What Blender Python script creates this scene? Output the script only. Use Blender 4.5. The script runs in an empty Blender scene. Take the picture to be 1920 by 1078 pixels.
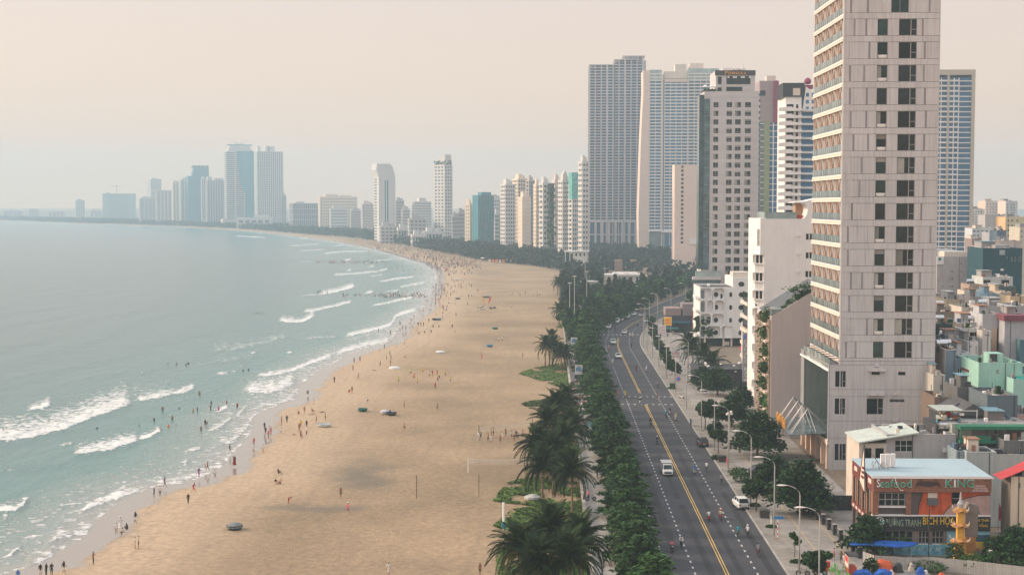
import bpy,math,random
import numpy as np
from mathutils import Matrix,Vector
SC=bpy.context.scene
COL=SC.collection
R=math.radians
rnd=random.Random(7)
# ------------------------------------------------------------ camera, world, sun, exposure
F,CX,CY,CAMH=2700.0,960.0,539.0,46.0
YAW,PITCH=R(1.485),math.atan(154/2700)
cam_d=bpy.data.cameras.new('camera');cam=bpy.data.objects.new('camera',cam_d);COL.objects.link(cam)
cam_d.sensor_width=36;cam_d.lens=36*F/1920;cam_d.clip_start=1;cam_d.clip_end=200000
cam.location=(0,0,CAMH);cam.rotation_euler=(math.pi/2-PITCH,0,YAW)
SC.camera=cam
SUN_EL,SUN_AZ=24.0,278.0                       # azimuth clockwise from +Y: the sun stands over the sea, to the left
world=bpy.data.worlds.new('World');SC.world=world;world.use_nodes=True
nt=world.node_tree;nt.nodes.clear()
def N(nt,t,**kw):
    n=nt.nodes.new(t)
    for k,v in kw.items():
        if k in n.inputs:n.inputs[k].default_value=v
        else:setattr(n,k,v)
    return n
sky=N(nt,'ShaderNodeTexSky',sky_type='NISHITA',sun_disc=False,sun_elevation=R(SUN_EL),sun_rotation=R(SUN_AZ),air_density=1.0,dust_density=6.0,ozone_density=1.0)
bg1=N(nt,'ShaderNodeBackground',Strength=0.05);nt.links.new(sky.outputs[0],bg1.inputs[0])
tc=N(nt,'ShaderNodeTexCoord');sep=N(nt,'ShaderNodeSeparateXYZ');nt.links.new(tc.outputs['Generated'],sep.inputs[0])
rp=N(nt,'ShaderNodeValToRGB');nt.links.new(sep.outputs['Z'],rp.inputs[0])
e=rp.color_ramp.elements
e[0].position=0.0;e[0].color=(1.20,0.76,0.46,1)
e[1].position=1.0;e[1].color=(1.30,1.36,1.46,1)
x=e.new(0.06);x.color=(1.05,0.73,0.53,1)
x=e.new(0.14);x.color=(0.905,0.70,0.59,1)
x=e.new(0.45);x.color=(1.22,1.10,1.02,1)
bg2=N(nt,'ShaderNodeBackground',Strength=0.80);nt.links.new(rp.outputs[0],bg2.inputs[0])
mx=N(nt,'ShaderNodeAddShader')                  # clear-air sky plus the pale veil of the hazy morning
nt.links.new(bg1.outputs[0],mx.inputs[0]);nt.links.new(bg2.outputs[0],mx.inputs[1])
out=N(nt,'ShaderNodeOutputWorld');nt.links.new(mx.outputs[0],out.inputs[0])
sl=bpy.data.lights.new('sun','SUN');sl.energy=3.1;sl.angle=R(9);sl.color=(1.0,0.78,0.58)
sun=bpy.data.objects.new('sun',sl);COL.objects.link(sun)
az,el=R(SUN_AZ),R(SUN_EL)
sd=Vector((math.sin(az)*math.cos(el),math.cos(az)*math.cos(el),math.sin(el)))
sun.rotation_euler=sd.to_track_quat('Z','Y').to_euler();sun.location=sd*300
vs=SC.view_settings;vs.view_transform='Standard';vs.look='None';vs.gamma=1;vs.exposure=0.1;vs.use_curve_mapping=False
SC.render.engine='CYCLES'
SC.cycles.max_bounces=6;SC.cycles.diffuse_bounces=2;SC.cycles.glossy_bounces=2;SC.cycles.transparent_max_bounces=6
SC.cycles.transmission_bounces=3;SC.cycles.volume_bounces=1
# ------------------------------------------------------------ measuring: a ray of the photograph met with the ground or a facade
_f=Vector((-math.sin(YAW)*math.cos(PITCH),math.cos(YAW)*math.cos(PITCH),-math.sin(PITCH)))
_r=Vector((math.cos(YAW),math.sin(YAW),0));_u=_r.cross(_f)
def ray(px,py):return _f+_r*((px-CX)/F)+_u*((CY-py)/F)
def G(px,py,z=0.0):
    d=ray(px,py);t=(z-CAMH)/d.z
    return Vector((d.x*t,d.y*t,z))
def AY(px,py,Y):
    d=ray(px,py);t=Y/d.y
    return d.x*t,CAMH+d.z*t
def GN(px,py,z=0.0):
    px=np.asarray(px,float);py=np.asarray(py,float)
    a=(px-CX)/F;b=(CY-py)/F
    dx=_f.x+_r.x*a+_u.x*b;dy=_f.y+_r.y*a+_u.y*b;dz=_f.z+_r.z*a+_u.z*b
    t=(z-CAMH)/dz
    return dx*t,dy*t
# ------------------------------------------------------------ objects
def tag(o,label=None,cat=None,group=None,kind=None):
    if label:o['label']=label
    if cat:o['category']=cat
    if group:o['group']=group
    if kind:o['kind']=kind
    return o
def T(name,label,cat,loc=(0,0,0),rz=0.0,group=None):
    o=bpy.data.objects.new(name,None);COL.objects.link(o);o.empty_display_size=.3
    o.location=loc;o.rotation_euler=(0,0,rz)
    return tag(o,label,cat,group)
def put(name,me,parent=None,loc=(0,0,0),rz=0.0,**kw):
    o=bpy.data.objects.new(name,me);COL.objects.link(o)
    if parent is not None:o.parent=parent
    o.location=loc;o.rotation_euler=(0,0,rz)
    return tag(o,**kw) if kw else o
KIDS={}
def copy_tree(o,parent=None):
    c=o.copy();COL.objects.link(c)
    if parent is not None:c.parent=parent
    for ch in o.children:copy_tree(ch,c)
    return c
class MB:
    def __init__(s):s.v=[];s.f=[];s.m=[];s.mats=[]
    def mi(s,m):
        if m not in s.mats:s.mats.append(m)
        return s.mats.index(m)
    def add(s,vs,fs,m):
        b=len(s.v);k=s.mi(m);s.v.extend(vs);s.f.extend([[i+b for i in f] for f in fs]);s.m.extend([k]*len(fs));return s
    def quad(s,a,b,c,d,m):return s.add([a,b,c,d],[(0,1,2,3)],m)
    def box(s,x0,x1,y0,y1,z0,z1,m,M=None):
        vs=[(x0,y0,z0),(x1,y0,z0),(x1,y1,z0),(x0,y1,z0),(x0,y0,z1),(x1,y0,z1),(x1,y1,z1),(x0,y1,z1)]
        if M is not None:vs=[tuple(M @ Vector(v)) for v in vs]
        return s.add(vs,[(0,3,2,1),(4,5,6,7),(0,1,5,4),(1,2,6,5),(2,3,7,6),(3,0,4,7)],m)
    def prism(s,pts,y0,y1,m):                   # pts in x,z counter-clockwise seen from -y
        n=len(pts);vs=[(x,y0,z) for x,z in pts]+[(x,y1,z) for x,z in pts]
        return s.add(vs,[tuple(range(n)),tuple(range(2*n-1,n-1,-1))]+[(i+n,(i+1)%n+n,(i+1)%n,i) for i in range(n)],m)
    def slab(s,pts,z0,z1,m):                    # pts in x,y counter-clockwise from above
        n=len(pts);vs=[(x,y,z0) for x,y in pts]+[(x,y,z1) for x,y in pts]
        return s.add(vs,[tuple(range(n-1,-1,-1)),tuple(range(n,2*n))]+[(i,(i+1)%n,(i+1)%n+n,i+n) for i in range(n)],m)
    def tube(s,pts,rs,n,m,cap=True):
        pts=[Vector(p) for p in pts]
        if not hasattr(rs,'__len__'):rs=[rs]*len(pts)
        vs=[];fs=[]
        for i,p in enumerate(pts):
            t=(pts[min(i+1,len(pts)-1)]-pts[max(i-1,0)]).normalized()
            a=t.orthogonal().normalized() if abs(t.z)<.95 else Vector((1,0,0));b=t.cross(a).normalized();a=b.cross(t)
            for k in range(n):
                an=2*math.pi*k/n;vs.append(tuple(p+(a*math.cos(an)+b*math.sin(an))*rs[i]))
        for i in range(len(pts)-1):
            for k in range(n):fs.append((i*n+k,i*n+(k+1)%n,(i+1)*n+(k+1)%n,(i+1)*n+k))
        if cap:fs.append(tuple(range(n-1,-1,-1)));fs.append(tuple(range((len(pts)-1)*n,len(pts)*n)))
        return s.add(vs,fs,m)
    def lathe(s,prof,n,m,c=(0,0),sx=1.0,sy=1.0):   # prof: (r,z)
        vs=[];fs=[]
        for r,z in prof:
            for k in range(n):
                an=2*math.pi*k/n;vs.append((c[0]+r*sx*math.cos(an),c[1]+r*sy*math.sin(an),z))
        for i in range(len(prof)-1):
            for k in range(n):fs.append((i*n+k,i*n+(k+1)%n,(i+1)*n+(k+1)%n,(i+1)*n+k))
        return s.add(vs,fs,m)
    def mesh(s,name,smooth=False):
        me=bpy.data.meshes.new(name);me.from_pydata(s.v,[],s.f)
        for m in s.mats:me.materials.append(m)
        if len(s.mats)>1:me.polygons.foreach_set('material_index',np.array(s.m,np.int32))
        if smooth:me.polygons.foreach_set('use_smooth',np.ones(len(s.f),bool))
        me.update();return me
    def put(s,name,parent=None,loc=(0,0,0),rz=0.0,smooth=False,**kw):return put(name,s.mesh(name,smooth),parent,loc,rz,**kw)
def np_mesh(name,V,Fq,mats,attrs=None,smooth=False,tri=False):
    me=bpy.data.meshes.new(name);k=3 if tri else 4
    V=np.ascontiguousarray(V,np.float32);Fq=np.ascontiguousarray(Fq,np.int32)
    me.vertices.add(len(V));me.vertices.foreach_set('co',V.ravel())
    me.loops.add(Fq.size);me.loops.foreach_set('vertex_index',Fq.ravel())
    me.polygons.add(len(Fq));me.polygons.foreach_set('loop_start',np.arange(len(Fq),dtype=np.int32)*k)
    if smooth:me.polygons.foreach_set('use_smooth',np.ones(len(Fq),bool))
    for a,d in (attrs or {}).items():
        at=me.attributes.new(a,'FLOAT','POINT');at.data.foreach_set('value',np.ascontiguousarray(d,np.float32).ravel())
    for m in mats:me.materials.append(m)
    me.update(calc_edges=True);me.validate();return me
# ------------------------------------------------------------ materials
MC={}
def M(name,col,rough=.75,var=.14,scale=.6,spec=.3,metal=0.0,streak=0.0,bump=0.0,bscale=8.0,rand=0.0,fine=0.0):
    if name in MC:return MC[name]
    m=bpy.data.materials.new(name);MC[name]=m;m.use_nodes=True;t=m.node_tree;b=t.nodes['Principled BSDF']
    b.inputs['Roughness'].default_value=rough;b.inputs['Specular IOR Level'].default_value=spec;b.inputs['Metallic'].default_value=metal
    c=(*col,1)
    tcn=N(t,'ShaderNodeTexCoord');src=None
    nz=N(t,'ShaderNodeTexNoise',Scale=scale,Detail=5.0,Roughness=.6);t.links.new(tcn.outputs['Object'],nz.inputs['Vector'])
    mr=N(t,'ShaderNodeMapRange');mr.inputs[1].default_value=.3;mr.inputs[2].default_value=.7;mr.inputs[3].default_value=1-var;mr.inputs[4].default_value=1+var
    t.links.new(nz.outputs['Fac'],mr.inputs[0]);src=mr.outputs[0]
    def mul(a,bb):
        q=N(t,'ShaderNodeMath',operation='MULTIPLY');t.links.new(a,q.inputs[0]);t.links.new(bb,q.inputs[1]);return q.outputs[0]
    if streak:
        mp=N(t,'ShaderNodeMapping');mp.inputs['Scale'].default_value=(1.3,1.3,.07);t.links.new(tcn.outputs['Object'],mp.inputs[0])
        n2=N(t,'ShaderNodeTexNoise',Scale=1.6,Detail=6.0,Roughness=.65);t.links.new(mp.outputs[0],n2.inputs['Vector'])
        r2=N(t,'ShaderNodeMapRange');r2.inputs[1].default_value=.45;r2.inputs[2].default_value=.75;r2.inputs[3].default_value=1;r2.inputs[4].default_value=1-streak
        t.links.new(n2.outputs['Fac'],r2.inputs[0]);src=mul(src,r2.outputs[0])
    if fine:
        n3=N(t,'ShaderNodeTexNoise',Scale=scale*14,Detail=3.0);t.links.new(tcn.outputs['Object'],n3.inputs['Vector'])
        r3=N(t,'ShaderNodeMapRange');r3.inputs[1].default_value=.3;r3.inputs[2].default_value=.7;r3.inputs[3].default_value=1-fine;r3.inputs[4].default_value=1+fine
        t.links.new(n3.outputs['Fac'],r3.inputs[0]);src=mul(src,r3.outputs[0])
    if rand:
        oi=N(t,'ShaderNodeObjectInfo');r4=N(t,'ShaderNodeMapRange');r4.inputs[3].default_value=1-rand;r4.inputs[4].default_value=1+rand
        t.links.new(oi.outputs['Random'],r4.inputs[0]);src=mul(src,r4.outputs[0])
    vm=N(t,'ShaderNodeVectorMath',operation='SCALE');vm.inputs[0].default_value=col;t.links.new(src,vm.inputs['Scale'])
    t.links.new(vm.outputs[0],b.inputs['Base Color'])
    if bump:
        nb=N(t,'ShaderNodeTexNoise',Scale=bscale,Detail=4.0);t.links.new(tcn.outputs['Object'],nb.inputs['Vector'])
        bp=N(t,'ShaderNodeBump',Strength=bump,Distance=.05);t.links.new(nb.outputs['Fac'],bp.inputs['Height']);t.links.new(bp.outputs[0],b.inputs['Normal'])
    return m
def glass(name,col,rough=.1,var=.5,scale=.35,rand=.35):return M(name,col,rough=rough,var=var,scale=scale,spec=.22,rand=rand)
# ------------------------------------------------------------ shoreline, sea floor and beach, sea
def catmull(P,n=6):
    P=[np.array(p,float) for p in P];Q=[2*P[0]-P[1]]+P+[2*P[-1]-P[-2]];o=[]
    for i in range(1,len(Q)-2):
        for k in range(n):
            t=k/n;a,b,c,d=Q[i-1],Q[i],Q[i+1],Q[i+2]
            o.append(.5*(2*b+(c-a)*t+(2*a-5*b+4*c-d)*t*t+(3*b-a-3*c+d)*t**3))
    o.append(P[-1]);return np.array(o)
SEA=-0.35
shore_px=[(-260,1330),(-120,1180),(-40,1105),(10,1076),(82,1055),(112,1034),(150,1012),(178,988),(184,974),(208,955),(258,927),(300,909),(342,906),(374,895),(404,880),(424,868),(436,850),(462,826),(476,800),(476,783),(498,768),(540,754),(562,742),(560,728),(586,704),(604,692),(632,678),(654,664),(694,652),(730,640),(752,612),(782,590),(798,576),(803,560),(815,540),(819,520),(816,506),(800,496),(768,487),(740,478),(704,468),(640,455),(568,445),(467,434.5),(367,428),(267,424),(134,420),(0,414.5),(-260,410),(-800,404),(-1800,400)]
_c=catmull(shore_px,5);SX,SY=GN(_c[:,0],_c[:,1],SEA);SHORE=np.stack([SX,SY],1)
def sdist(X,Y):                                    # signed metres from the waterline, + on land
    X=np.asarray(X,float);Y=np.asarray(Y,float);best=np.full(X.shape,1e18);sg=np.ones(X.shape)
    for i in range(len(SHORE)-1):
        a,b=SHORE[i],SHORE[i+1];d=b-a;L=d @ d
        t=np.clip(((X-a[0])*d[0]+(Y-a[1])*d[1])/L,0,1)
        qx=X-a[0]-t*d[0];qy=Y-a[1]-t*d[1];q=qx*qx+qy*qy
        cr=d[0]*(Y-a[1])-d[1]*(X-a[0])
        w=q<best;best=np.where(w,q,best);sg=np.where(w,np.where(cr<0,1.0,-1.0),sg)
    return np.sqrt(best)*sg
def vnoise(x,y,seed=0):
    xi=np.floor(x).astype(np.int64);yi=np.floor(y).astype(np.int64);fx=x-xi;fy=y-yi
    fx=fx*fx*(3-2*fx);fy=fy*fy*(3-2*fy)
    def h(a,b):
        n=(a*374761393+b*668265263+seed*1442695041) & 0xffffffff
        n=((n ^ (n >> 13))*1274126177) & 0xffffffff
        return ((n ^ (n >> 16)) & 0xffff)/65535.0
    return (h(xi,yi)*(1-fx)+h(xi+1,yi)*fx)*(1-fy)+(h(xi,yi+1)*(1-fx)+h(xi+1,yi+1)*fx)*fy
def fbm(x,y,o=4,seed=0):
    s=0;a=.5
    for i in range(o):s=s+a*vnoise(x*2**i,y*2**i,seed+i);a *= .5
    return s
def grid_faces(nr,nc):
    i=np.arange(nr-1)[:,None]*nc+np.arange(nc-1)[None,:]
    return np.stack([i,i+1,i+1+nc,i+nc],-1).reshape(-1,4)
def sand_material():
    m=bpy.data.materials.new('beach_sand');m.use_nodes=True;t=m.node_tree;b=t.nodes['Principled BSDF']
    at=N(t,'ShaderNodeAttribute',attribute_name='shore');pos=N(t,'ShaderNodeNewGeometry')
    n1=N(t,'ShaderNodeTexNoise',Scale=.035,Detail=6.0,Roughness=.62);t.links.new(pos.outputs['Position'],n1.inputs['Vector'])
    n2=N(t,'ShaderNodeTexNoise',Scale=.9,Detail=6.0,Roughness=.7);t.links.new(pos.outputs['Position'],n2.inputs['Vector'])
    wv=N(t,'ShaderNodeTexNoise',Scale=.16,Detail=3.0);t.links.new(pos.outputs['Position'],wv.inputs['Vector'])
    ad=N(t,'ShaderNodeMath',operation='MULTIPLY_ADD');ad.inputs[1].default_value=7.0;t.links.new(wv.outputs['Fac'],ad.inputs[0]);t.links.new(at.outputs['Fac'],ad.inputs[2])
    dry=N(t,'ShaderNodeMapRange',interpolation_type='SMOOTHSTEP');dry.inputs[1].default_value=7.6;dry.inputs[2].default_value=9.8;t.links.new(ad.outputs[0],dry.inputs[0])
    damp=N(t,'ShaderNodeMapRange',interpolation_type='SMOOTHSTEP');damp.inputs[1].default_value=12;damp.inputs[2].default_value=34;t.links.new(ad.outputs[0],damp.inputs[0])
    def mix(f,a,c):
        q=N(t,'ShaderNodeMix',data_type='RGBA');t.links.new(f,q.inputs[0])
        for s,v in ((6,a),(7,c)):
            if isinstance(v,tuple):q.inputs[s].default_value=(*v,1)
            else:t.links.new(v,q.inputs[s])
        return q.outputs[2]
    r1=N(t,'ShaderNodeMapRange');r1.inputs[1].default_value=.35;r1.inputs[2].default_value=.68;t.links.new(n1.outputs['Fac'],r1.inputs[0])
    base=mix(r1.outputs[0],SAND_A,SAND_B)
    base=mix(damp.outputs[0],SAND_SMOOTH,base)
    ms=N(t,'ShaderNodeMapping');ms.inputs['Rotation'].default_value=(0,0,R(-20));ms.inputs['Scale'].default_value=(.22,.018,1);t.links.new(pos.outputs['Position'],ms.inputs[0])
    ns=N(t,'ShaderNodeTexNoise',Scale=1.0,Detail=7.0,Roughness=.66,Distortion=.6);t.links.new(ms.outputs[0],ns.inputs['Vector']);rs=N(t,'ShaderNodeMapRange');rs.inputs[1].default_value=.5;rs.inputs[2].default_value=.72;rs.inputs[4].default_value=.5;t.links.new(ns.outputs['Fac'],rs.inputs[0])
    base=mix(rs.outputs[0],base,(.25,.18,.12))
    sp=N(t,'ShaderNodeMapRange');sp.inputs[1].default_value=.25;sp.inputs[2].default_value=.75;sp.inputs[3].default_value=.63;sp.inputs[4].default_value=1.27;t.links.new(n2.outputs['Fac'],sp.inputs[0])
    vm=N(t,'ShaderNodeVectorMath',operation='SCALE');t.links.new(base,vm.inputs[0]);t.links.new(sp.outputs[0],vm.inputs['Scale'])
    # a dark, damp drainage stain in the middle of the beach (a lasting mark of its own shape)
    st=None
    for (cx,cy,ax,ay) in STAINS:
        mp=N(t,'ShaderNodeMapping');mp.inputs['Location'].default_value=(-cx/ax,-cy/ay,0);mp.inputs['Scale'].default_value=(1/ax,1/ay,0);t.links.new(pos.outputs['Position'],mp.inputs[0])
        ln=N(t,'ShaderNodeVectorMath',operation='LENGTH');t.links.new(mp.outputs[0],ln.inputs[0])
        wb=N(t,'ShaderNodeMath',operation='MULTIPLY_ADD');wb.inputs[1].default_value=1.5;t.links.new(wv.outputs['Fac'],wb.inputs[0]);t.links.new(ln.outputs['Value'],wb.inputs[2])
        mr=N(t,'ShaderNodeMapRange',interpolation_type='SMOOTHSTEP');mr.inputs[1].default_value=.6;mr.inputs[2].default_value=1.75;mr.inputs[3].default_value=.85;mr.inputs[4].default_value=0;t.links.new(wb.outputs[0],mr.inputs[0])
        if st is None:st=mr.outputs[0]
        else:
            q=N(t,'ShaderNodeMath',operation='MAXIMUM');t.links.new(st,q.inputs[0]);t.links.new(mr.outputs[0],q.inputs[1]);st=q.outputs[0]
    colr=mix(st,vm.outputs[0],(.135,.118,.09))
    colr=mix(dry.outputs[0],SAND_WET,colr)
    t.links.new(colr,b.inputs['Base Color'])
    rr=N(t,'ShaderNodeMapRange');rr.inputs[3].default_value=.13;rr.inputs[4].default_value=.9;t.links.new(dry.outputs[0],rr.inputs[0]);t.links.new(rr.outputs[0],b.inputs['Roughness'])
    b.inputs['Specular IOR Level'].default_value=.4
    # foot-trodden relief on dry sand
    n3=N(t,'ShaderNodeTexNoise',Scale=1.5,Detail=6.0,Roughness=.72);t.links.new(pos.outputs['Position'],n3.inputs['Vector'])
    mu=N(t,'ShaderNodeMath',operation='MULTIPLY');t.links.new(n3.outputs['Fac'],mu.inputs[0]);t.links.new(damp.outputs[0],mu.inputs[1])
    bp=N(t,'ShaderNodeBump',Strength=.9,Distance=.3);t.links.new(mu.outputs[0],bp.inputs['Height']);t.links.new(bp.outputs[0],b.inputs['Normal'])
    return m
SAND_A,SAND_B,SAND_SMOOTH,SAND_WET=(.255,.18,.107),(.395,.278,.168),(.43,.315,.205),(.25,.215,.18)
STAINS=[(*G(680,885)[:2],9,20),(*G(690,905)[:2],8,12),(*G(600,952)[:2],13,5)]
def make_beach():
    pys=np.concatenate([np.geomspace(391,400,8),np.arange(402,560,3.0),np.arange(560,1120,4.0),np.arange(1120,1700,20.0)])
    pxs=np.concatenate([np.arange(-2200,-60,60.0),np.arange(-60,1120,5.0),np.arange(1120,1301,20.0)])
    PX,PY=np.meshgrid(pxs,pys);X,Y=GN(PX,PY,0)
    s=sdist(X,Y);z=np.clip(s*.024+SEA,-1.6,0)
    dune=np.clip((s-18)/30,0,1);z=z+dune*(fbm(X/9,Y/9,4)-.94)*.22
    z=np.where((X>5.2) & (Y<640) & (s>0),-.5,z)
    s=s.ravel()
    me=np_mesh('beach',np.stack([X,Y,z],-1).reshape(-1,3),grid_faces(len(pys),len(pxs))[:,::-1],[sand_material()],{'shore':s},smooth=True)
    put('beach',me,kind='structure')
make_beach()
# breakers of the photograph: front edge of the foam (left to right), reach of the trailing foam, strength
BREAK=[([(-60,832),(0,829),(60,822),(120,806),(180,783),(230,765),(250,755)],44,1.0),([(250,753),(300,746),(340,738),(368,728)],15,1.0),
 ([(48,771),(75,770),(98,757)],16,1.15),([(136,853),(180,849),(230,836),(263,825)],22,1.1),([(255,823),(280,820),(304,806)],12,1.1),([(110,837),(140,833)],6,.8),
 ([(-40,962),(0,961),(30,958),(56,941)],17,1.1),([(150,962),(200,941),(235,931),(262,921)],17,1.1),([(108,950),(146,948)],7,.8),([(250,922),(265,919)],8,1.1),([(10,1048),(26,1038),(42,1026)],9,.95),([(0,975),(18,969)],8,1),
 ([(84,1022),(130,1008),(160,1000),(182,978)],30,.8),([(50,1058),(80,1052),(110,1034)],34,.72),([(310,908),(345,903),(400,886),(424,869)],20,.85),([(334,870),(356,866)],9,.9),([(352,846),(366,846),(380,840)],8,1.05),
 ([(384,811),(410,805),(438,783)],12,.85),([(400,834),(430,834),(446,822),(474,790)],22,.8),([(402,777),(416,771),(430,762)],10,1.05),([(436,789),(452,775),(466,760)],10,.8),
 ([(480,706),(536,700),(582,683),(624,668)],9,1.05),([(452,734),(500,738),(530,730),(557,715)],30,.95),([(478,764),(512,760),(560,746)],10,.75),([(466,738),(484,735)],6,1.1),
 ([(626,666),(677,650),(700,646),(732,639)],10,1.0),([(640,640),(680,632)],6,.6),([(645,631),(685,623),(731,611),(744,594),(783,582)],7,1.1),([(570,636),(632,632)],5,.7),
 ([(520,602),(552,605),(572,602),(592,590)],11,1.1),([(566,586),(590,583),(612,578),(662,566)],6,1.0),([(696,576),(730,568),(776,559)],5,1.0),([(392,661),(460,653),(541,632)],18,.55),([(340,690),(480,670)],9,.45),
 ([(596,555),(633,547),(668,537)],10,1.1),([(680,553),(702,548)],6,1.0),([(746,540),(800,530)],4,.95),([(708,530),(778,519)],4,.95),([(622,516),(668,514),(712,509),(730,504)],4,.9),([(648,510),(660,507)],5,1.1),([(688,502),(704,499)],4,.9),([(640,492),(660,487)],5,1.0),([(560,556),(600,553)],3,.7),
 ([(690,520),(720,515)],3,.8),([(720,548),(752,545)],3,.8),([(262,702),(272,699)],7,1.1),([(280,694),(288,692)],6,1.1),([(404,703),(420,703),(430,702)],6,1.0),([(434,699),(444,697)],6,1.1),([(448,688),(458,686)],6,1.0),([(466,665),(482,662)],4,1),([(534,664),(550,662)],5,1),
 ([(604,477),(640,473),(690,473)],3,.9),([(540,462),(600,458)],2,.8),([(560,471),(610,468)],2,.8),([(440,443),(500,446)],2,.9),([(620,462),(650,460)],2,.8),([(560,492),(590,490)],2,.7),([(700,490),(740,487)],3,.8),([(560,448),(580,447)],2,.9)]
LACE=[((230,742),150,26,.62,-.17),((100,790),120,22,.72,-.2),((210,845),60,10,.5,-.2),((470,642),70,9,.5,-.1),((520,725),60,14,.6,-.2),((150,990),60,22,.55,-.5),((60,1040),70,26,.6,-.4),((370,890),60,14,.55,-.4),((430,810),50,20,.6,-.5),((640,660),70,9,.5,-.3),((380,740),130,12,.42,-.1),((250,880),150,14,.3,-.2),((20,880),100,12,.35,-.1),((700,630),50,7,.45,-.3),((520,755),50,10,.5,-.2)]
def make_sea():
    pys=np.concatenate([[385.35,385.8,386.5,388,390,393,397],np.arange(400,470,1.6),np.arange(470,1100,2.0),np.arange(1100,1700,14.0)])
    pxs=np.concatenate([np.arange(-3000,-100,80.0),np.arange(-100,840,3.0),np.arange(840,1001,10.0)])
    PX,PY=np.meshgrid(pxs,pys);X,Y=GN(PX,PY,SEA)
    s=sdist(X,Y)
    foam=np.zeros(X.shape);rise=np.zeros(X.shape)
    wob=(fbm(PX/16,PY/7,4,3)-.47)*8
    for pts,reach,k in BREAK:
        P=catmull(pts,4);x0,x1=P[:,0].min(),P[:,0].max()
        yy=np.interp(PX,P[:,0],P[:,1])+wob*min(1,reach/16)
        endf=np.clip((PX-x0)/(6+reach*.5),0,1)*np.clip((x1-PX)/(4+reach*.3),0,1);endf=endf**.6
        dy=yy-PY                                # + on the seaward, trailing side
        r=reach*(.55+.45*endf)
        v=np.where(dy >= 0,np.clip(1-dy/(r*1.25),0,1)**.5,np.clip(1+dy/1.6,0,1))*endf*k
        foam=np.maximum(foam,v)
        crest=np.exp(-((dy-reach*.12)/(reach*.28+1))**2)*endf
        rise=np.maximum(rise,crest*min(.55,.12+reach*.014))
    for (c,rx,ry,k,sl) in LACE:
        q=((PX-c[0])/rx)**2+((PY-c[1]-(PX-c[0])*sl)/ry)**2
        foam=np.maximum(foam,k*.62*np.clip(1.25-q,0,1))
    w=-s                                          # metres out from the waterline
    edge=np.clip(1-np.abs(w-.5)/1.0,0,1)*.9*np.clip(fbm(X/7,Y/7,3,5)*2.4-.35,0,1)
    run=np.clip(1.15-w/24,0,1)*(w>0)*(.26+.5*fbm(X/22,Y/22,3,9))
    foam=np.maximum(foam,np.maximum(edge,run))
    warp=(fbm(X/60,Y/60,3,11)-.47)*34
    sw=np.sin((w+warp)*2*np.pi/24)*.10+np.sin((w*.8+warp*1.4+X*.05)*2*np.pi/11)*.045
    z=SEA+(sw*np.clip(w/14,0,1)+rise*np.clip(w/4,0,1))*(PY>400)
    keep=(s<9).ravel();Fq=grid_faces(len(pys),len(pxs))[:,::-1];Fq=Fq[keep[Fq].any(1)]
    used=np.zeros(X.size,bool);used[Fq.ravel()]=True;idx=np.cumsum(used)-1
    V=np.stack([X,Y,z],-1).reshape(-1,3)[used]
    m=bpy.data.materials.new('sea_water');m.use_nodes=True;t=m.node_tree;b=t.nodes['Principled BSDF']
    fo=N(t,'ShaderNodeAttribute',attribute_name='foam');of=N(t,'ShaderNodeAttribute',attribute_name='offshore');pos=N(t,'ShaderNodeNewGeometry')
    n1=N(t,'ShaderNodeTexNoise',Scale=.55,Detail=8.0,Roughness=.72,Distortion=.8);t.links.new(pos.outputs['Position'],n1.inputs['Vector'])
    vr=N(t,'ShaderNodeTexVoronoi',feature='DISTANCE_TO_EDGE',Scale=.42,Randomness=1.0)
    wq=N(t,'ShaderNodeMixRGB',blend_type='ADD',Fac=1.0);nw=N(t,'ShaderNodeTexNoise',Scale=.3,Detail=3.0);t.links.new(pos.outputs['Position'],nw.inputs['Vector'])
    sc=N(t,'ShaderNodeVectorMath',operation='SCALE');sc.inputs['Scale'].default_value=5.0;t.links.new(nw.outputs['Color'],sc.inputs[0])
    av=N(t,'ShaderNodeVectorMath',operation='ADD');t.links.new(pos.outputs['Position'],av.inputs[0]);t.links.new(sc.outputs[0],av.inputs[1]);t.links.new(av.outputs[0],vr.inputs['Vector'])
    lace=N(t,'ShaderNodeMapRange');lace.inputs[1].default_value=0;lace.inputs[2].default_value=.3;lace.inputs[3].default_value=.20;lace.inputs[4].default_value=-.12;t.links.new(vr.outputs['Distance'],lace.inputs[0])
    nn=N(t,'ShaderNodeMapRange');nn.inputs[1].default_value=.34;nn.inputs[2].default_value=.66;t.links.new(n1.outputs['Fac'],nn.inputs[0])
    a1=N(t,'ShaderNodeMath',operation='MULTIPLY_ADD');a1.inputs[1].default_value=1.0;t.links.new(nn.outputs[0],a1.inputs[0]);t.links.new(fo.outputs['Fac'],a1.inputs[2])
    a2=N(t,'ShaderNodeMath',operation='ADD');t.links.new(a1.outputs[0],a2.inputs[0]);t.links.new(lace.outputs[0],a2.inputs[1])
    fm=N(t,'ShaderNodeMapRange',interpolation_type='SMOOTHSTEP');fm.inputs[1].default_value=.94;fm.inputs[2].default_value=1.46;t.links.new(a2.outputs[0],fm.inputs[0])
    gate=N(t,'ShaderNodeMapRange');gate.inputs[1].default_value=.02;gate.inputs[2].default_value=.22;t.links.new(fo.outputs['Fac'],gate.inputs[0])
    fm2=N(t,'ShaderNodeMath',operation='MULTIPLY');t.links.new(fm.outputs[0],fm2.inputs[0]);t.links.new(gate.outputs[0],fm2.inputs[1])
    cr=N(t,'ShaderNodeValToRGB');e=cr.color_ramp.elements;e[0].position=0;e[0].color=(.30,.285,.25,1);e[1].position=1;e[1].color=(.07,.115,.115,1)
    for p,c in ((.022,(.22,.27,.25,1)),(.09,(.068,.175,.165,1)),(.35,(.06,.135,.132,1))):
        q=e.new(p);q.color=c
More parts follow.
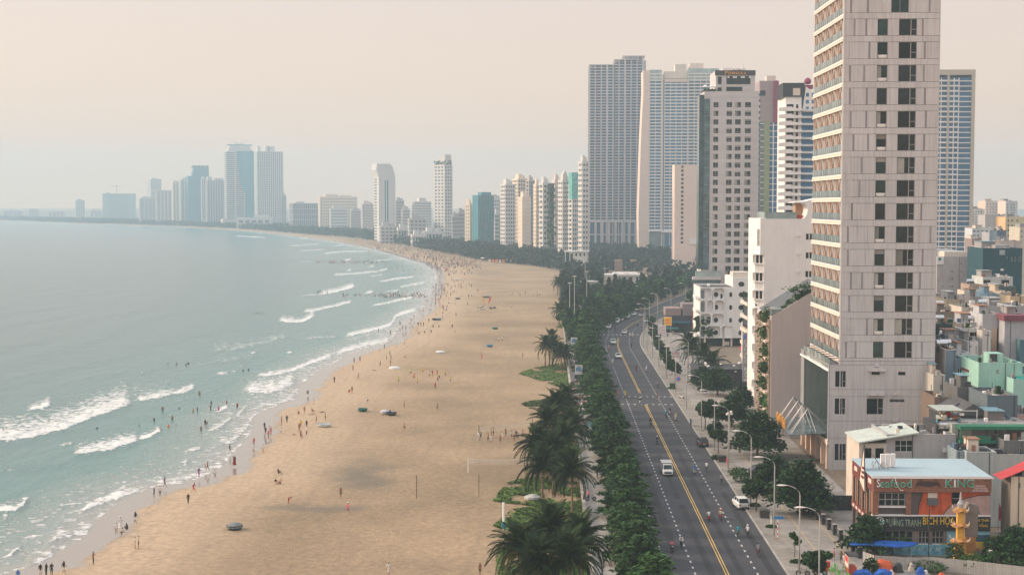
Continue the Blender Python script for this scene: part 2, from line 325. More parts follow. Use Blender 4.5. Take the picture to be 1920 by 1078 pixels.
    od=N(t,'ShaderNodeMapRange');od.inputs[2].default_value=220;t.links.new(of.outputs['Fac'],od.inputs[0]);t.links.new(od.outputs[0],cr.inputs[0])
    mixc=N(t,'ShaderNodeMix',data_type='RGBA');t.links.new(fm2.outputs[0],mixc.inputs[0]);t.links.new(cr.outputs[0],mixc.inputs[6]);mixc.inputs[7].default_value=(.66,.66,.64,1)
    t.links.new(mixc.outputs[2],b.inputs['Base Color'])
    ro=N(t,'ShaderNodeMapRange');ro.inputs[3].default_value=.22;ro.inputs[4].default_value=.8;t.links.new(fm2.outputs[0],ro.inputs[0]);t.links.new(ro.outputs[0],b.inputs['Roughness'])
    b.inputs['IOR'].default_value=1.33;b.inputs['Specular IOR Level'].default_value=.5
    mp=N(t,'ShaderNodeMapping');mp.inputs['Rotation'].default_value=(0,0,R(-28));mp.inputs['Scale'].default_value=(.75,.22,1);t.links.new(pos.outputs['Position'],mp.inputs[0])
    b1=N(t,'ShaderNodeTexNoise',Scale=.55,Detail=7.0,Roughness=.65,Distortion=.4);t.links.new(mp.outputs[0],b1.inputs['Vector'])
    hs=N(t,'ShaderNodeMath',operation='MULTIPLY_ADD');hs.inputs[1].default_value=.35;t.links.new(fm2.outputs[0],hs.inputs[0]);t.links.new(b1.outputs['Fac'],hs.inputs[2])
    bp=N(t,'ShaderNodeBump',Strength=.85,Distance=.55);t.links.new(hs.outputs[0],bp.inputs['Height']);t.links.new(bp.outputs[0],b.inputs['Normal'])
    me=np_mesh('sea',V,idx[Fq],[m],{'foam':foam.ravel()[used],'offshore':np.clip(w,0,400).ravel()[used]},smooth=True)
    put('sea',me,kind='structure')
make_sea()
# ------------------------------------------------------------ land sheets
soil=M('dry_soil',(.17,.135,.10),rough=.95,var=.3,scale=.08,fine=.2)
dirt=M('bare_field',(.26,.185,.135),rough=.95,var=.35,scale=.03,fine=.2)
edge_px=[(1122,1200),(1101,995),(1090,924),(1072,735),(1063,655),(1056,612),(1050,575),(1046,548),(1056,525),(1068,511),(1004,499),(912,490),(850,477),(790,466),(720,453),(650,445),(560,438),(467,430),(367,425),(267,421.5),(134,417.5),(0,412.5),(-260,408),(-800,402),(-1800,398.5)]
_e=np.array(edge_px,float);EX,EY=GN(_e[:,0],_e[:,1],0);EX[0:5]=5.3;EY[0]=60
LANDEDGE=np.stack([EX,EY],1)
def flat(name,pts,z,m,**kw):
    mb=MB();mb.add([(x,y,z) for x,y in pts],[tuple(range(len(pts)))],m)
    o=mb.put(name,**kw)
    return o
def tri_flat(name,strips,z,m,**kw):             # list of left/right point pairs
    mb=MB()
    for i in range(len(strips)-1):
        (a,b),(c,d)=strips[i],strips[i+1]
        mb.quad((*a,z),(*b,z),(*d,z),(*c,z),m)
    return mb.put(name,**kw)
tri_flat('ground',[((x,y),(max(9000,9000),y+max(0,0))) for x,y in LANDEDGE[:9]]+[((LANDEDGE[8][0],LANDEDGE[8][1]),(9000,LANDEDGE[8][1]))],.02,soil,kind='structure')
tri_flat('ground',[((x,y),(x+400+y*1.2,y+900+y*.6)) for x,y in LANDEDGE[8:]],.016,soil,kind='structure')
flat('ground',[(LANDEDGE[8][0]+5,LANDEDGE[8][1]-5),(9000,LANDEDGE[8][1]-5),(9000,16000),(LANDEDGE[8][0]+400,16000)],.010,soil,kind='structure')
# road: straight to 455 m, then bending to the right behind the trees
def road_x(y):                                      # offset of the road's line at distance y
    return 0.0 if y<455 else (y-455)**2/1080.0 if y<590 else 135**2/1080.0+(y-590)*.25
ys=[60,120]+list(range(140,460,20))+list(range(460,900,10))
asphalt=M('asphalt',(.050,.050,.057),rough=.9,var=.2,scale=.12,fine=.14,streak=0)
XL,XR=14.2,29.7
tri_flat('road',[((XL+road_x(y),y),(XR+road_x(y),y)) for y in ys],.03,asphalt,kind='structure')
white=M('road_paint_white',(.46,.455,.44),rough=.8,var=.25,scale=1.5);yel=M('road_paint_yellow',(.55,.36,.10),rough=.8,var=.22,scale=1.2)
mk=MB()
for off in (22.05,22.4):
    for i in range(len(ys)-1):
        a,b=ys[i],ys[i+1]
        if not any(b>p and a<q for p,q in ((331,352),(508,516))):
            mk.quad((off+road_x(a),a,.034),(off+.14+road_x(a),a,.034),(off+.14+road_x(b),b,.034),(off+road_x(b),b,.034),yel)
for a,b in ((320,332),(352,360)):
    for off in (22.05,22.4):mk.quad((off,a,.034),(off+.17,a,.034),(off+.17,b,.034),(off,b,.034),yel)
mk.put('centre_line',kind='structure')
mk=MB()
for off,per,ln in ((18.2,3.0,1.0),(26.0,3.0,1.0),(14.75,1.6,.8)):
    y=130.0
    while y<640:
        x=off+road_x(y);x2=off+road_x(y+ln);mk.quad((x,y,.034),(x+.22,y,.034),(x2+.22,y+ln,.034),(x2,y+ln,.034),white);y += per
for yy,dx in ((345,.0),(331.5,.5)):
    x=XL+.6+dx
    while x<XR-.5:mk.box(x,x+.55,yy,yy+.9,.031,.035,white);x += 1.42
x=XL+.5
while x<XR+2:mk.box(x,x+.7,511,513,.031,.035,white);x += 1.5
mk.put('lane_marking',kind='structure')
# tar patches and wheel-darkened lanes: real repairs in the asphalt
tar=M('asphalt_patch',(.026,.026,.03),rough=.8,var=.2,scale=.5)
mb=MB()
for (x,y,w,l) in ((19.9,150,.9,70),(19.9,224,.8,40),(23.7,150,.8,120),(27.6,170,.9,60),(16.2,190,1.1,90)):
    mb.box(x,x+w,y,y+l,.0305,.0322,tar)
mb.box(14.8,17.2,196,197.2,.0305,.0323,tar);mb.box(24.2,26.0,172,172.5,.0305,.0323,white)
mb.put('asphalt_patch',kind='structure')
# pavements
pave=M('pavement_slabs',(.36,.325,.29),rough=.9,var=.16,scale=.25,fine=.1);paveR=M('pavement_grey',(.30,.275,.25),rough=.9,var=.22,scale=.2,fine=.12)
kerbm=M('kerb_concrete',(.34,.32,.29),rough=.9,var=.2,scale=.8,rand=.12)
bed=M('planting_bed',(.10,.085,.06),rough=.95,var=.3,scale=.5)
def brickify(m,sx,sy,mort,dark=.72):
    t=m.node_tree;b=t.nodes['Principled BSDF'];old=b.inputs['Base Color'].links[0].from_socket
    pos=N(t,'ShaderNodeNewGeometry');br=N(t,'ShaderNodeTexBrick',Scale=1.0);br.inputs['Color1'].default_value=(1,1,1,1);br.inputs['Color2'].default_value=(.86,.86,.87,1);br.inputs['Mortar'].default_value=(dark,dark,dark,1)
    br.inputs['Brick Width'].default_value=sx;br.inputs['Row Height'].default_value=sy;br.inputs['Mortar Size'].default_value=mort
    t.links.new(pos.outputs['Position'],br.inputs['Vector'])
    mx=N(t,'ShaderNodeMixRGB',blend_type='MULTIPLY',Fac=1.0);t.links.new(old,mx.inputs[1]);t.links.new(br.outputs['Color'],mx.inputs[2]);t.links.new(mx.outputs[0],b.inputs['Base Color'])
brickify(pave,1.2,.6,.03);brickify(paveR,1.6,1.6,.04)
def strip_box(name,xa,xb,z0,z1,m,ys,follow=True,**kw):
    mb=MB()
    for i in range(len(ys)-1):
        a,b=ys[i],ys[i+1];oa,ob=(road_x(a),road_x(b)) if follow else (0,0)
        P=[(xa+oa,a),(xb+oa,a),(xb+ob,b),(xa+ob,b)]
        mb.quad(*[(x,y,z1) for x,y in P],m)
        mb.quad((P[0][0],P[0][1],z0),(P[0][0],P[0][1],z1),(P[3][0],P[3][1],z1),(P[3][0],P[3][1],z0),m)
        mb.quad((P[2][0],P[2][1],z0),(P[2][0],P[2][1],z1),(P[1][0],P[1][1],z1),(P[1][0],P[1][1],z0),m)
    return mb.put(name,**kw)
prom=strip_box('promenade',5.45,10.6,.03,.14,pave,ys[:28],kind='structure')
strip_box('planting_strip',10.6,13.95,.03,.15,bed,ys[:34],kind='structure')
strip_box('path',29.95,33.2,.03,.16,M('verge_concrete',(.24,.215,.185),rough=.92,var=.3,scale=.35,fine=.15),ys,kind='structure')
rp_=strip_box('pavement',33.2,47.5,.03,.163,paveR,ys[:30],kind='structure')
# pale joint lines in the right-hand pavement
mb=MB();ln=M('pavement_yellow_band',(.42,.31,.18),rough=.9)
for x in (35.4,39.0):mb.box(x,x+.18,150,330,.1635,.1672,ln)
mb.put('pavement_band',kind='structure')
kb=MB();kb.box(-.125,.125,0,1.96,0,.15,kerbm);kbm=kb.mesh('kerb_stone')
for side,x in ((rp_,29.83),(prom,14.08)):
    y=150.0
    while y<440:put('kerb_stone',kbm,side,(x,y,.03));y += 2.0
for y in range(440,640,4):
    for side,x in ((rp_,29.83),(prom,14.08)):pass
strip_box('kerb',29.70,29.95,.03,.18,kerbm,[y for y in ys if y >= 440],kind='structure')
strip_box('kerb',13.95,14.2,.03,.18,kerbm,[y for y in ys if y >= 440],kind='structure')
# low sea wall of single blocks along the promenade
wl=T('low_wall','low pale stone wall between the grassy sand and the promenade','wall',(5.3,150,0))
stone=M('wall_stone',(.42,.37,.32),rough=.9,var=.2,scale=1.5,rand=.2)
for k in range(3):
    q=MB();h=.72+.05*k;q.box(-.22,.22,0,1.42,-.2,h,stone);q.box(-.27,.27,-.02,1.44,h,h+.09,stone);MC['wb%d'%k]=q.mesh('stone_block')
for i in range(268):
    put('stone_block',MC['wb%d'%rnd.randrange(3)],wl,(rnd.uniform(-.02,.02),i*1.5,0))
# ------------------------------------------------------------ vegetation
def leafmat(name,col,rand=.38,var=.55,scale=.5):
    m=M(name,col,rough=.6,var=var,scale=scale,spec=.10,rand=rand);return m
LEAF=leafmat('leaf_dark_green',(.026,.064,.02));LEAF2=leafmat('leaf_mid_green',(.043,.098,.026));LEAFC=leafmat('leaf_casuarina',(.027,.052,.030));LEAFL=leafmat('leaf_light_green',(.06,.11,.025))
PALM=leafmat('palm_green',(.026,.047,.017),scale=1.5);PALMY=leafmat('palm_yellowing',(.16,.15,.035));BARK=M('bark',(.12,.085,.06),rough=.95,var=.3,scale=4);PBARK=M('palm_bark',(.24,.165,.11),rough=.95,var=.35,scale=6)
def leaf_quads(P,size,rng,tilt=.9,aspect=1.6,up=.45):
    n=len(P);nrm=rng.normal(size=(n,3))*tilt;nrm[:,2]=np.abs(nrm[:,2])+up;nrm /= np.linalg.norm(nrm,axis=1)[:,None]
    a=np.cross(nrm,rng.normal(size=(n,3)));a /= np.linalg.norm(a,axis=1)[:,None]+1e-9;b=np.cross(nrm,a)
    s=size*rng.uniform(.6,1.35,n)[:,None]
    V=np.stack([P-a*s*.5*aspect,P-b*s*.5+nrm*s*.12,P+a*s*.5*aspect,P+b*s*.5+nrm*s*.12],1).reshape(-1,3)
    return V,np.arange(4*n).reshape(-1,4)
def crown_mesh(name,P,size,mat,rng,**kw):
    V,Fq=leaf_quads(P,size,rng,**kw);return np_mesh(name,V,Fq,[mat])
def tiers(rng,n,R0,z0,z1,k,flat=.28):         # layered umbrella crown
    out=[]
    for i in range(k):
        f=i/(k-1);z=z0+(z1-z0)*f;r=R0*(1-.62*f**1.4)*rng.uniform(.88,1.1);m=int(n*(r/R0)**1.6/(k*.55))
        ph=rng.uniform(0,6.28,3)
        an=rng.uniform(0,2*np.pi,m);rr=r*np.sqrt(rng.uniform(.05,1,m))*(1+.16*np.sin(3*an+ph[0])+.12*np.sin(7*an+ph[1])+.10*np.sin(13*an+ph[2])+.09*np.sin(23*an+ph[0]))
        zz=z+rng.normal(0,flat,m)-.25*(rr/r)**2+.18*np.sin(5*an+ph[2])
        out.append(np.stack([rr*np.cos(an),rr*np.sin(an),zz],1))
    return np.concatenate(out)
def clumps(rng,n,R0,z0,z1,k,cl=.42):          # rounded broken crown made of leaf clumps
    out=[];per=n//k
    for i in range(k):
        d=rng.normal(size=3);d /= np.linalg.norm(d);q=rng.uniform(.35,.85)
        c=np.array([d[0]*R0*q,d[1]*R0*q,(z0+z1)/2+d[2]*(z1-z0)*.5*q]);r=R0*cl*rng.uniform(.65,1.25)
        v=rng.normal(size=(per,3));v /= np.linalg.norm(v,axis=1)[:,None];v *= (rng.uniform(.45,1.05,per)**.5)[:,None];v[:,2] *= .75
        out.append(c+v*r)
    return np.concatenate(out)
def trunk_mesh(name,h,r,rng,limbs=4,spread=1.6,lz=.55,mat=None):
    mb=MB();mat=mat or BARK;mb.tube([(0,0,0),(rng.uniform(-.1,.1),rng.uniform(-.1,.1),h*.4),(rng.uniform(-.2,.2),rng.uniform(-.2,.2),h)],[r*1.25,r,r*.5],7,mat)
    for i in range(limbs):
        a=6.28*i/limbs+rng.uniform(-.4,.4);s=spread*rng.uniform(.6,1);z=h*(lz+.1*rng.uniform(-1,1))
        mb.tube([(0,0,z),(math.cos(a)*s*.5,math.sin(a)*s*.5,z+h*.16),(math.cos(a)*s,math.sin(a)*s,z+h*.26)],[r*.55,r*.4,r*.15],5,mat)
    return mb.mesh(name,True)
TV={}
def variants(kind,n,crown,trunk):TV[kind]=[(crown(np.random.default_rng(100+hash_(kind)+i)),trunk(np.random.default_rng(200+i))) for i in range(n)]
def hash_(s):return sum(ord(c)*(i+3) for i,c in enumerate(s))%997
variants('layered',6,lambda g:crown_mesh('crown',tiers(g,4300,3.7,2.0,7.8,5,.13),.36,LEAF if g.uniform()<.5 else LEAF2,g,tilt=.45,up=.6,aspect=2.4),lambda g:trunk_mesh('trunk',6.0,.14,g))
variants('street',4,lambda g:crown_mesh('crown',clumps(g,1700,1.9,1.7,4.8,13),.34,LEAF,g),lambda g:trunk_mesh('trunk',3.6,.09,g,spread=1.1))
variants('broad',4,lambda g:crown_mesh('crown',np.concatenate([tiers(g,2600,5.2,3.0,8.4,4,.45),clumps(g,1200,4.6,3,8,14)]),.52,LEAF,g,tilt=.7,up=.6),lambda g:trunk_mesh('trunk',6.6,.24,g,spread=3.2))
variants('wood',5,lambda g:crown_mesh('crown',clumps(g,520,3.4,2.2,9.2,15),.95,LEAF2 if g.uniform()<.4 else LEAF,g),lambda g:trunk_mesh('trunk',6,.18,g,3))
variants('casuarina',5,lambda g:crown_mesh('crown',np.concatenate([np.stack([(lambda a,r,z:(r*np.cos(a),r*np.sin(a),z))(g.uniform(0,6.28),2.3*(1-f)**.7*g.uniform(.2,1.1),1.8+9.8*f)]) for f in g.uniform(0,1,460)]),.8,LEAFC,g,tilt=1.2,up=.25,aspect=2.3),lambda g:trunk_mesh('trunk',9,.15,g,3))
variants('sapling',2,lambda g:crown_mesh('crown',clumps(g,600,1.0,1.5,4.2,9),.3,LEAF2,g),lambda g:trunk_mesh('trunk',3.2,.06,g,4,.6))
TN={}
def tree(kind,x,y,label,group=None,s=1.0,cat='tree',name='tree',z=0.0,sz=None):
    k=rnd.randrange(len(TV[kind]));cm,tm=TV[kind][k]
    o=T(name,label,cat,(x,y,z),rnd.uniform(0,6.28),group);o.scale=(s*rnd.uniform(.92,1.1),s*rnd.uniform(.92,1.1),(sz or s)*rnd.uniform(.93,1.08))
    put('trunk',tm,o);put('crown',cm,o);return o
# coconut palms: every frond a part
def frond_mesh(g,L,droop,mat):
    n=13;t=np.linspace(0,1,n);xs=L*t*(1-.22*droop*t);zs=L*(.42*t-(.55+.55*droop)*t**2.1) ;V=[];Fc=[]
    def q(a,b,c,d):i=len(V);V.extend([a,b,c,d]);Fc.append((i,i+1,i+2,i+3))
    for i in range(n-1):q((xs[i],-.035,zs[i]),(xs[i+1],-.03,zs[i+1]),(xs[i+1],.03,zs[i+1]),(xs[i],.035,zs[i]))
    m=38
    for i in range(m):
        f=.1+.9*i/(m-1);x=np.interp(f,t,xs);z=np.interp(f,t,zs);l=L*.30*(math.sin(math.pi*(.12+.80*f))**.7)*g.uniform(.85,1.1);w=.05*L/4
        for s in (-1,1):
            ex=x+l*.55;ey=s*l*.68;ez=z-l*(.35+.35*droop)*g.uniform(.6,1.2);mx_,my_,mz_=x+l*.3,s*l*.42,z-l*.05
            q((x-w,s*.02,z),(x+w,s*.02,z),(mx_+w,my_,mz_),(mx_-w,my_,mz_));q((mx_-w,my_,mz_),(mx_+w,my_,mz_),(ex+w*.2,ey,ez),(ex-w*.2,ey,ez))
    return np_mesh('frond',np.array(V),np.array(Fc),[mat])
_g=np.random.default_rng(5)
FR=[frond_mesh(_g,4.6,d,PALM) for d in (.1,.35,.6,.85,1.1)]+[frond_mesh(_g,4.2,1.2,PALMY)]
def palm(x,y,h,label,group=None,s=1.0,n=21):
    o=T('coconut_palm',label,'palm tree',(x,y,0),0,group);lx,ly=rnd.uniform(-.08,.08)*h,rnd.uniform(-.08,.08)*h
    mb=MB();mb.tube([(0,0,-.1),(lx*.15,ly*.15,h*.3),(lx*.5,ly*.5,h*.65),(lx,ly,h)],[.24,.17,.14,.12],8,PBARK);mb.put('trunk',o,smooth=True)
    for i in range(n):
        f=i/(n-1);k=min(4,int(f*5.2)) if rnd.random()>.08 or f<.5 else 5
        fr=put('frond',FR[k],o,(lx,ly,h));fr.rotation_euler=(rnd.uniform(-.15,.15),-R(80-98*f)+rnd.uniform(-.12,.12),i*2.399+rnd.uniform(-.2,.2));sc=s*rnd.uniform(.85,1.1);fr.scale=(sc,sc,sc)
    cm=MB()
    for a in range(5):cm.lathe([(.0,-.15),(.11,-.05),(.12,.05),(.0,.15)],6,PALMY,(math.cos(a*1.26)*.2,math.sin(a*1.26)*.2))
    cm.put('coconut',o,(lx,ly,h-.25),kind='stuff')
    return o
PG='coconut palms along the beach edge'
for px,py,h,lab in [(1017,953,6.6,'tall coconut palm with bare trunk standing in the grass near a round boat'),(1073,966,6.6,'coconut palm with straight bare trunk beside the low wall, drooping yellow frond'),
  (1038,925,7.2,'coconut palm rising behind the two bare trunks, nearest the tarp-covered boat'),(1056,905,7.6,'coconut palm in the middle of the big clump, behind the wall-side trunk'),(1066,880,7.6,'coconut palm of the big clump closest to the brown billboard'),(1030,872,7.8,'coconut palm on the seaward back of the big clump'),(1046,838,8.0,'coconut palm in the rear of the clump beside the parked motorbikes'),(1060,820,7.6,'rearmost tall coconut palm leaning over the parked motorbikes'),(1006,905,6.4,'coconut palm on the left edge of the clump facing the volleyball net'),
  (970,1128,6.3,'coconut palm at the bottom edge with sunlit yellow lower fronds by the white pad post'),(1035,1112,7.6,'coconut palm at the bottom edge between two others, an orange rag showing through'),(1088,1122,6.8,'coconut palm at the bottom edge against the clipped hedge trees'),(1066,1150,6.4,'low coconut palm between the bottom palms'),(1003,1150,5.4,'shorter coconut palm in front of the bottom palms')]:
    p=G(px,py);palm(p.x,p.y,h*.95,lab,PG,n=36,s=.88)
for px,py,h,lab in [(1022,690,6.2,'left coconut palm of the trio on the oval grass patch'),(1030,686,6.8,'middle coconut palm of the trio on the oval grass patch'),(1036,688,5.6,'right coconut palm of the trio on the oval grass patch'),(1053,693,4.2,'small coconut palm beside the sea wall, right of the trio'),(1058,690,3.6,'smallest coconut palm touching the low wall'),
  (1055,613,6.4,'coconut palm on the beach edge by the tall floodlight pole'),(1048,608,5.2,'shorter coconut palm left of the floodlight pole'),(1050,560,7.5,'coconut palm near the far bend of the promenade, front one'),(1056,556,8.0,'coconut palm near the far bend of the promenade, back one'),(1045,552,6.0,'leaning coconut palm at the seaward tip of the far bend')]:
    p=G(px,py);palm(p.x,p.y,h,lab,PG,n=19,s=.88)
for px,py,h,lab in [(1300,704,6.5,'coconut palm in front of the white round-window hotel, left of two'),(1322,712,5.8,'coconut palm in front of the white round-window hotel, right of two'),(1290,690,7.0,'coconut palm behind the white sign across from the hotel'),(1338,718,4.8,'low coconut palm beside the grey parked car')]:
    p=G(px,py);palm(p.x,p.y,h,lab,'palms on the hotel side of the road',n=17)
def ordinal(n):
    o='first second third fourth fifth sixth seventh eighth ninth tenth eleventh twelfth thirteenth fourteenth fifteenth sixteenth seventeenth eighteenth nineteenth'.split()
    return o[n-1] if n<20 else ('twent' if n<30 else 'thirt' if n<40 else 'fort')+('ieth' if n%10 == 0 else 'y-'+o[n%10-1])
# the row of clipped, layered trees between promenade and road
y=156.0;i=0
while y<470:
    if not (328<y<344):
        i += 1;tree('layered',11.5+rnd.uniform(-.6,.6),y,'flat tiered clipped tree between promenade and road, %s from the bottom edge'%ordinal(i),'clipped layered trees along the road',rnd.uniform(.85,1.12),sz=rnd.uniform(.68,1.05))
    y += rnd.uniform(8.6,10.6)
for y in range(474,640,8):
    tree('layered',11.5+road_x(y)+rnd.uniform(-1,1),y,'layered green tree where the road bends out of sight','layered trees at the road bend',rnd.uniform(1.0,1.3))
# verge trees on the right pavement
for px,py,s,lab,kd in [(1490,1046,.8,'young staked tree in the pavement beside the front street lamp','sapling'),(1528,1090,.95,'bushy young tree at the bottom edge under the nearest lamp','street'),(1418,960,1.05,'round leafy tree beside the white car and dustbin','street'),(1347,852,1.0,'leafy tree beside the dark parked car','street'),(1322,806,1.3,'large leafy tree on the kerb opposite the crosswalk','street'),(1340,828,.9,'low leafy tree between the dark car and the crosswalk tree','street')]:
    p=G(px,py);tree(kd,p.x,p.y,lab,'verge trees by the kerb',s)
for k,(px,py) in enumerate([(1262,716),(1256,704),(1250,694),(1243,684),(1238,672),(1232,662),(1228,652),(1222,640),(1219,630),(1216,620),(1214,612)]):
    p=G(px+4,py);tree('street',p.x,p.y,'small leafy kerb tree, %s in the line leading away from the green bin'%ordinal(k+1),'far line of kerb trees',.95)
for px,py,s,lab in [(1505,968,.98,'huge spreading dark tree in front of the tower entrance'),(1450,930,.7,'spreading tree over the dark cars, left of the huge one'),(1420,858,.85,'big spreading tree below the plain mauve wall'),(1372,800,.72,'spreading tree below the hotel sign'),(1345,742,.72,'broad tree beside the grey car under the cafe terrace'),(1318,728,.6,'broad dark tree left of the grey car'),(1625,1040,.55,'spreading tree at the corner of the painted restaurant'),(1905,1066,.6,'broad dark tree at the right edge before the red roof'),(1390,770,.6,'tree under the bay window hotel')]:
    p=G(px,py);tree('broad',p.x,p.y,lab,'spreading trees on the building side',s)
def bush(px,py,w,h,lab,n=500,mat=None,size=.25,z=0):
    p=G(px,py,z);g=np.random.default_rng(int(px*7+py));v=g.normal(size=(n,3));v /= np.linalg.norm(v,axis=1)[:,None];v *= (g.uniform(.3,1,n)**.5)[:,None]
    v[:,0] *= w/2;v[:,1] *= w/2.4;v[:,2]=(v[:,2]+.9)*h/2
    put('bush',crown_mesh('bush',v,size,mat or LEAF2,g),None,(p.x,p.y,z),label=lab,cat='bush',group='bushes by the pavement')
for px,py,w,h,lab in [(1384,892,3.6,1.6,'low spiky bush on the verge by the red post'),(1396,905,4.2,1.9,'larger low bush beside the second bend of the kerb'),(1408,922,3.2,1.4,'low bush nearest the white car'),(1345,862,2.4,1.0,'small bush behind the dark parked car'),(1415,950,1.8,.6,'flat green bush at the foot of a lamp'),(1446,990,1.6,.5,'grassy clump by the striped post'),(1494,1056,1.8,.5,'grass clump under the staked young tree'),(1260,730,2.2,.7,'low green bush by the green bin'),
   (1790,1062,2.6,3.4,'tall narrow creeper on the metal fence beside the lamp'),(1828,1072,4.0,2.6,'scrubby bush in front of the yellow wall'),(1862,1070,3.2,2.8,'grey green scrub at the lower right'),(1900,1076,3.0,2.2,'scrubby bush at the bottom right corner'),(1740,1070,5.0,1.6,'ground creeper growing along the fence foot'),(1632,1078,2.0,2.4,'creeper climbing the fence end by the blue tarp'),(1860,1040,2.4,2.6,'shrub behind the yellow balustrade')]:
    bush(px,py,w,h,lab)
# frangipani with bare twisting branches in front of the mural
for px,py,lab in [(1672,1042,'bare branched frangipani left of the mural pillar'),(1700,1040,'bare branched frangipani right of its twin')]:
    p=G(px,py);o=T('frangipani_tree',lab,'tree',(p.x,p.y,0));mb=MB();g=np.random.default_rng(int(px));tips=[]
    def br(a,d,r,k):
        e=a+d;mb.tube([tuple(a),tuple(a+d*.5+Vector(g.normal(size=3)*.06)),tuple(e)],[r,r*.85,r*.65],5,BARK)
        if k == 0:tips.append(e);return
        for j in range(3 if k>1 else 2):
            v=Vector((g.uniform(-1,1),g.uniform(-1,1),g.uniform(.25,.8))).normalized();br(e,v*d.length*.72,r*.6,k-1)
    br(Vector((0,0,0)),Vector((.05,0,1.1)),.12,3);mb.put('trunk',o)
    P=np.concatenate([np.array(tp)[None]+g.normal(size=(5,3))*.18 for tp in tips]);put('crown',crown_mesh('crown',P,.22,LEAF2,g),o)
# grass on the sand under the palms
def grass(name,poly,n,seed):
    g=np.random.default_rng(seed);P=np.array([G(a,b)[:2] for a,b in poly]);lo,hi=P.min(0),P.max(0);out=[]
    q=g.uniform(0,1,(n*4,2))*(hi-lo)+lo;ins=np.zeros(len(q),bool);j=len(P)-1
    for i in range(len(P)):
        c=((P[i,1]>q[:,1]) != (P[j,1]>q[:,1])) & (q[:,0]<(P[j,0]-P[i,0])*(q[:,1]-P[i,1])/(P[j,1]-P[i,1]+1e-9)+P[i,0]);ins ^= c;j=i
    d=fbm(q[:,0]/3.5,q[:,1]/5,4,seed);q=q[ins & (d+g.uniform(-.08,.08,len(q))>.42)][:n]
    P3=np.concatenate([q,g.uniform(-.02,.12,(len(q),1))],1);V,Fq=leaf_quads(P3,.32,g,tilt=.5,up=.8,aspect=1.8)
    put(name,np_mesh(name,V,Fq,[GRASS]),kind='stuff')
GRASS=leafmat('beach_grass',(.10,.16,.04),scale=.8)
grass('grass',[(925,938),(950,905),(1000,893),(1088,905),(1093,945),(1000,948)],9000,1);grass('grass',[(925,985),(960,955),(1094,938),(1105,1040),(1000,1010)],12000,2)
grass('grass',[(972,700),(1004,689),(1063,680),(1072,748),(1040,722)],7000,3);grass('grass',[(978,757),(1005,748),(1052,745),(1046,760),(985,761)],3000,4);grass('grass',[(1042,614),(1052,607),(1068,606),(1066,616)],900,5);grass('grass',[(1040,800),(1075,740),(1088,890),(1040,900)],7000,6);grass('grass',[(930,1040),(1000,1000),(1120,1060),(1120,1150),(940,1130)],8000,7)
# ---- the wood between beach and towers: nearest 300 as single trees, the rest one mass
EXC=[[G(a,b)[:2] for a,b in pl] for pl in ([(1128,527),(1150,498),(1310,496),(1310,522),(1200,531)],[(1120,552),(1132,515),(1215,515),(1222,552)],[(1140,640),(1196,640),(1330,575),(1190,575)])]
def inside(x,y,P):
    c=False;j=len(P)-1
    for i in range(len(P)):
        if (P[i][1]>y) != (P[j][1]>y) and x<(P[j][0]-P[i][0])*(y-P[i][1])/(P[j][1]-P[i][1])+P[i][0]:c=not c
        j=i
    return c
LE=LANDEDGE[np.argsort(LANDEDGE[:,1])]
def land_left(y):return np.interp(y,LE[:,1],LE[:,0])
near=[];far=[]
rr=random.Random(11)
y=470.0
while y<1560:
    st=7.4 if y<800 else 8.5
    x=land_left(y)+(4 if y>640 else 3);xr=60+(y-470)*.19 if y<1000 else 130+(y-1000)*.27
    while x<xr:
        X,Yy=x+rr.uniform(-2.4,2.4),y+rr.uniform(-3,3)
        onroad=road_x(Yy)+13.2<X<road_x(Yy)+33 and Yy<800
        if Yy<560 and X>9.2+road_x(Yy) and X<road_x(Yy)+50:onroad=True
        if not onroad and not any(inside(X,Yy,e) for e in EXC):(near if len(near)<300 else far).append((X,Yy))
        x += st
    y += st
for X,Yy in near:
    kd='casuarina' if rr.random()<.55 else 'wood'
    tree(kd,X,Yy,'feathery green casuarina in the wood behind the beach' if kd == 'casuarina' else 'rounded dark tree in the wood behind the beach','casuarinas of the shore wood' if kd == 'casuarina' else 'rounded trees of the shore wood',rr.uniform(.7,1.05))
# thin belt following the coast to the far left
for i in range(8,len(LANDEDGE)-3):
    a,b=LANDEDGE[i],LANDEDGE[i+1];L=np.linalg.norm(b-a);nrm=np.array([(b-a)[1],-(b-a)[0]])/L
    if nrm[1]<0:nrm=-nrm
    for k in range(int(L/(11 if i<18 else 16))):
        for w in range(7 if i<16 else 12):
            p=a+(b-a)*rr.random()+nrm*(4+w*12*(1 if i<18 else 1.5)+rr.uniform(-5,5))
            if p[1]>1000:far.append((p[0],p[1]))
g=np.random.default_rng(3);FP=np.array(far);big=np.clip(FP[:,1]/1100,1,2.6)
K=34;v=g.normal(size=(len(FP),K,3));v /= np.linalg.norm(v,axis=2)[:,:,None];v[:,:,2]=v[:,:,2]*.5+.55;hh=g.uniform(6,11,len(FP));rad=g.uniform(2.6,4.4,len(FP))*(.7+.3*big)
P=np.stack([FP[:,0,None]+v[:,:,0]*rad[:,None],FP[:,1,None]+v[:,:,1]*rad[:,None],v[:,:,2]*hh[:,None]],-1).reshape(-1,3)
V,Fq=leaf_quads(P,1.9,g,tilt=.9,up=.4);V=np.ascontiguousarray(V)
put('far_wood',np_mesh('far_wood',V,Fq,[LEAFC]),kind='stuff')
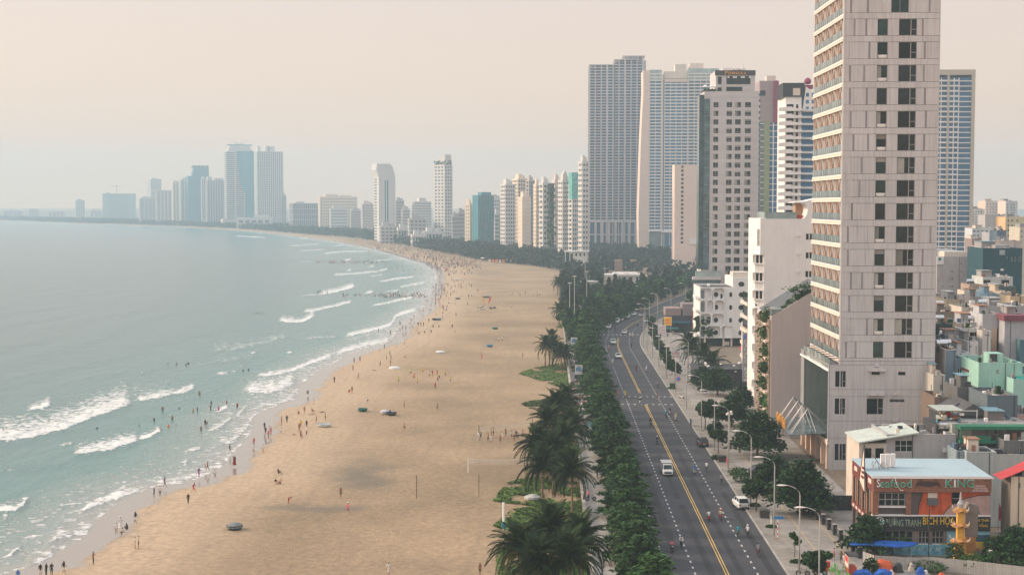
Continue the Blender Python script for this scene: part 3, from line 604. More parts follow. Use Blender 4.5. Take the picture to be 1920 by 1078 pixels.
# ------------------------------------------------------------ buildings: shared tools
WHITE=M('wall_white',(.80,.76,.73),rough=.85,var=.05,scale=.25,streak=.10);CREAM=M('wall_cream',(.66,.58,.50),rough=.85,var=.06,streak=.1);PEACH=M('wall_peach',(.74,.58,.49),rough=.85,var=.06,streak=.08)
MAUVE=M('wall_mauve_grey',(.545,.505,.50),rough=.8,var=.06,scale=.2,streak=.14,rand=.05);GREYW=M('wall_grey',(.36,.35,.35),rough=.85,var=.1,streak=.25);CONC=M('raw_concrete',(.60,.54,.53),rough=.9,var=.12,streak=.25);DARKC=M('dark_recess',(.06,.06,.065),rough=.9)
ROOFG=M('roof_deck',(.26,.25,.24),rough=.95,var=.25,scale=.5);METAL=M('steel_grey',(.42,.42,.42),rough=.45,metal=.6,spec=.5);DARKM=M('dark_metal',(.045,.045,.05),rough=.5);GALV=M('galvanised_pole',(.50,.48,.46),rough=.5,metal=.3)
GL_DARK=glass('glass_dark',(.016,.024,.024),rough=.06,rand=.5);GL_GREEN=glass('glass_green',(.020,.042,.038),rough=.07,rand=.5);GL_BLUE=glass('glass_blue',(.05,.15,.27),rough=.12,var=.35,scale=.12);GL_TEAL=glass('glass_teal',(.030,.17,.20),rough=.15,var=.25,scale=.05);GL_FAR=glass('glass_far',(.09,.12,.15),rough=.25,var=.5,scale=.12)
GL_PALE=glass('glass_pale',(.26,.31,.30),rough=.12,var=.25);CURT=M('curtain',(.30,.28,.25),rough=.9,rand=.45);FRAME=M('window_frame',(.32,.30,.29),rough=.5);FRAMEW=M('window_frame_white',(.66,.64,.60),rough=.5)
class Bld:
    """A building standing on the ground plane; local x right, y away from the camera, z up."""
    def __init__(s,name,label,cat,px0,px1,pytop,Y,D=12.0,pym=None,rz=0.0,group=None,X0=None,X1=None):
        pym=pym if pym is not None else max(pytop+40,480)
        a=AY(px0,pym,Y)[0] if X0 is None else X0;b=AY(px1,pym,Y)[0] if X1 is None else X1
        s.X0,s.X1,s.Y,s.D,s.W=a,b,Y,D,b-a;s.Z=AY((px0+px1)/2,pytop,Y)[1]
        s.root=T(name,label,cat,(a,Y,0),rz,group)
    def z(s,py,dy=0):return AY(1400,py,s.Y+dy)[1]
    def x(s,px,py=480,dy=0):return AY(px,py,s.Y+dy)[0]-s.X0
    def rect(s,px0,py0,px1,py1):                # photograph rectangle on the front plane -> x0,x1,z0,z1
        (xa,zt),(xb,zb)=AY(px0,py0,s.Y),AY(px1,py1,s.Y);return xa-s.X0,xb-s.X0,zb,zt
    def frame(s,face):
        return {'front':((0,0),0.0,s.W),'left':((0,s.D),-math.pi/2,s.D),'right':((s.W,0),math.pi/2,s.D)}[face]
def face_matrix(org,rz):return Matrix.Translation((org[0],org[1],0)) @ Matrix.Rotation(rz,4,'Z')
def holed_wall(W,z0,z1,holes,depth,m,mrev=None):
    mb=MB();mrev=mrev or m;zs=sorted({z0,z1} | {h[2] for h in holes} | {h[3] for h in holes});zs=[z for z in zs if z0-1e-6 <= z <= z1+1e-6]
    for a,b in zip(zs,zs[1:]):
        if b-a<1e-5:continue
        iv=sorted((h[0],h[1]) for h in holes if h[2]<b-1e-5 and h[3]>a+1e-5);x=0.0
        for p,q in iv+[(W,W)]:
            if p-x>1e-4:mb.quad((x,0,a),(p,0,a),(p,0,b),(x,0,b),m)
            x=max(x,q)
    for (p,q,a,b) in holes:
        mb.quad((p,0,a),(q,0,a),(q,depth,a),(p,depth,a),mrev);mb.quad((p,depth,b),(q,depth,b),(q,0,b),(p,0,b),mrev)
        mb.quad((p,0,a),(p,depth,a),(p,depth,b),(p,0,b),mrev);mb.quad((q,depth,a),(q,0,a),(q,0,b),(q,depth,b),mrev)
    return mb
WM={}
def window_mesh(w,h,style,gm,fm):
    k=(round(w,1),round(h,1),style,gm.name,fm.name)
    if k in WM:return WM[k]
    fr=MB();t=.07
    fr.box(0,w,0,.09,0,t,fm);fr.box(0,w,0,.09,h-t,h,fm);fr.box(0,t,.002,.088,t,h-t,fm);fr.box(w-t,w,.002,.088,t,h-t,fm)
    if 'v' in style:fr.box(w/2-t/2,w/2+t/2,.01,.08,t,h-t,fm)
    if 's' in style:                                 # big pane left, narrow casement right with a low transom
        x=w*.65;fr.box(x,x+.16,.01,.08,t,h-t,fm);fr.box(x+.16,w-t,.012,.078,h*.36,h*.36+.1,fm)
    if 'h' in style:fr.box(t,w-t,.012,.078,h*.62,h*.62+t,fm)
    if 'g' in style:
        n=max(2,round(w/1.0));
        for i in range(1,n):fr.box(w*i/n-.03,w*i/n+.03,.01,.08,t,h-t,fm)
        fr.box(t,w-t,.012,.078,h*.5,h*.5+.06,fm)
    gl=MB();gl.quad((.02,.06,.02),(w-.02,.06,.02),(w-.02,.06,h-.02),(.02,.06,h-.02),gm)
    if 'c' in style:gl.quad((.1,.055,h*.05),(w*.42,.055,h*.05),(w*.42,.055,h*.95),(.1,.055,h*.95),CURT)
    if 'b' in style:gl.quad((.06,.055,h*.72),(w-.06,.055,h*.72),(w-.06,.055,h*.98),(.06,.055,h*.98),CURT)
    WM[k]=(fr.mesh('window'),gl.mesh('pane'));return WM[k]
def punched(b,face,m,holes,z0,z1,depth=.25,gm=None,fm=None,style='',single=True,W=None,name='wall',fixed_styles=None):
    org,rz,FW=b.frame(face);FW=W or FW;gm=gm or GL_DARK;fm=fm or FRAME
    wall=holed_wall(FW,z0,z1,holes,depth,m).put(name,b.root,(org[0],org[1],0),rz)
    R3=Matrix.Rotation(rz,3,'Z')
    if single:
        for i,(p,q,a,c) in enumerate(holes):
            st=fixed_styles[i] if fixed_styles else style+rnd.choice(['','','c','b'] if 'C' in style else [''])
            fr,gl=window_mesh(q-p,c-a,st,gm,fm);off=R3 @ Vector((p,depth-.09,a))
            w=put('window',fr,b.root,(org[0]+off.x,org[1]+off.y,a),rz);put('pane',gl,w)
    else:
        g=MB()
        for (p,q,a,c) in holes:g.quad((p,depth-.01,a),(q,depth-.01,a),(q,depth-.01,c),(p,depth-.01,c),gm)
        g.put('window',b.root,(org[0],org[1],0),rz,kind='stuff')
    return wall
def shell(b,m,z0,z1,faces=('left','right','back','roof'),roofm=None,name='wall',par=.9,inset=0.0):
    mb=MB();W,D=b.W,b.D
    if 'front' in faces:mb.quad((0,0,z0),(W,0,z0),(W,0,z1),(0,0,z1),m)
    if 'left' in faces:mb.quad((0,D,z0),(0,0,z0),(0,0,z1),(0,D,z1),m)
    if 'right' in faces:mb.quad((W,0,z0),(W,D,z0),(W,D,z1),(W,0,z1),m)
    if 'back' in faces:mb.quad((W,D,z0),(0,D,z0),(0,D,z1),(W,D,z1),m)
    o=mb.put(name,b.root)
    if 'roof' in faces:
        r=MB();rm=roofm or ROOFG;zz=z1-par
        r.quad((0,0,zz),(W,0,zz),(W,D,zz),(0,D,zz),rm)
        t=.22                                      # inner parapet faces and coping
        for (x0,x1,y0,y1) in ((0,W,0,t),(0,W,D-t,D),(0,t,t,D-t),(W-t,W,t,D-t)):r.box(x0-.03,x1+.03,y0-.03,y1+.03,z1-.02,z1+.08,m);r.box(x0+.01,x1-.01,y0+.01,y1-.01,zz,z1-.02,m)
        r.put('roof',b.root)
    return o
def grid(x0,dx,nx,w,z0,dz,nz,h):return [(x0+i*dx,x0+i*dx+w,z0+j*dz,z0+j*dz+h) for j in range(nz) for i in range(nx)]
def far_tower(label,px0,px1,pytop,Y,floors,nf,ns,m,gm,fs=.45,fc=.4,side=.3,theta=24,name='tower_block',cat='tower',group=None,crown=None,D=None,slabs=False,top=None,out=.5):
    """Tower of a glazed core behind floor slabs and piers: every storey and bay stands proud of the glass."""
    tot=(px1-px0)*Y/F;th=R(theta);pym=430
    if theta:Dp=D or max(4,side*tot/math.sin(th));W=max(3,(tot-Dp*math.sin(th))/math.cos(th));ox=AY(px0,pym,Y)[0]+Dp*math.sin(th)
    else:W=tot;Dp=D or 20;ox=AY(px0,pym,Y)[0]
    Z=AY((px0+px1)/2,pytop,Y)[1];r=T(name,label,cat,(ox,Y,0),th,group)
    c=MB();c.box(.5,W-.5,.5,Dp-.5,-1,Z-.3,gm);c.put('glazing',r)
    dz=Z/floors;s=MB();k=MB()
    for i in range(1,floors+1):
        z=i*dz
        if slabs:pass
        s.box(.5-out,W-.5+out,.5-out,Dp-.5+out,z-dz*fs,z,m)
    if slabs:
        sb=MB();sb.box(.5-out,W-.5+out,.5-out,Dp-.5+out,-dz*fs,0,m);me=sb.mesh('floor_slab')
        for i in range(1,floors+1):put('floor_slab',me,r,(0,0,i*dz))
    else:s.put('floor_slab',r,kind='stuff')
    o2=out*.8
    for i in range(nf+1):
        w=W*fc/(nf+1);x=(W-w)*i/nf if nf else 0;k.box(x,x+w,.5-o2,.5,-1,Z-.02,m)
    for i in range(ns+1):
        w=Dp*fc/(ns+1);y=.5-o2+.02+(Dp-w)*i/max(1,ns);k.box(.5-o2+.02,.5,y,y+w,-1,Z-.02,m);k.box(W-.5,W-.5+o2,y,y+w,-1,Z-.02,m)
    k.put('pier',r,kind='stuff')
    t=MB()
    for (a,bb,c0,d0,h) in (crown or [(.15,.5,.2,.8,4.5),(.55,.85,.3,.7,3)]):t.box(a*W,bb*W,c0*Dp,d0*Dp,Z-.01,Z+h,top or m)
    t.put('roof_housing',r)
    return r,W,Dp,Z
GC=glass('glass_cyan',(.06,.27,.33),rough=.2,var=.15,scale=.03)
FARW=M('far_wall_white',(.57,.55,.53),rough=.9,var=.05,scale=.05);FARG=M('far_wall_grey',(.44,.41,.40),rough=.9,var=.08,scale=.05);FARC=M('far_wall_cream',(.72,.60,.48),rough=.9,var=.05,scale=.05);FARP=M('far_wall_pink',(.60,.50,.46),rough=.9,var=.05,scale=.05)
GREENV=leafmat('hanging_green',(.03,.075,.045))
# ------------------------------------------------------------ far skyline, left to right
far_tower('small hazy grey block alone on the far left coast',137,158,376,4350,14,4,2,FARG,GL_FAR)
b=far_tower('wide low hazy green block with a crane on its roof',190,252,363,4050,20,1,1,M('green_screen',(.33,.42,.38)),GL_FAR,fs=.8,theta=12,side=.05,crown=[(.1,.2,.3,.6,3)])
mb=MB();W=b[1];mb.box(W*.42,W*.44,8,9,b[3],b[3]+22,METAL);mb.box(W*.2,W*.6,8.2,8.8,b[3]+20,b[3]+21.5,METAL);o=mb.put('tower_crane',None,b[0].location,b[0].rotation_euler[2],label='thin tower crane on the roof of the wide hazy block',cat='crane')
far_tower('pale hazy tower rising behind the grey mid-rise pair',266,302,336,3850,34,8,5,FARW,GL_FAR,fs=.4,side=.5)
far_tower('grey mid-rise with a sunlit white edge, leftmost above the shore trees',257,292,372,3560,16,4,3,FARG,GL_FAR,fs=.6,side=.16)
far_tower('grey banded mid-rise with flat overhanging roof beside the stepped cream tower',290,321,358,3480,17,4,3,FARP,GL_FAR,fs=.5,side=.12,crown=[(-.08,1.05,-.1,1.05,2)])
far_tower('stepped cream tower with one sunlit side, left of the dark teal tower',320,336,341,3340,26,2,2,FARC,GL_FAR,fs=.55,side=.3)
far_tower('lower cream block joined to the stepped cream tower',334,360,337,3390,24,3,2,FARW,GL_FAR,fs=.5,side=.2)
b=far_tower('dark teal glass tower with a leafy crown, under the twin towers',345,390,330,3330,30,3,2,GC,GC,fs=.2,side=.2,crown=[(.28,1,.1,.9,20),(.22,.34,.2,.8,10)],top=GC)
mb=MB();W=b[1];g=np.random.default_rng(2);put('roof_garden',crown_mesh('roof_garden',np.stack([g.uniform(W*.25,W,160),g.uniform(2,b[2],160),b[3]+19+g.uniform(0,5,160)],1),3.0,GREENV,g),b[0])
far_tower('unfinished concrete tower with cranes, left of the blue wedge tower',376,422,338,3230,28,7,4,FARG,GL_FAR,fs=.3,side=.28,crown=[(.1,.3,.2,.7,8),(.5,.9,.2,.8,5)])
far_tower('white edged narrow block in front of the unfinished tower',376,386,335,3200,27,2,2,FARW,GL_FAR,fs=.35,side=.3)
# twin towers
b,W,D,Z=far_tower('tall tower of white balcony bands with a blue glass wedge and spiky crown',418,473,284,3060,38,3,2,FARW,GL_FAR,fs=.5,fc=.16,side=.12,crown=[(.1,.95,.1,.9,5),(.14,.9,.14,.86,12)])
mb=MB();mb.prism([(W*.66,14),(W+.4,14),(W+.4,Z+1),(W*.40,Z+1),(W*.5,Z*.62),(W*.72,Z*.40)],-1.6,D*.5,GC);mb.put('glass_wedge',b)
mb=MB();mb.box(W*.1,W*.98,D*.1,D*.9,Z+13,Z+15,GC)
for i in range(7):a=(i-3)*.22;mb.tube([(W*.52+(i-3)*1.6,D*.5,Z+15),(W*.52+(i-3)*4.6,D*.5,Z+19+abs(i-3)*1.6)],[.7,.3],4,METAL)
mb.put('crown',b);mb=MB();mb.box(-8,W+6,-4,D,0,17,FARP);mb.put('podium',b)
far_tower('tall white slab tower with fine vertical ribs, right of the blue wedge tower',473,529,284,2980,42,12,4,FARW,GL_FAR,fs=.35,fc=.5,side=.18,crown=[(.05,.16,.2,.7,11),(.36,.46,.2,.7,12),(.5,.7,.2,.8,11)])
far_tower('small hazy block right behind the ribbed slab tower',528,537,366,3000,14,2,1,FARG,GL_FAR)
far_tower('low white pavilion roofs among the shore trees below the twin towers',440,508,408,2840,2,5,1,FARW,GL_FAR,fs=.5,theta=8,side=.05,crown=[(.5,.9,.2,.9,5)],name='beach_club',cat='building')
far_tower('unfinished low frame of grey columns and open floors',538,594,381,2640,5,12,4,FARG,GL_FAR,fs=.14,fc=.3,side=.2,crown=[(.2,.5,.3,.7,3)],name='unfinished_building',cat='building')
far_tower('broad cream hotel with rows of small windows',594,668,369,2480,12,16,4,FARC,GL_FAR,fs=.6,fc=.6,side=.08,theta=16,name='hotel',cat='hotel')
far_tower('lower white wing in front of the broad cream hotel',617,650,391,2400,8,7,3,FARW,GL_FAR,fs=.55,fc=.5,side=.1,name='hotel_wing',cat='hotel')
for i,(a,c,t,Y,m,lb) in enumerate([(0,40,396,4750,FARG,'faint low blocks at the far left edge of the coast'),(52,72,394,4600,FARG,'faint low block left of the small hazy tower'),(85,120,397,4450,FARP,'long faint low hall on the far left coast'),(166,190,395,4200,FARW,'faint white low block left of the green screened block'),(655,676,394,2330,FARG,'grey low block right of the cream hotel'),(676,700,382,2230,FARP,'small pinkish block left of the slanted white tower'),(740,758,376,2000,FARG,'narrow grey block right behind the slanted white tower'),(752,768,392,1900,FARW,'white low block beside the grey stepped hotel'),(846,860,405,1560,FARG,'low balcony block right of the roof garden tower'),(856,874,398,1600,FARG,'blank grey block left of the narrow cream one'),(920,940,372,1650,FARW,'pale tower behind the dark teal block'),(925,944,400,1500,FARW,'pale mid-rise right of the dark teal block'),(708,745,424,1750,FARG,'long low grey roof under the slanted tower'),(762,800,410,1700,FARG,'plain grey hall below the grey stepped hotel')]):
    far_tower(lb,a,c,t,Y,max(3,int((AY(900,t,Y)[1])/4)),4,2,m,GL_FAR,fs=.55,fc=.45,side=.15,theta=14,name='far_block',cat='building')
b,W,D,Z=far_tower('slim white tower with slanted top and dark vertical slot',698,740,332,1850,22,0,0,FARW,GL_FAR,fs=.5,side=.30,crown=[(.05,.95,.1,.9,.5)])
mb=MB();mb.box(-.05,W+.3,-.35,1.5,-1,Z,FARW);mb.put('front_wall',b);mb=MB();mb.box(W*.36,W*.42,-.45,.2,12,Z-4,GL_TEAL);mb.box(W*.50,W*.57,-.46,.2,-1,Z-4,GL_TEAL);mb.put('glass_slot',b)
mb=MB();mb.prism([(0,Z),(W,Z),(W*1.0,Z+3),(W*.86,Z+13),(W*.7,Z+17),(-2,Z+17),(-3,Z+9)],.3,D,FARW);mb.put('slanted_crown',b)
b,W,D,Z=far_tower('grey stepped hotel with dark centre strip in the hazy middle distance',770,808,378,2000,14,8,3,FARW,GL_FAR,fs=.5,fc=.5,side=.2,crown=[(.3,.7,.1,.9,5)],name='hotel',cat='hotel')
b,W,D,Z=far_tower('white hotel tower with a roof garden and penthouse',811,848,309,1700,24,3,3,FARW,GL_FAR,fs=.48,fc=.45,side=.62,theta=40,crown=[(.2,.98,.1,.6,12)])
g=np.random.default_rng(4);put('roof_garden',crown_mesh('roof_garden',np.stack([g.uniform(0,W,200),g.uniform(-1,D,200),Z+g.uniform(0,6,200)*g.uniform(.3,1,200)],1),1.8,GREENV,g),b)
far_tower('narrow sunlit cream block beside the dark teal one',871,886,382,1480,13,3,2,FARC,GL_FAR,fs=.6,fc=.6,side=.7,theta=50)
b,W,D,Z=far_tower('dark teal block with a wavy lattice front',883,926,366,1450,18,0,0,GC,GL_TEAL,fs=.08,fc=.1,side=.3,crown=[(.3,.9,.2,.8,3)],top=GC)
mb=MB();WV=M('lattice_grey',(.22,.30,.32))
for i in range(11):
    x=W*(i+.5)/11;mb.tube([(x+math.sin(j*.8+(i%2)*math.pi)*.9,-.3,Z*j/16) for j in range(17)],.25,4,WV)
mb.put('lattice',b)
# cluster between the teal block and the concrete towers
CL=[(938,966,345,1330,18,4,3,FARW,.5,'white tower with tall slots at its top, leftmost of the cluster'),(961,990,335,1380,20,4,3,FARC,.4,'cream tower with balconies, second in the cluster'),(972,994,369,1270,15,0,0,FARC,.95,'blank cream slab standing before the cluster'),(986,1002,338,1350,20,3,1,FARG,.3,'grey glazed strip tower in the cluster'),(1001,1013,345,1220,19,1,1,FARC,.8,'narrow pale tower left of the white balcony tower'),(1011,1032,342,1210,15,2,1,FARW,.55,'white tower of deep balconies beside the green wall'),(1036,1050,336,1230,18,1,1,FARP,.9,'mauve blank tower right of the green wall'),(1047,1070,337,1150,18,4,2,FARW,.6,'white tower with an arched top and arched door'),(1066,1086,345,1140,17,3,1,FARW,.5,'pale tower with green glass top'),(1085,1104,302,1120,20,2,2,FARW,.55,'white tower of rounded balconies touching the unfinished tower')]
for (a,c,t,Y,fl,nf,ns,m,fs,lb) in CL:
    b,W,D,Z=far_tower(lb,a,c,t,Y,fl,nf,ns,m,GL_FAR,fs=fs,fc=.4,side=.35,theta=22,out=.9)
    if 'green glass' in lb:mb=MB();mb.box(-.6,W+.5,-.6,D*.8,Z-12,Z+9,glass('glass_mint',(.10,.30,.27),rough=.15));mb.put('glass_top',b)
    if 'arched top' in lb:mb=MB();mb.prism([(0,Z-.1),(W*.5,Z-.1),(W*.5,Z+4),(W*.4,Z+6),(W*.25,Z+7),(W*.1,Z+6),(0,Z+4)],-.6,2,FARW);mb.put('arched_gable',b)
b=AY(1028,400,1205)[0];g=np.random.default_rng(6);zz=g.uniform(2,64,900);o=T('planted_tower','tower edge covered in hanging green plants','tower',(b,1205,0));mb=MB();mb.box(0,5,2,12,0,64,FARG);mb.put('wall',o)
put('hanging_plants',crown_mesh('hanging_plants',np.stack([g.uniform(-.5,5.5,900)+np.sin(zz*1.2),g.uniform(-.6,2,900),zz],1),1.3,GREENV,g),o,kind='stuff')
# low clubs and restaurants on the far beach edge
for (a,c,t,Y,lb) in [(722,742,430,1800,'white two storey beach pavilion, left end of the far beach buildings'),(742,772,427,1740,'white beach restaurant with flat roofs at the far sand edge'),(768,800,440,1600,'dark beach bar with pale posts at the far sand edge'),(790,830,434,1640,'long low white roof behind the far beach bar'),(720,752,444,1770,'low white kiosk row on the far sand')]:
    far_tower(lb,a,c,t,Y,2,5,2,FARW,GL_FAR,fs=.4,fc=.3,side=.15,theta=14,name='beach_restaurant',cat='restaurant')
# ------------------------------------------------------------ the tall concrete frame tower and the cream tower beside it
b=Bld('concrete_tower','tallest unfinished tower, an open grid of raw concrete floors and columns with blue glass behind','tower',1104,1204,121,1400,38);W,D,Z=b.W,b.D,AY(1160,121,1400)[1];zp=b.z(412);r=b.root
Zs=[(0,11,Z-1.5),(11,24,Z),(24,W,Z+4)]
GLB=glass('glass_site_blue',(.07,.18,.34),rough=.3,var=.35,scale=.15)
mb=MB()
for x0,x1,zt in Zs:mb.box(x0+1.2,x1-.01,1.4 if x0 else 2.6,D-1,0,zt-3,GLB)
mb.put('glazing',r);nfl=54;dz=(Z-zp)/nfl;sm=MB();sm.box(-.1,W+.1,0,D,-.85,0,CONC);me=sm.mesh('floor_slab')
for i in range(nfl+1):put('floor_slab',me,r,(0,0,zp+i*dz))
mb=MB();mb.box(24,W+.1,0,D,-.5,0,CONC);me=mb.mesh('floor_slab')
for i in (1,2):put('floor_slab',me,r,(0,0,Z+i*2.4))
for i in range(10):
    x=W*i/9;c=MB();zt=[q[2] for q in Zs if q[0]-.01 <= x][-1];wd=.5 if i%3 else .85;c.box(x-wd,x+wd,-.25,.9,0,zt,CONC);c.put('column',r)
for i in range(7):
    y=1+D*.97*i/6;c=MB();c.box(-.3,.9,y-.8,y+.8,0,Z-1.5,CONC);c.put('column',r)
mb=MB();mb.box(-1.5,W+1.5,-1.2,D,zp-2.6,zp-.7,CONC);mb.put('podium_slab',r);c=MB();mb=MB();mb.box(-1.5,W+1.5,-1.2,D,zp-15,zp-14,CONC);mb.put('podium_slab',r)
for i in range(9):x=W*i/8;c=MB();c.box(x-1.1,x+1.1,-1.4,1,0,zp-2.6,CONC);c.put('podium_column',r)
t=MB();zt=b.z(104)
t.box(W*.62,W+2,.5,D,zt-1,zt,CONC);t.box(W*.50,W*.60,4,D,Z,zt-6,CONC);t.box(W*.66,W*.9,3,D*.8,Z+4,zt-1,CONC)
for i in range(5):x=W*(.62+.095*i);t.box(x-.5,x+.5,.6,1.6,Z+4,zt-1,CONC)
t.put('roof_frame',r);t=MB();t.box(W-4,W+3.0,4,D,0,Z+4,CONC);t.put('side_wall',r)
b=Bld('residence_tower','cream tower with white balcony lines, blue glass and a bare sunlit end wall','tower',1216,1345,131,1300,40);W,D,r=b.W,b.D,b.root;z1=b.z(150);zp=b.z(430)
ew=MB();ew.prism([(0,0),(6.5,0),(6.5,b.z(132)),(.5,b.z(132)),(.8,b.z(170)),(-1.2,b.z(260)),(-3,b.z(400)),(-2.5,0)],-.6,30,PEACH);ew.put('end_wall',r,(-6.2,0,0))
mb=MB();mb.box(.4,W,1.2,D,0,z1,GL_BLUE);mb.put('glazing',r);nfl=46;dz=(z1-zp)/nfl
xs=[(0,b.x(1239),0),(b.x(1244),b.x(1288),0),(b.x(1288),b.x(1345),-1.6)]
for k,(xa,xb,yy) in enumerate(xs):
    sm=MB();sm.box(xa,xb,yy,2,-.95,0,WHITE);me=sm.mesh('balcony_slab');rl=MB();rl.box(xa+.1,xb-.1,yy+.06,yy+.1,0,.75,GL_PALE);rm=rl.mesh('balcony_rail')
    top=nfl+(0 if k == 1 else 2)
    for i in range(top+1):put('balcony_slab',me,r,(0,0,zp+i*dz))
    pm=MB()
    for i in range(1+int((xb-xa)/5)):pm.box(xa+i*(xb-xa-.6)/int((xb-xa)/5),xa+i*(xb-xa-.6)/int((xb-xa)/5)+.6,yy+.15,1.3,0,z1+(2*dz if k != 1 else-.3),CREAM)
    pm.put('partition',r,kind='stuff')
mb=MB();mb.box(b.x(1239),b.x(1242),.2,2,0,b.z(140),CREAM);mb.box(b.x(1242),b.x(1244),.9,2,0,b.z(150),M('slot_blue',(.05,.10,.18)));mb.put('dividing_pier',r)
mb=MB();mb.box(0,b.x(1239),.3,14,b.z(150),b.z(131),GL_PALE);mb.box(b.x(1288),b.x(1345),-1,14,b.z(150),b.z(129),GL_PALE);mb.put('glass_penthouse',r)
mb=MB();mb.box(b.x(1244),b.x(1288),-.2,14,b.z(154),b.z(148),PEACH);mb.box(b.x(1244),b.x(1290),6,20,b.z(146),b.z(133),CREAM);mb.box(b.x(1265),b.x(1286),8,20,b.z(133),b.z(119),CREAM);mb.box(b.x(1293),b.x(1318),8,20,b.z(129),b.z(117),PEACH);mb.put('roof_housing',r)
mb=MB();mb.box(-.5,W,-.8,2,0,zp-16,CREAM);mb.box(.5,b.x(1239),-.9,0,4,zp-2,GL_PALE);mb.box(-.5,W,-.9,2,zp-3,zp-1,WHITE);mb.put('podium',r)
b=Bld('hotel_annex','plain peach block with a single column of small dark windows','building',1264,1309,309,1100,22);h=[(b.x(1276),b.x(1281),z,z+1.9) for z in [b.z(457-i*7.9) for i in range(19)]]
punched(b,'front',PEACH,h,0,b.Z,.4,GL_DARK);shell(b,PEACH,0,b.Z);mb=MB();mb.box(b.x(1293),b.x(1308),-.8,0,b.z(458),b.z(448),WHITE);mb.put('balcony',b.root)
# ------------------------------------------------------------ Grey hotel with the lettered crown
b=Bld('grey_hotel_tower','grey hotel tower of square windows with golden lettering on a black crown','hotel',1319,1421,172,560,24,pym=400);W,D,r=b.W,b.D,b.root
wx=[(b.x(1337,300),b.x(1346.5,300)),(b.x(1361.5,300),b.x(1372,300)),(b.x(1377.5,300),b.x(1388.5,300)),(b.x(1396,300),b.x(1407.5,300))];rows=[191.8+16.16*i for i in range(20)]
h=[(a,c,b.z(y+10),b.z(y)) for y in rows for a,c in wx]+[(wx[1][0],wx[1][1],b.z(519),b.z(508))]
punched(b,'front',MAUVE,h,0,b.Z,.3,GL_DARK,FRAME,'vC');shell(b,MAUVE,0,b.Z,('left','right','back','roof'))
for y in [183+16.16*i for i in range(22)]:
    mb=MB();z=b.z(y);mb.box(b.x(1319.5),W,-.05,0,z-.05,z+.05,GREYW);mb.put('joint_band',r)
mb=MB();GTL=glass('glass_grey_teal',(.065,.10,.11),rough=.12);mb.box(.0,2.2,-.35,.2,b.z(505),b.z(186),GTL);
for i in range(20):mb.box(-.05,2.25,-.4,-.3,b.z(186+i*16.1),b.z(186+i*16.1)+.12,FRAME)
mb.put('curtain_wall',r);mb=MB();mb.box(-1.9,-.02,-.1,8,b.z(505),b.z(178),GTL);mb.put('glass_return',r)
z0,z1=b.z(172),b.z(132);xa,xb=b.x(1342,200),b.x(1416,200)
mb=MB();mb.box(xa,xb,.8,D-3,z0-1,z1,MAUVE);mb.put('crown_block',r)
mb=MB();mb.box(xa-.3,xb+.1,.5,.8,b.z(141.5),b.z(132),DARKM);mb.put('sign_band',r)
mb=MB();mb.box(b.x(1362,200),b.x(1392,200),.62,.8,b.z(171),b.z(163),GL_DARK);mb.box(b.x(1362,200),b.x(1407,200),.62,.8,b.z(158),b.z(143),GL_DARK);mb.box(b.x(1346,200),b.x(1353,200),.62,.8,b.z(158),b.z(144),GL_DARK);mb.box(b.x(1346,200),b.x(1353,200),.62,.8,b.z(172),b.z(164),GL_DARK)
for q in (1364,1374,1378,1389,1393,1404):mb.box(b.x(q,200),b.x(q+3.5,200),.5,.62,b.z(146.5),b.z(143.5),WHITE)
mb.put('crown_window',r)
GOLD=M('gold_letters',(.75,.36,.08),rough=.4);WL=M('white_letters',(.78,.78,.76),rough=.5);TEALL=M('green_letters',(.02,.33,.22),rough=.5);YELL=M('yellow_letters',(.75,.48,.04),rough=.5);REDL=M('red_letters',(.62,.05,.05),rough=.5)
def text(s,w,h,m,name,parent,loc,rz=0.0,ext=.06):
    c=bpy.data.curves.new('txt','FONT');c.body=s;c.extrude=.02;c.resolution_u=2;o=bpy.data.objects.new('txt',c);COL.objects.link(o)
    me=bpy.data.meshes.new_from_object(o.evaluated_get(bpy.context.evaluated_depsgraph_get()));bpy.data.objects.remove(o)
    n=len(me.vertices);A=np.empty(n*3,np.float32);me.vertices.foreach_get('co',A);A=A.reshape(-1,3);lo,hi=A.min(0),A.max(0)
    B=np.stack([(A[:,0]-lo[0])/(hi[0]-lo[0])*w,-(A[:,2]-lo[2])/max(1e-6,hi[2]-lo[2])*ext,(A[:,1]-lo[1])/(hi[1]-lo[1])*h],1)
    me.vertices.foreach_set('co',np.ascontiguousarray(B,np.float32).ravel());me.materials.clear();me.materials.append(m);me.update()
    return put(name,me,parent,loc,rz)
text('P',(1364-1359)*560/F,6.6*560/F,GOLD,'lettering',r,(b.x(1359.2,200),.48,b.z(140.2)),ext=.2);text('ENINSULA',33.5*560/F,5.2*560/F,GOLD,'lettering',r,(b.x(1365,200),.48,b.z(140.2)),ext=.2)
mb=MB()
for q in (1377,1389):mb.lathe([(0,0),(.8,.1),(1.3,.5),(1.45,1.0)],10,WHITE,(b.x(q,200)+1,4))
mb.put('satellite_dish',r,(0,0,z1));mb=MB()
for i in range(5):mb.box(b.x(1355+i*4,200),b.x(1358+i*4,200),3,4.5,z1,z1+1.3,WHITE)
mb.put('rooftop_unit',r);mb=MB();mb.tube([(b.x(1397,200),5,z1),(b.x(1397,200),5,z1+3)],.06,5,METAL);mb.put('antenna',r)
g=np.random.default_rng(9);put('terrace_planting',crown_mesh('terrace_planting',np.stack([g.uniform(0,b.x(1344),200),g.uniform(0,5,200),b.Z+g.uniform(-.2,1.0,200)],1),.6,LEAF,g),r)
mb=MB()
for q in (1318,1330,1337):mb.lathe([(1.5,b.Z+1.9),(.1,b.Z+2.7)],8,WHITE,(b.x(q+3),2));mb.tube([(b.x(q+3),2,b.Z-.5),(b.x(q+3),2,b.Z+2.4)],.06,5,METAL)
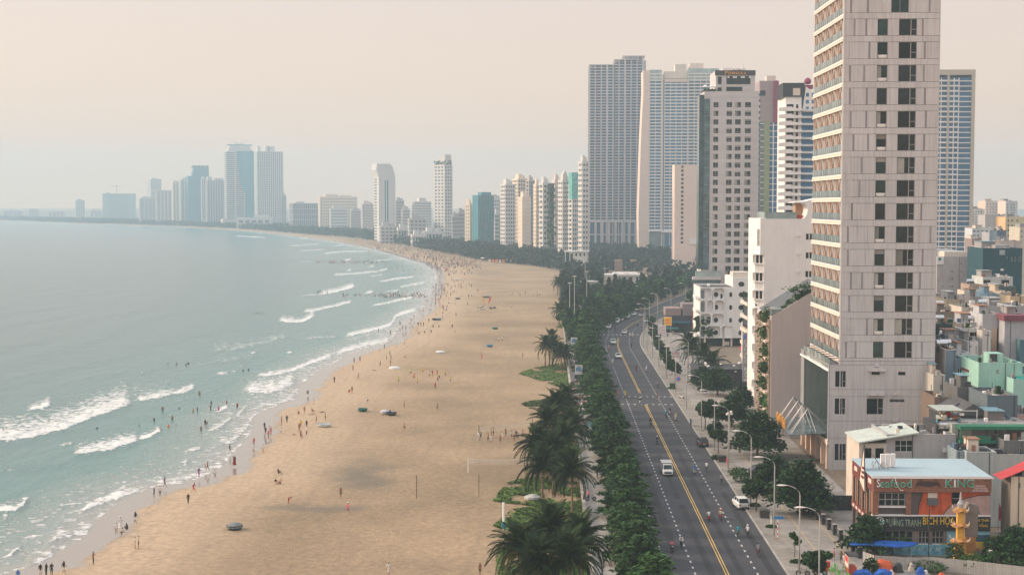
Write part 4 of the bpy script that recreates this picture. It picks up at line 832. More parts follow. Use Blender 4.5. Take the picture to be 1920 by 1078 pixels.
mb.put('terrace_parasol',r);mb=MB();mb.box(-4,b.x(1350),-3,0,0,b.z(524),GTL);mb.box(-4.2,b.x(1350)+.2,-3.2,0,b.z(524),b.z(518.5),MAUVE);mb.box(-3,b.x(1352),-2,0,b.z(518),b.z(508),GL_PALE);mb.put('podium',r)
for i in range(30):
    mb=MB() if i == 0 else mb;z=b.z(180+i*11);mb.box(W,W+.7,1,12,z,z+.9,GL_BLUE)
mb.put('side_glazing',r,kind='stuff')
# ------------------------------------------------------------ towers behind the hotel
MAG=M('wall_magenta',(.26,.05,.11),rough=.7);MAUV2=M('wall_dusty_mauve',(.36,.28,.28),rough=.85,var=.06);OLIVE=M('wall_olive_green',(.30,.34,.20),rough=.8)
b=Bld('mauve_tower','dusty mauve tower with a dark red vertical band','tower',1423,1483,152,760,16,pym=300);r=b.root;W=b.W
mb=MB();mb.box(0,b.x(1449,300),0,16,0,b.Z,MAUV2);mb.put('wall',r);mb=MB();mb.prism([(b.x(1449,300),0),(b.x(1466,300),0),(b.x(1458,300),b.Z),(b.x(1449,300),b.Z)],-1.2,15,MAG);mb.put('red_band',r);mb=MB();mb.box(b.x(1466,300),W,.5,14,0,b.z(165),M('wall_brown_mauve',(.33,.26,.24)));mb.put('rear_wall',r)
mb=MB()
for y in (178,196,213,231):mb.box(0,b.x(1449,300),-.1,0,b.z(y),b.z(y)+.25,GREYW)
mb.box(b.x(1424,300),b.x(1434,300),-.12,0,b.z(180),b.z(170),GL_DARK);mb.box(b.x(1438,300),b.x(1455,300),4,10,b.Z,b.Z+3,CREAM);mb.put('trim',r)
mb=MB()
for i in range(24):mb.box(b.x(1468,300),W,-.6,.5,b.z(178+11*i),b.z(178+11*i)+1.1,CREAM)
mb.put('balcony',r,kind='stuff')
b=Bld('glass_green_building','white and olive building with vertical green glass strips, lower than the mauve tower','building',1422,1457,228,640,14,pym=350);r=b.root
mb=MB();mb.box(0,b.x(1432,350),0,14,0,b.Z,GL_PALE);mb.put('glazing',r);mb=MB();mb.box(b.x(1432,350),b.x(1442,350),-.5,14,0,b.Z,OLIVE);mb.put('olive_pier',r);mb=MB();mb.box(b.x(1442,350),b.W,0,14,0,b.z(231),GL_BLUE);mb.box(b.x(1448,350),b.x(1450,350),-.2,0,0,b.z(231),WHITE);mb.put('side_glazing',r)
mb=MB()
for i in range(16):mb.box(-.1,b.x(1432,350),-.12,0,b.z(233+11*i),b.z(233+11*i)+.3,WHITE);mb.box(b.x(1442,350),b.W+.05,-.12,0,b.z(236+11*i),b.z(236+11*i)+.35,WHITE)
mb.put('floor_band',r)
b=Bld('white_balcony_tower','white tower of jagged balconies with blue glass and a dark penthouse','tower',1472,1526,182,520,18,pym=300);r=b.root;W=b.W;xm=b.x(1502,300)
mb=MB();mb.box(0,xm,.4,18,0,b.Z,WHITE);mb.put('wall',r);mb=MB();mb.box(xm,W,1.2,18,0,b.Z,GL_BLUE);mb.put('glazing',r)
fl=[200+13.2*i for i in range(19)]
for y in fl:
    z=b.z(y+9);s=MB();s.prism([(-2.6,z),(xm*.55,z),(xm,z+.1),(xm,z+.95),(xm*.5,z+.95),(xm*.3,z+1.6),(-2.6,z+1.15)],-1.3,.4,WHITE);s.box(xm,W+.2,-.4,1.2,z,z+.75,M('balcony_white2',(.62,.62,.62)));s.put('balcony',r)
    s=MB();s.box(.5,xm*.5,.3,.4,z+1.4,z+2.5,GL_DARK);s.box(xm*.66,xm*.8,.3,.4,z+1.1,z+2.4,GL_DARK);s.put('window',r)
mb=MB();mb.box(-1.0,xm+1,.0,14,b.Z,b.z(156),DARKM);mb.box(xm*.45,xm*.9,-.1,0,b.Z+.5,b.z(166),CREAM);mb.put('penthouse',r);mb=MB();mb.prism([(xm+.4,b.z(210)),(W,b.z(210)),(W-.2,b.Z+1.5),(xm+1.4,b.z(163))],-.3,12,WHITE);mb.put('gable_wall',r)
mb=MB()
for j in range(3):
    for i in range(3):mb.box(xm+1.4+i*2.1,xm+2.5+i*2.1,-.36,-.3,b.z(182+j*13),b.z(175+j*13),GL_BLUE)
mb.put('gable_window',r);mb=MB();mb.lathe([(0,0),(.9,.2),(1.3,.9),(1.1,1.8),(.4,2.4),(0,2.5)],8,MAG,(W-2,3));mb.box(W-3.2,W-.2,2,4,-1.6,-.2,MAG);mb.put('roof_sign',r,(0,0,b.z(158)))
# ------------------------------------------------------------ blue glass tower behind the right tower
TAN=M('wall_tan',(.50,.43,.34),rough=.85,var=.06)
b=Bld('blue_glass_tower','blue glass tower in a tan frame, partly behind the nearest tower','tower',1745,1826,131,820,24,pym=300);r=b.root;W=b.W
mb=MB();mb.box(.3,W-.3,.6,24,0,b.z(147),GL_BLUE);mb.put('glazing',r)
for xa,xb in ((1745,1748),(1774,1778),(1819.5,1826)):
    mb=MB();mb.box(b.x(xa,300),b.x(xb,300),-.3,24,0,b.Z-.02,TAN);mb.put('pier',r)
mb=MB();mb.box(0,W,-.35,24,b.z(142),b.Z,TAN);mb.put('roof_band',r)
nfl=34;sm=MB();sm.box(b.x(1748,300),b.x(1796,300),-.25,.6,0,.85,WHITE);me=sm.mesh('balcony_slab');s2=MB();s2.box(b.x(1797,300),b.x(1819.5,300),.2,.6,0,.55,WHITE);me2=s2.mesh('floor_band')
for i in range(nfl):
    z=b.z(154+9.62*i+(2 if i>16 else 0));put('balcony_slab',me,r,(0,0,z));put('floor_band',me2,r,(0,0,z))
mb=MB()
for xa in (1757,1762,1786,1795):mb.box(b.x(xa,300),b.x(xa+1.6,300),-.1,.6,0,b.z(147),WHITE)
mb.put('mullion',r)
# ------------------------------------------------------------ nearest tower at the right
b=Bld('beach_hotel_tower','nearest grey panelled tower with peach balconies on its sea side','tower',1578,1757,-62,250,28,pym=430);W,D,r=b.W,b.D,b.root
PANEL=M('facade_panel',(.56,.53,.525),rough=.7,var=.05,scale=.15,streak=.28,rand=.045);STRIPM=M('facade_strip_grey',(.29,.265,.275),rough=.6,rand=.15)
NB=16;PIT=43.07;xw=lambda px,py:AY(px,py,250)[0]-b.X0
wx1=(b.x(1640.5,400),b.x(1660,400));wx2=(b.x(1680.5,400),b.x(1714,400));zg=250/F
tops=[b.z(-6)]+[b.z(37+PIT*k) for k in range(15)]
WH=2.82;zbot=tops[-1]-WH-1.2
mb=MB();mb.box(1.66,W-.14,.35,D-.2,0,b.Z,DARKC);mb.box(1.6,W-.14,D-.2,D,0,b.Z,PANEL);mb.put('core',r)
def panel(x0,x1,z0,z1,m=PANEL,y0=.0,y1=.14):
    q=MB();g2=.013;q.box(x0+g2,x1-g2,y0,y1,z0+g2,z1-g2,m);q.put('panel',r)
mb=MB();mb.box(.06,W-.06,.13,.34,zbot-.2,b.Z,STRIPM)
rr5=random.Random(21)
def back_fill():pass
hb=[(wx1[0],wx1[1]),(wx2[0],wx2[1])]
for k,zt in enumerate(tops):
    z0,z1=zt-WH,zt
    holes=hb if k else [(b.x(1667,300),b.x(1700,300))]
    up=tops[k-1]-WH if k else b.Z
    n=3
    for i in range(n):panel(W*i/n,W*(i+1)/n,z1+.03,up-.03)
    cuts=[];x=0.0
    for a,c in holes+[(W,W)]:
        seg=[];u=x
        if a-x>3:
            p=x+rr5.uniform(.8,1.8);
            while p<a-1.2:seg.append(p);p += rr5.uniform(1.6,3.4)
        elif a-x>1:seg=[]
        strips=set(rr5.sample(range(len(seg)),min(len(seg),1+(rr5.random()<.3)))) if seg else set()
        u=x
        for j,s in enumerate(seg):
            panel(u,s,z0,z1)
            if j in strips:panel(s,s+.3,z0,z1,STRIPM,.05,.13);u=s+.3
            else:u=s
        if a>u+.05:panel(u,a,z0,z1)
        x=c
    for j,(a,c) in enumerate(holes):
        fr,gl=window_mesh(c-a,WH,'v' if k == 0 else (rr5.choice(['b','','','c']) if j == 0 else rr5.choice(['s','s','s','sc'])),GL_GREEN if (j == 0 and rr5.random()<.5) else GL_DARK,FRAME)
        w=put('window',fr,r,(a,.16,z0));put('pane',gl,w)
        if j == 0 and k and rr5.random()<.6:q=MB();q.lathe([(.75,0),(.9,.3),(.86,.55)],12,WHITE,(.95,.75),1,.45);q.put('bathtub',w,(0,-.55,.1))
q=MB()
for x0,x1 in ((0,.14),(W-.14,W)):q.box(x0,x1,-.03,.3,0,b.Z,PANEL)
q.put('corner_trim',r)
for i in range(3):panel(W*i/3,W*(i+1)/3,zbot-.2,tops[-1]-WH-.03)
# podium storeys below the shaft
pz=zbot;hs=[(b.x(1566,710),b.x(1586,710),b.z(725),b.z(695)),(b.x(1565,760),b.x(1585,760),b.z(776),b.z(746)),(b.x(1625,760),b.x(1656,760),b.z(776),b.z(746)),(b.x(1565,845),b.x(1586,845),b.z(862),b.z(831)),(b.x(1625,845),b.x(1634,845),b.z(862),b.z(831)),(b.x(1668,755),b.x(1696,755),b.z(753),b.z(747)),(b.x(1684,700),b.x(1698,700),b.z(703),b.z(696)),(b.x(1634,700),b.x(1650,700),b.z(702),b.z(696))]
PX0=b.x(1555,760)
punchw=holed_wall(W-PX0,0,pz,[(a-PX0,c-PX0,e_,f_) for a,c,e_,f_ in hs],.3,PANEL);punchw.put('podium_wall',r,(PX0,-.02,0))
for i,(a,c,e_,f_) in enumerate(hs):
    fr,gl=window_mesh(c-a,f_-e_,'s' if i in (0,1,2,3) else 'g' if i == 5 else '',GL_DARK,FRAME);w=put('window',fr,r,(a,.16,e_));put('pane',gl,w)
q=MB()
for y in (668+8,683,729,742,788,820):q.box(PX0,W,-.05,-.02,b.z(y)-.035,b.z(y)+.035,STRIPM)
q.put('joint_band',r);q=MB()
for (xa,xc,y) in ((1628,1659,692),(1628,1658,737)):q.box(b.x(xa,700),b.x(xc,700),-.7,-.03,b.z(y+3),b.z(y-3),PANEL)
for (xa,xc,y) in ((1639,1647,684),(1676,1683,738),(1675,1683,787)):q.box(b.x(xa,700),b.x(xc,700),-.4,-.03,b.z(y+2),b.z(y-2.5),PANEL)
q.put('hood',r,kind='stuff')
q=MB();q.box(PX0+.01,2,0,D-4,pz-.4,pz-.02,ROOFG);q.box(W-.2,W,.1,D,0,pz,PANEL);q.put('terrace',r)
# glazed sea-side front of the podium
LG=M('glass_podium',(.022,.036,.037),rough=.25,var=.5,scale=.15,spec=.12);q=MB();q.quad((PX0,D,5),(PX0,.35,5),(PX0,.35,pz-1.2),(PX0,D,pz-1.2),LG);q.put('glass_front',r)
q=MB();q.box(PX0-.12,PX0+.1,.0,.9,5,pz,M('frame_grey',(.26,.26,.27)));q.box(PX0-.12,PX0+.1,D-3.5,D,5,pz,MC['frame_grey']);q.box(PX0-.3,PX0+.3,.1,D,pz-1.2,pz-.9,WHITE)
for i in range(9):q.box(PX0-.02,PX0+.05,1+i*2.7,1.05+i*2.7,5,pz-1.2,DARKM)
q.put('glass_frame',r)
for i in range(7):
    q=MB();q.box(PX0+.1,PX0+.14,0,3.3,0,1.9,GL_PALE);q.put('terrace_rail',r,(0,.6+i*3.75,pz-.9));q=MB();q.box(PX0-.2,PX0+2.4,-.12,.12,0,.12,DARKM);q.put('rail_cap',r,(0,.6+i*3.75,pz+1.0+.0))
# lobby, canopy with stays and gold letters
q=MB();q.box(PX0+.6,PX0+3,1,D,0,5,M('lobby_wood',(.32,.20,.13),rough=.6))
for i in range(6):q.box(PX0-.2,PX0+.6,1+i*5,1.7+i*5,0,5,PEACH)
q.box(PX0-.3,PX0+1,.0,D,4.4,5.2,PEACH);q.put('lobby',r)
q=MB();q.prism([(PX0-6.5,5.7),(PX0,6.0),(PX0,6.18),(PX0-6.5,5.85)],2,22,glass('glass_canopy',(.10,.14,.15),rough=.15));q.put('canopy',r)
q=MB()
for i in range(4):
    y=4+i*5;q.tube([(PX0-5.8,y,5.9),(PX0-3.0,y,10.2)],.07,5,WHITE);q.tube([(PX0-1.5,y,6.0),(PX0-3.0,y,10.2)],.07,5,WHITE);q.tube([(PX0,y,7.5),(PX0-3.0,y,10.2)],.16,6,METAL);q.tube([(PX0-5.8,y+1.4,5.9),(PX0-3.0,y,10.2)],.05,5,WHITE)
q.put('canopy_stay',r,kind='stuff');q=MB()
for i in range(6):z=6.0;y=15-i*1.6;q.box(PX0-6.6,PX0-6.4,y,y+.35,z,z+1.9,GOLD);q.box(PX0-6.6,PX0-6.4,y+.35,y+1.1,z+(.75 if i%2 else 1.5),z+(1.1 if i%2 else 1.9),GOLD);q.box(PX0-6.61,PX0-6.41,y+.8,y+1.15,z,z+1.5,GOLD)
q.put('gold_lettering',r)
# sea-side balconies: slabs, leaning fins in V pairs, glass rails
PE=M('balcony_peach',(.74,.53,.41),rough=.8,var=.05);WT=M('balcony_white',(.70,.66,.63),rough=.7,var=.04)
q=MB();q.quad((1.6,D,pz),(1.6,.14,pz),(1.6,.14,b.Z),(1.6,D,b.Z),PE);q.quad((0,.14,pz),(1.6,.14,pz),(1.6,.14,b.Z),(0,.14,b.Z),PE);q.put('balcony_back_wall',r)
q=MB();q.box(-.12,1.6,.15,D,0,.34,WT);q.box(-.2,0,.15,D,-.42,-.22,WT);q.box(-.05,1.6,.15,D,-.22,0,PE);slabm=q.mesh('balcony_slab');nb=5;bw=(D-.4)/nb
q=MB();HH=PIT*zg-.76
q.add([(.02,0,0),(1.5,0,0),(.02,.18,0),(1.5,.18,0),(.02,bw*.46,HH),(1.5,bw*.46,HH),(.02,bw*.46+.18,HH),(1.5,bw*.46+.18,HH)],[(0,2,6,4),(1,5,7,3),(0,4,5,1),(2,3,7,6),(4,6,7,5),(0,1,3,2)],WT)
q.add([(.02,bw*.92,0),(.3,bw*.92,0),(.02,bw*.92+.18,0),(.3,bw*.92+.18,0),(.02,bw*.46+.2,HH),(.3,bw*.46+.2,HH),(.02,bw*.46+.38,HH),(.3,bw*.46+.38,HH)],[(0,2,6,4),(1,5,7,3),(0,4,5,1),(2,3,7,6),(4,6,7,5),(0,1,3,2)],WT)
q.box(.02,1.6,bw*.96,bw*.99,0,HH,PE);finm=q.mesh('fin');gp=glass('glass_rail',(.17,.21,.21),rough=.12,rand=.3)
q=MB();q.box(-.06,-.02,.06,bw/3-.08,0,1.25,gp);q.box(-.08,0,0,.05,0,1.25,DARKM);railm=q.mesh('rail_panel');
zsl=[tops[0]-WH-.34+PIT*zg*j for j in (2,1)]+[t_-WH-.34 for t_ in tops]
for k,z in enumerate(zsl):
    put('balcony_slab',slabm,r,(0,0,z-.1))
    for j in range(nb):
        y=.2+j*bw;put('fin',finm,r,(0,y,z+.25))
        for i in range(3):put('rail_panel',railm,r,(0,y+i*bw/3,z+.25))
q=MB();q.box(-.14,.1,.14,.32,pz,b.Z,WT);q.put('balcony_edge',r)
# ------------------------------------------------------------ plain mauve building, white bay-window hotel, round-window hotel
PLAIN=M('wall_plain_mauve',(.53,.462,.435),rough=.85,var=.05,scale=.12,streak=.12)
b=Bld('plain_wall_building','blank mauve wall of a building with a sloping planted roof','building',1445,1545,575,285,20,pym=700);r,W,D=b.root,b.W,b.D
q=MB();q.prism([(0,0),(W,0),(W,b.z(533)),(0,b.z(594))],0,D,PLAIN);q.put('wall',r);q=MB();q.prism([(.4,b.z(594)-.1),(W,b.z(533)-.1),(W,b.z(533)+.15),(.4,b.z(594)+.3)],.5,D-.5,M('planter_edge',(.10,.11,.12)));q.put('roof_edge',r)
q=MB();q.box(.1,2.6,.2,8,b.z(592),b.z(580),GL_PALE);q.put('roof_rail',r);g=np.random.default_rng(12)
xs_=np.clip(g.normal(.62,.22,260),.25,.95);P=np.stack([xs_*W,g.uniform(.2,3,260),b.z(594)+(b.z(533)-b.z(594))*xs_+g.uniform(0,1.6,260)*np.exp(-((xs_-.5)/.2)**2)],1)
put('roof_plants',crown_mesh('roof_plants',P,.5,LEAF2,g),r)
for (q1,h1) in ((.42,2.6),(.62,2.0)):
    mb=MB();z0=b.z(594)+(b.z(533)-b.z(594))*q1;mb.tube([(q1*W,1.5,z0),(q1*W+.2,1.5,z0+h1)],.06,5,BARK);mb.put('roof_tree_trunk',r);put('roof_tree_crown',crown_mesh('roof_tree_crown',np.concatenate([np.array([[q1*W+.2,1.5,z0+h1]])+g.normal(size=(120,3))*(.8,.8,.3)]),.3,LEAF2,g),r)
mb=MB()
for q1 in (.80,.86):mb.lathe([(.3,0),(.45,.3),(.3,.6),(.15,1.4),(.2,1.9),(0,2.1)],8,PEACH,(q1*W,1.4))
mb.put('roof_urn',r,(0,0,b.z(546)))
for i in range(8):
    py=575+i*32;z=b.z(py+22);P=g.normal(size=(330,3))*(.55,1.5,.75)+np.array([-.5,4.5+1.2*math.sin(i*2),z]);put('hanging_plant',crown_mesh('hanging_plant',P,.42,LEAF2 if i%2 else LEAFL,g),r)
    mb=MB();mb.box(-1.0,0,1,7,z-1.5,z-1.1,PEACH);mb.put('balcony',r)
q=MB();q.box(-.3,0,.4,D,0,b.z(600),M('wall_dark_brown',(.25,.19,.15)));q.put('sea_wall',r)  # sea-side wall in a darker brown than the front
b=Bld('bay_window_hotel','big bright white hotel with white bay windows on its sea corner','hotel',1432,1545,411,330,26,pym=540);r,W,D=b.root,b.W,b.D
zr=b.z(411);hs=[(b.x(1511,450),b.x(1517,450),b.z(450),b.z(438)),(b.x(1518,450),b.x(1523,450),b.z(450),b.z(438)),(b.x(1511,450),b.x(1517,450),b.z(485),b.z(473)),(b.x(1518,450),b.x(1523,450),b.z(485),b.z(473)),(b.x(1510,510),b.x(1516,510),b.z(520),b.z(508)),(b.x(1517,510),b.x(1522,510),b.z(520),b.z(508))]
punched(b,'front',WHITE,hs,0,zr,.3,GL_DARK,FRAMEW,'');shell(b,WHITE,0,zr,('left','right','back','roof'),par=.3)
q=MB()
for y in (441,475,509):q.box(b.x(1493,470),b.x(1500,470),-.25,0,b.z(y+2.5),b.z(y-2.5),WHITE);
q.put('vent_hood',r,kind='stuff')
# bays
zs5=[(b.z(524+33.5*i+20),b.z(524+33.5*i-14)) for i in range(-1,8)]
for i,(z0,z1) in enumerate(zs5):
    q=MB();h=z1-z0;q.slab([(0,.3),(-1.9,1.0),(-1.9,4.6),(0,5.3)],z0,z0+h*.42,WHITE);q.slab([(0,.1),(-2.2,.8),(-2.2,4.8),(0,5.5)],z0+h*.42,z0+h*.5,WHITE);q.slab([(0,.1),(-2.2,.8),(-2.2,4.8),(0,5.5)],z0+h*.94,z0+h,WHITE)
    for (x,y) in ((-.15,.45),(-1.8,1.0),(-1.8,2.8),(-1.8,4.5),(-.95,.72)):q.box(x-.12,x+.12,y-.12,y+.12,z0+h*.5,z0+h*.94,WHITE)
    o=q.put('bay',r);q=MB();q.slab([(0,.5),(-1.7,1.15),(-1.7,4.45),(0,5.1)],z0+h*.5,z0+h*.94,GL_DARK);q.put('bay_window',o)
    q=MB();q.slab([(0,9.3),(-.5,10),(-.5,13.6),(0,14.3)],z0,z0+h*.45,WHITE);q.slab([(0,9.3),(-.5,10),(-.5,13.6),(0,14.3)],z0+h*.94,z0+h,WHITE);q.slab([(0,9.5),(-.4,10.2),(-.4,13.4),(0,14.1)],z0+h*.45,z0+h*.94,GL_DARK);q.put('bay',r)
q=MB();q.box(-.9,.6,.05,6,b.z(478),zr+.2,WHITE)
q.put('corner_block',r);q=MB()
for i in range(3):q.box(-.98,-.9,1+i*1.5,1.5+i*1.5,b.z(462),b.z(430),GL_DARK)
q.put('corner_window',r)
q=MB();q.box(.3,b.x(1494,400),.15,.2,zr,zr+1.6,GL_PALE);q.box(.1,.15,.2,12,zr,zr+1.6,GL_PALE);q.put('glass_balustrade',r)
arc=[(b.x(1490,390),b.z(379)),(b.x(1508,390),b.z(378)),(b.x(1530,390),b.z(373)),(W,b.z(371)),(W,zr),(b.x(1505,390),zr)]
for py,px in ((408,1509),(402,1513),(394,1514.5),(386,1513),(381,1509)):arc.append((b.x(px,390),b.z(py)))
arc.append((b.x(1490,390),b.z(380.5)));q=MB();q.prism(arc,0.02,9,WHITE);q.put('curved_canopy',r);q=MB();q.box(b.x(1500,390),b.x(1516,390),6,9,zr-.2,b.z(380),M('canopy_wood',(.45,.27,.17)));q.put('canopy_lining',r);q=MB();q.box(b.x(1496,400),b.x(1508,400),2,5,zr,zr+.9,M('red_cushion',(.35,.06,.04)));q.put('daybed',r)
b=Bld('round_window_hotel','white hotel with rounded porthole windows and curved niches','hotel',1313,1420,538,470,22,pym=600);r,W,D=b.root,b.W,b.D
RWH=M('round_hotel_white',(.76,.74,.71),rough=.8,var=.04,streak=.06);z2=b.z(634);z4=b.z(539);xs0=b.x(1371);zt2=b.z(521)
def sq(x0,x1,z0,z1,rd,n=4):
    rd=min(rd,(x1-x0)/2,(z1-z0)/2);o=[]
    for cx,cz,a0 in ((x1-rd,z0+rd,-90),(x1-rd,z1-rd,0),(x0+rd,z1-rd,90),(x0+rd,z0+rd,180)):
        for i in range(n+1):a=R(a0+90*i/n);o.append((cx+rd*math.cos(a),cz+rd*math.sin(a)))
    return o
q=MB();q.box(0,W,1.2,D,z2,z4,RWH);q.box(b.x(1375),W,.6,D,z4,zt2,RWH);q.box(b.x(1360),W,.4,1.2,z2+(z4-z2)*.0,z4,RWH);q.box(0,b.x(1375),1.2,D,z4,z4+.12,ROOFG);q.box(b.x(1376),b.x(1406),2,10,zt2,b.z(511),CREAM);q.put('wall',r)
q=MB();q.box(0,W,6,D,0,z2,DARKC)
for px in (1322,1357,1372):q.box(b.x(px),b.x(px+3),.6,2,0,z2,PEACH)
q.box(b.x(1322),b.x(1380),2,6,0,b.z(662),PEACH);q.put('ground_storey',r);q=MB();q.box(b.x(1326),b.x(1355),1.3,1.6,b.z(659),b.z(638),GL_DARK);q.box(b.x(1360),b.x(1372),1.3,1.6,b.z(655),b.z(641),GL_DARK);q.box(b.x(1360),b.x(1370),1.2,1.3,b.z(648),b.z(641),CREAM);q.put('shop_window',r)
def niche(pa,pb,yt,yb,rd=.9,dep=1.2):
    x0,x1,z0,z1=b.x(pa),b.x(pb),b.z(yb),b.z(yt);q=MB();inn=sq(x0+.25,x1-.25,z0+.2,z1-.25,rd);out=[]
    cx,cz=(x0+x1)/2,(z0+z1)/2
    for x,z in inn:
        sx=(x-cx)/((x1-x0)/2-.25);sz=(z-cz)/((z1-z0)/2-.2);m_=max(abs(sx),abs(sz),1e-6);out.append((cx+sx/m_*(x1-x0)/2,min(z1,max(z0,cz+sz/m_*(z1-z0)/2))))
    n=len(inn);q.add([(x,0,z) for x,z in inn]+[(x,0,z) for x,z in out]+[(x,dep,z) for x,z in inn],[((i+1)%n,i,i+n,(i+1)%n+n) for i in range(n)]+[(i,(i+1)%n,(i+1)%n+2*n,i+2*n) for i in range(n)],RWH)
    q.put('niche',r)
def port(pc,yc,w,h,rd,y=1.16):
    x0,x1,z0,z1=b.x(pc-w/2),b.x(pc+w/2),b.z(yc+h/2),b.z(yc-h/2);q=MB();q.prism(sq(x0-.12,x1+.12,z0-.12,z1+.12,rd+.1),y-.05,y+.02,FRAMEW);o=q.put('window',r);q=MB();q.prism(sq(x0,x1,z0,z1,rd),y-.07,y,GL_DARK);q.put('pane',o)
rowy=[(539,562),(562,587),(587,610),(610,634)]
for i,(a,c) in enumerate(rowy):
    cuts=[(1309,1336),(1337,1360)] if i == 0 else [(1309,1325),(1325,1340),(1340,1360)] if i == 1 else [(1309,1335),(1335,1360)] if i == 2 else [(1309,1325),(1325,1353),(1353,1377)]
    for p,s in cuts:niche(p+4 if p == 1309 else p,s,a,c)
    o=MB();o.box(b.x(1314),b.x(1322),1.1,1.19,b.z(c-2),b.z(a+6),GL_PALE);o.put('glass_door',r)
    yc=(a+c)/2+2;port(1344,yc,8,9,.8);port(1371,yc,5,9,.8,.38 if i<3 else 1.16);port(1391,yc,10,9,.8,.36)
port(1354,556,3.6,9,.7);port(1391,533,11,9,.8,.56)
q=MB();q.box(-.02,.0,1.2,D,z2,z4,RWH)
for a,c in rowy:q.box(-1.4,0,1.2,10,b.z(c),b.z(c)+.35,RWH);q.box(-1.45,-1.3,1.2,10,b.z(c)+.35,b.z(c)+1.2,RWH)
q.put('sea_balcony',r);q=MB();q.lathe([(0,0),(.5,.2),(.55,.7),(.3,1),(0,1.05)],8,RWH);q.put('roof_lamp',r,(3,3,z4));q=MB();q.box(b.x(1318),b.x(1372),2,8,z4+.12,z4+.3,DARKM);q.put('solar_panel',r)
# curved brown hoarding and terrace
q=MB();pts=[(b.x(1375)+3.6*math.cos(a),0-3*math.sin(a)) for a in np.linspace(math.pi*.95,.1,9)]
HO=M('hoarding_tan',(.28,.20,.10));HR=M('hoarding_red',(.50,.04,.05))
for i in range(8):q.quad((*pts[i],b.z(660)),(*pts[i+1],b.z(660)),(*pts[i+1],b.z(643)),(*pts[i],b.z(643)),HR if i<3 else HO)
o=q.put('hoarding',None,(b.X0+4.5,460,0),label='curved tan and red hoarding at the foot of the porthole hotel',cat='hoarding')
tr=T('cafe_terrace','dark cafe terrace with white parasol dots under the porthole hotel','terrace',(*G(1375,730)[:2],0));q=MB();q.box(-9,9,4,16,0,4.5,DARKC);q.put('wall',tr);q=MB();q.box(-9.5,9.5,3.4,16,4.5,4.7,DARKM);q.put('deck',tr)
for i in range(22):
    q=MB() if i == 0 else q;x,y,z=rnd.uniform(-8,8),rnd.uniform(1.5,6),rnd.uniform(2.8,6.4);q.lathe([(0,z+.3),(.28,z+.2),(.34,z)],6,WHITE,(x,y));q.tube([(x,y,0),(x,y,z)],.03,4,DARKM)
q.put('globe_lamp',tr,kind='stuff')
# narrow tan house and the lettered hotel wall between
b=Bld('narrow_hotel','narrow grey hotel holding the vertical lettered sign','hotel',1405,1416,612,372,16,pym=680);r=b.root;q=MB();q.box(0,b.W,0,16,0,b.Z,MAUVE);q.put('wall',r)
q=MB()
for i in range(6):z=2+i*3.6;q.box(-.6,0,.2,14,z,z+.9,CREAM);q.box(-.1,0,.6,13,z+1,z+3.2,GL_DARK)
q.put('balcony',r,kind='stuff');q=MB();q.box(-.5,b.W,-.3,8,b.Z,b.z(560),DARKM);q.put('roof_room',r)
SG=M('sign_grey',(.30,.285,.29),rough=.6);X_,Zt=AY(1393,624,360);X2,Zb=AY(1406,716,360);sg=T('vertical_sign','tall grey vertical hotel sign with white letters','sign',(X_,360,0));q=MB();q.box(0,X2-X_,0,.5,Zb,Zt,SG);q.put('sign_board',sg);q=MB();q.box(X2-X_,X2-X_+1.6,.1,.4,Zb+2,Zb+2.2,METAL);q.box(X2-X_,X2-X_+1.6,.1,.4,Zt-2,Zt-1.8,METAL);q.put('bracket',sg)
def zz(py):return AY(1400,py,360)[1]
k=360/F
for i,ch in enumerate('DANANG BAY'):
    if ch != ' ':text(ch,6.8*k,6.6*k,WL,'letter',sg,(3*k,-.02,zz(644.4+7.25*i)),ext=.1)
q=MB();BL=M('logo_blue',(.05,.22,.75),rough=.5);OR=M('logo_orange',(.85,.22,.05),rough=.5);q.prism([(.9*k,zz(634.4)),(4.6*k,zz(634.4)),(5.8*k,zz(633)),(5.8*k,zz(625.4)),(4.6*k,zz(625.8)),(4.6*k,zz(629.5)),(2*k,zz(629.2)),(.9*k,zz(631))],-.1,-.01,BL);q.prism([(7.4*k,zz(634.4)),(10.8*k,zz(633.8)),(11.4*k,zz(631.6)),(9.6*k,zz(630)),(8.5*k,zz(630)),(8.5*k,zz(627.6)),(7.4*k,zz(628.2))],-.1,-.01,OR);q.put('logo',sg);q=MB();q.box(2.5*k,10*k,-.06,-.01,zz(713.4),zz(711),WL);q.put('small_line',sg)
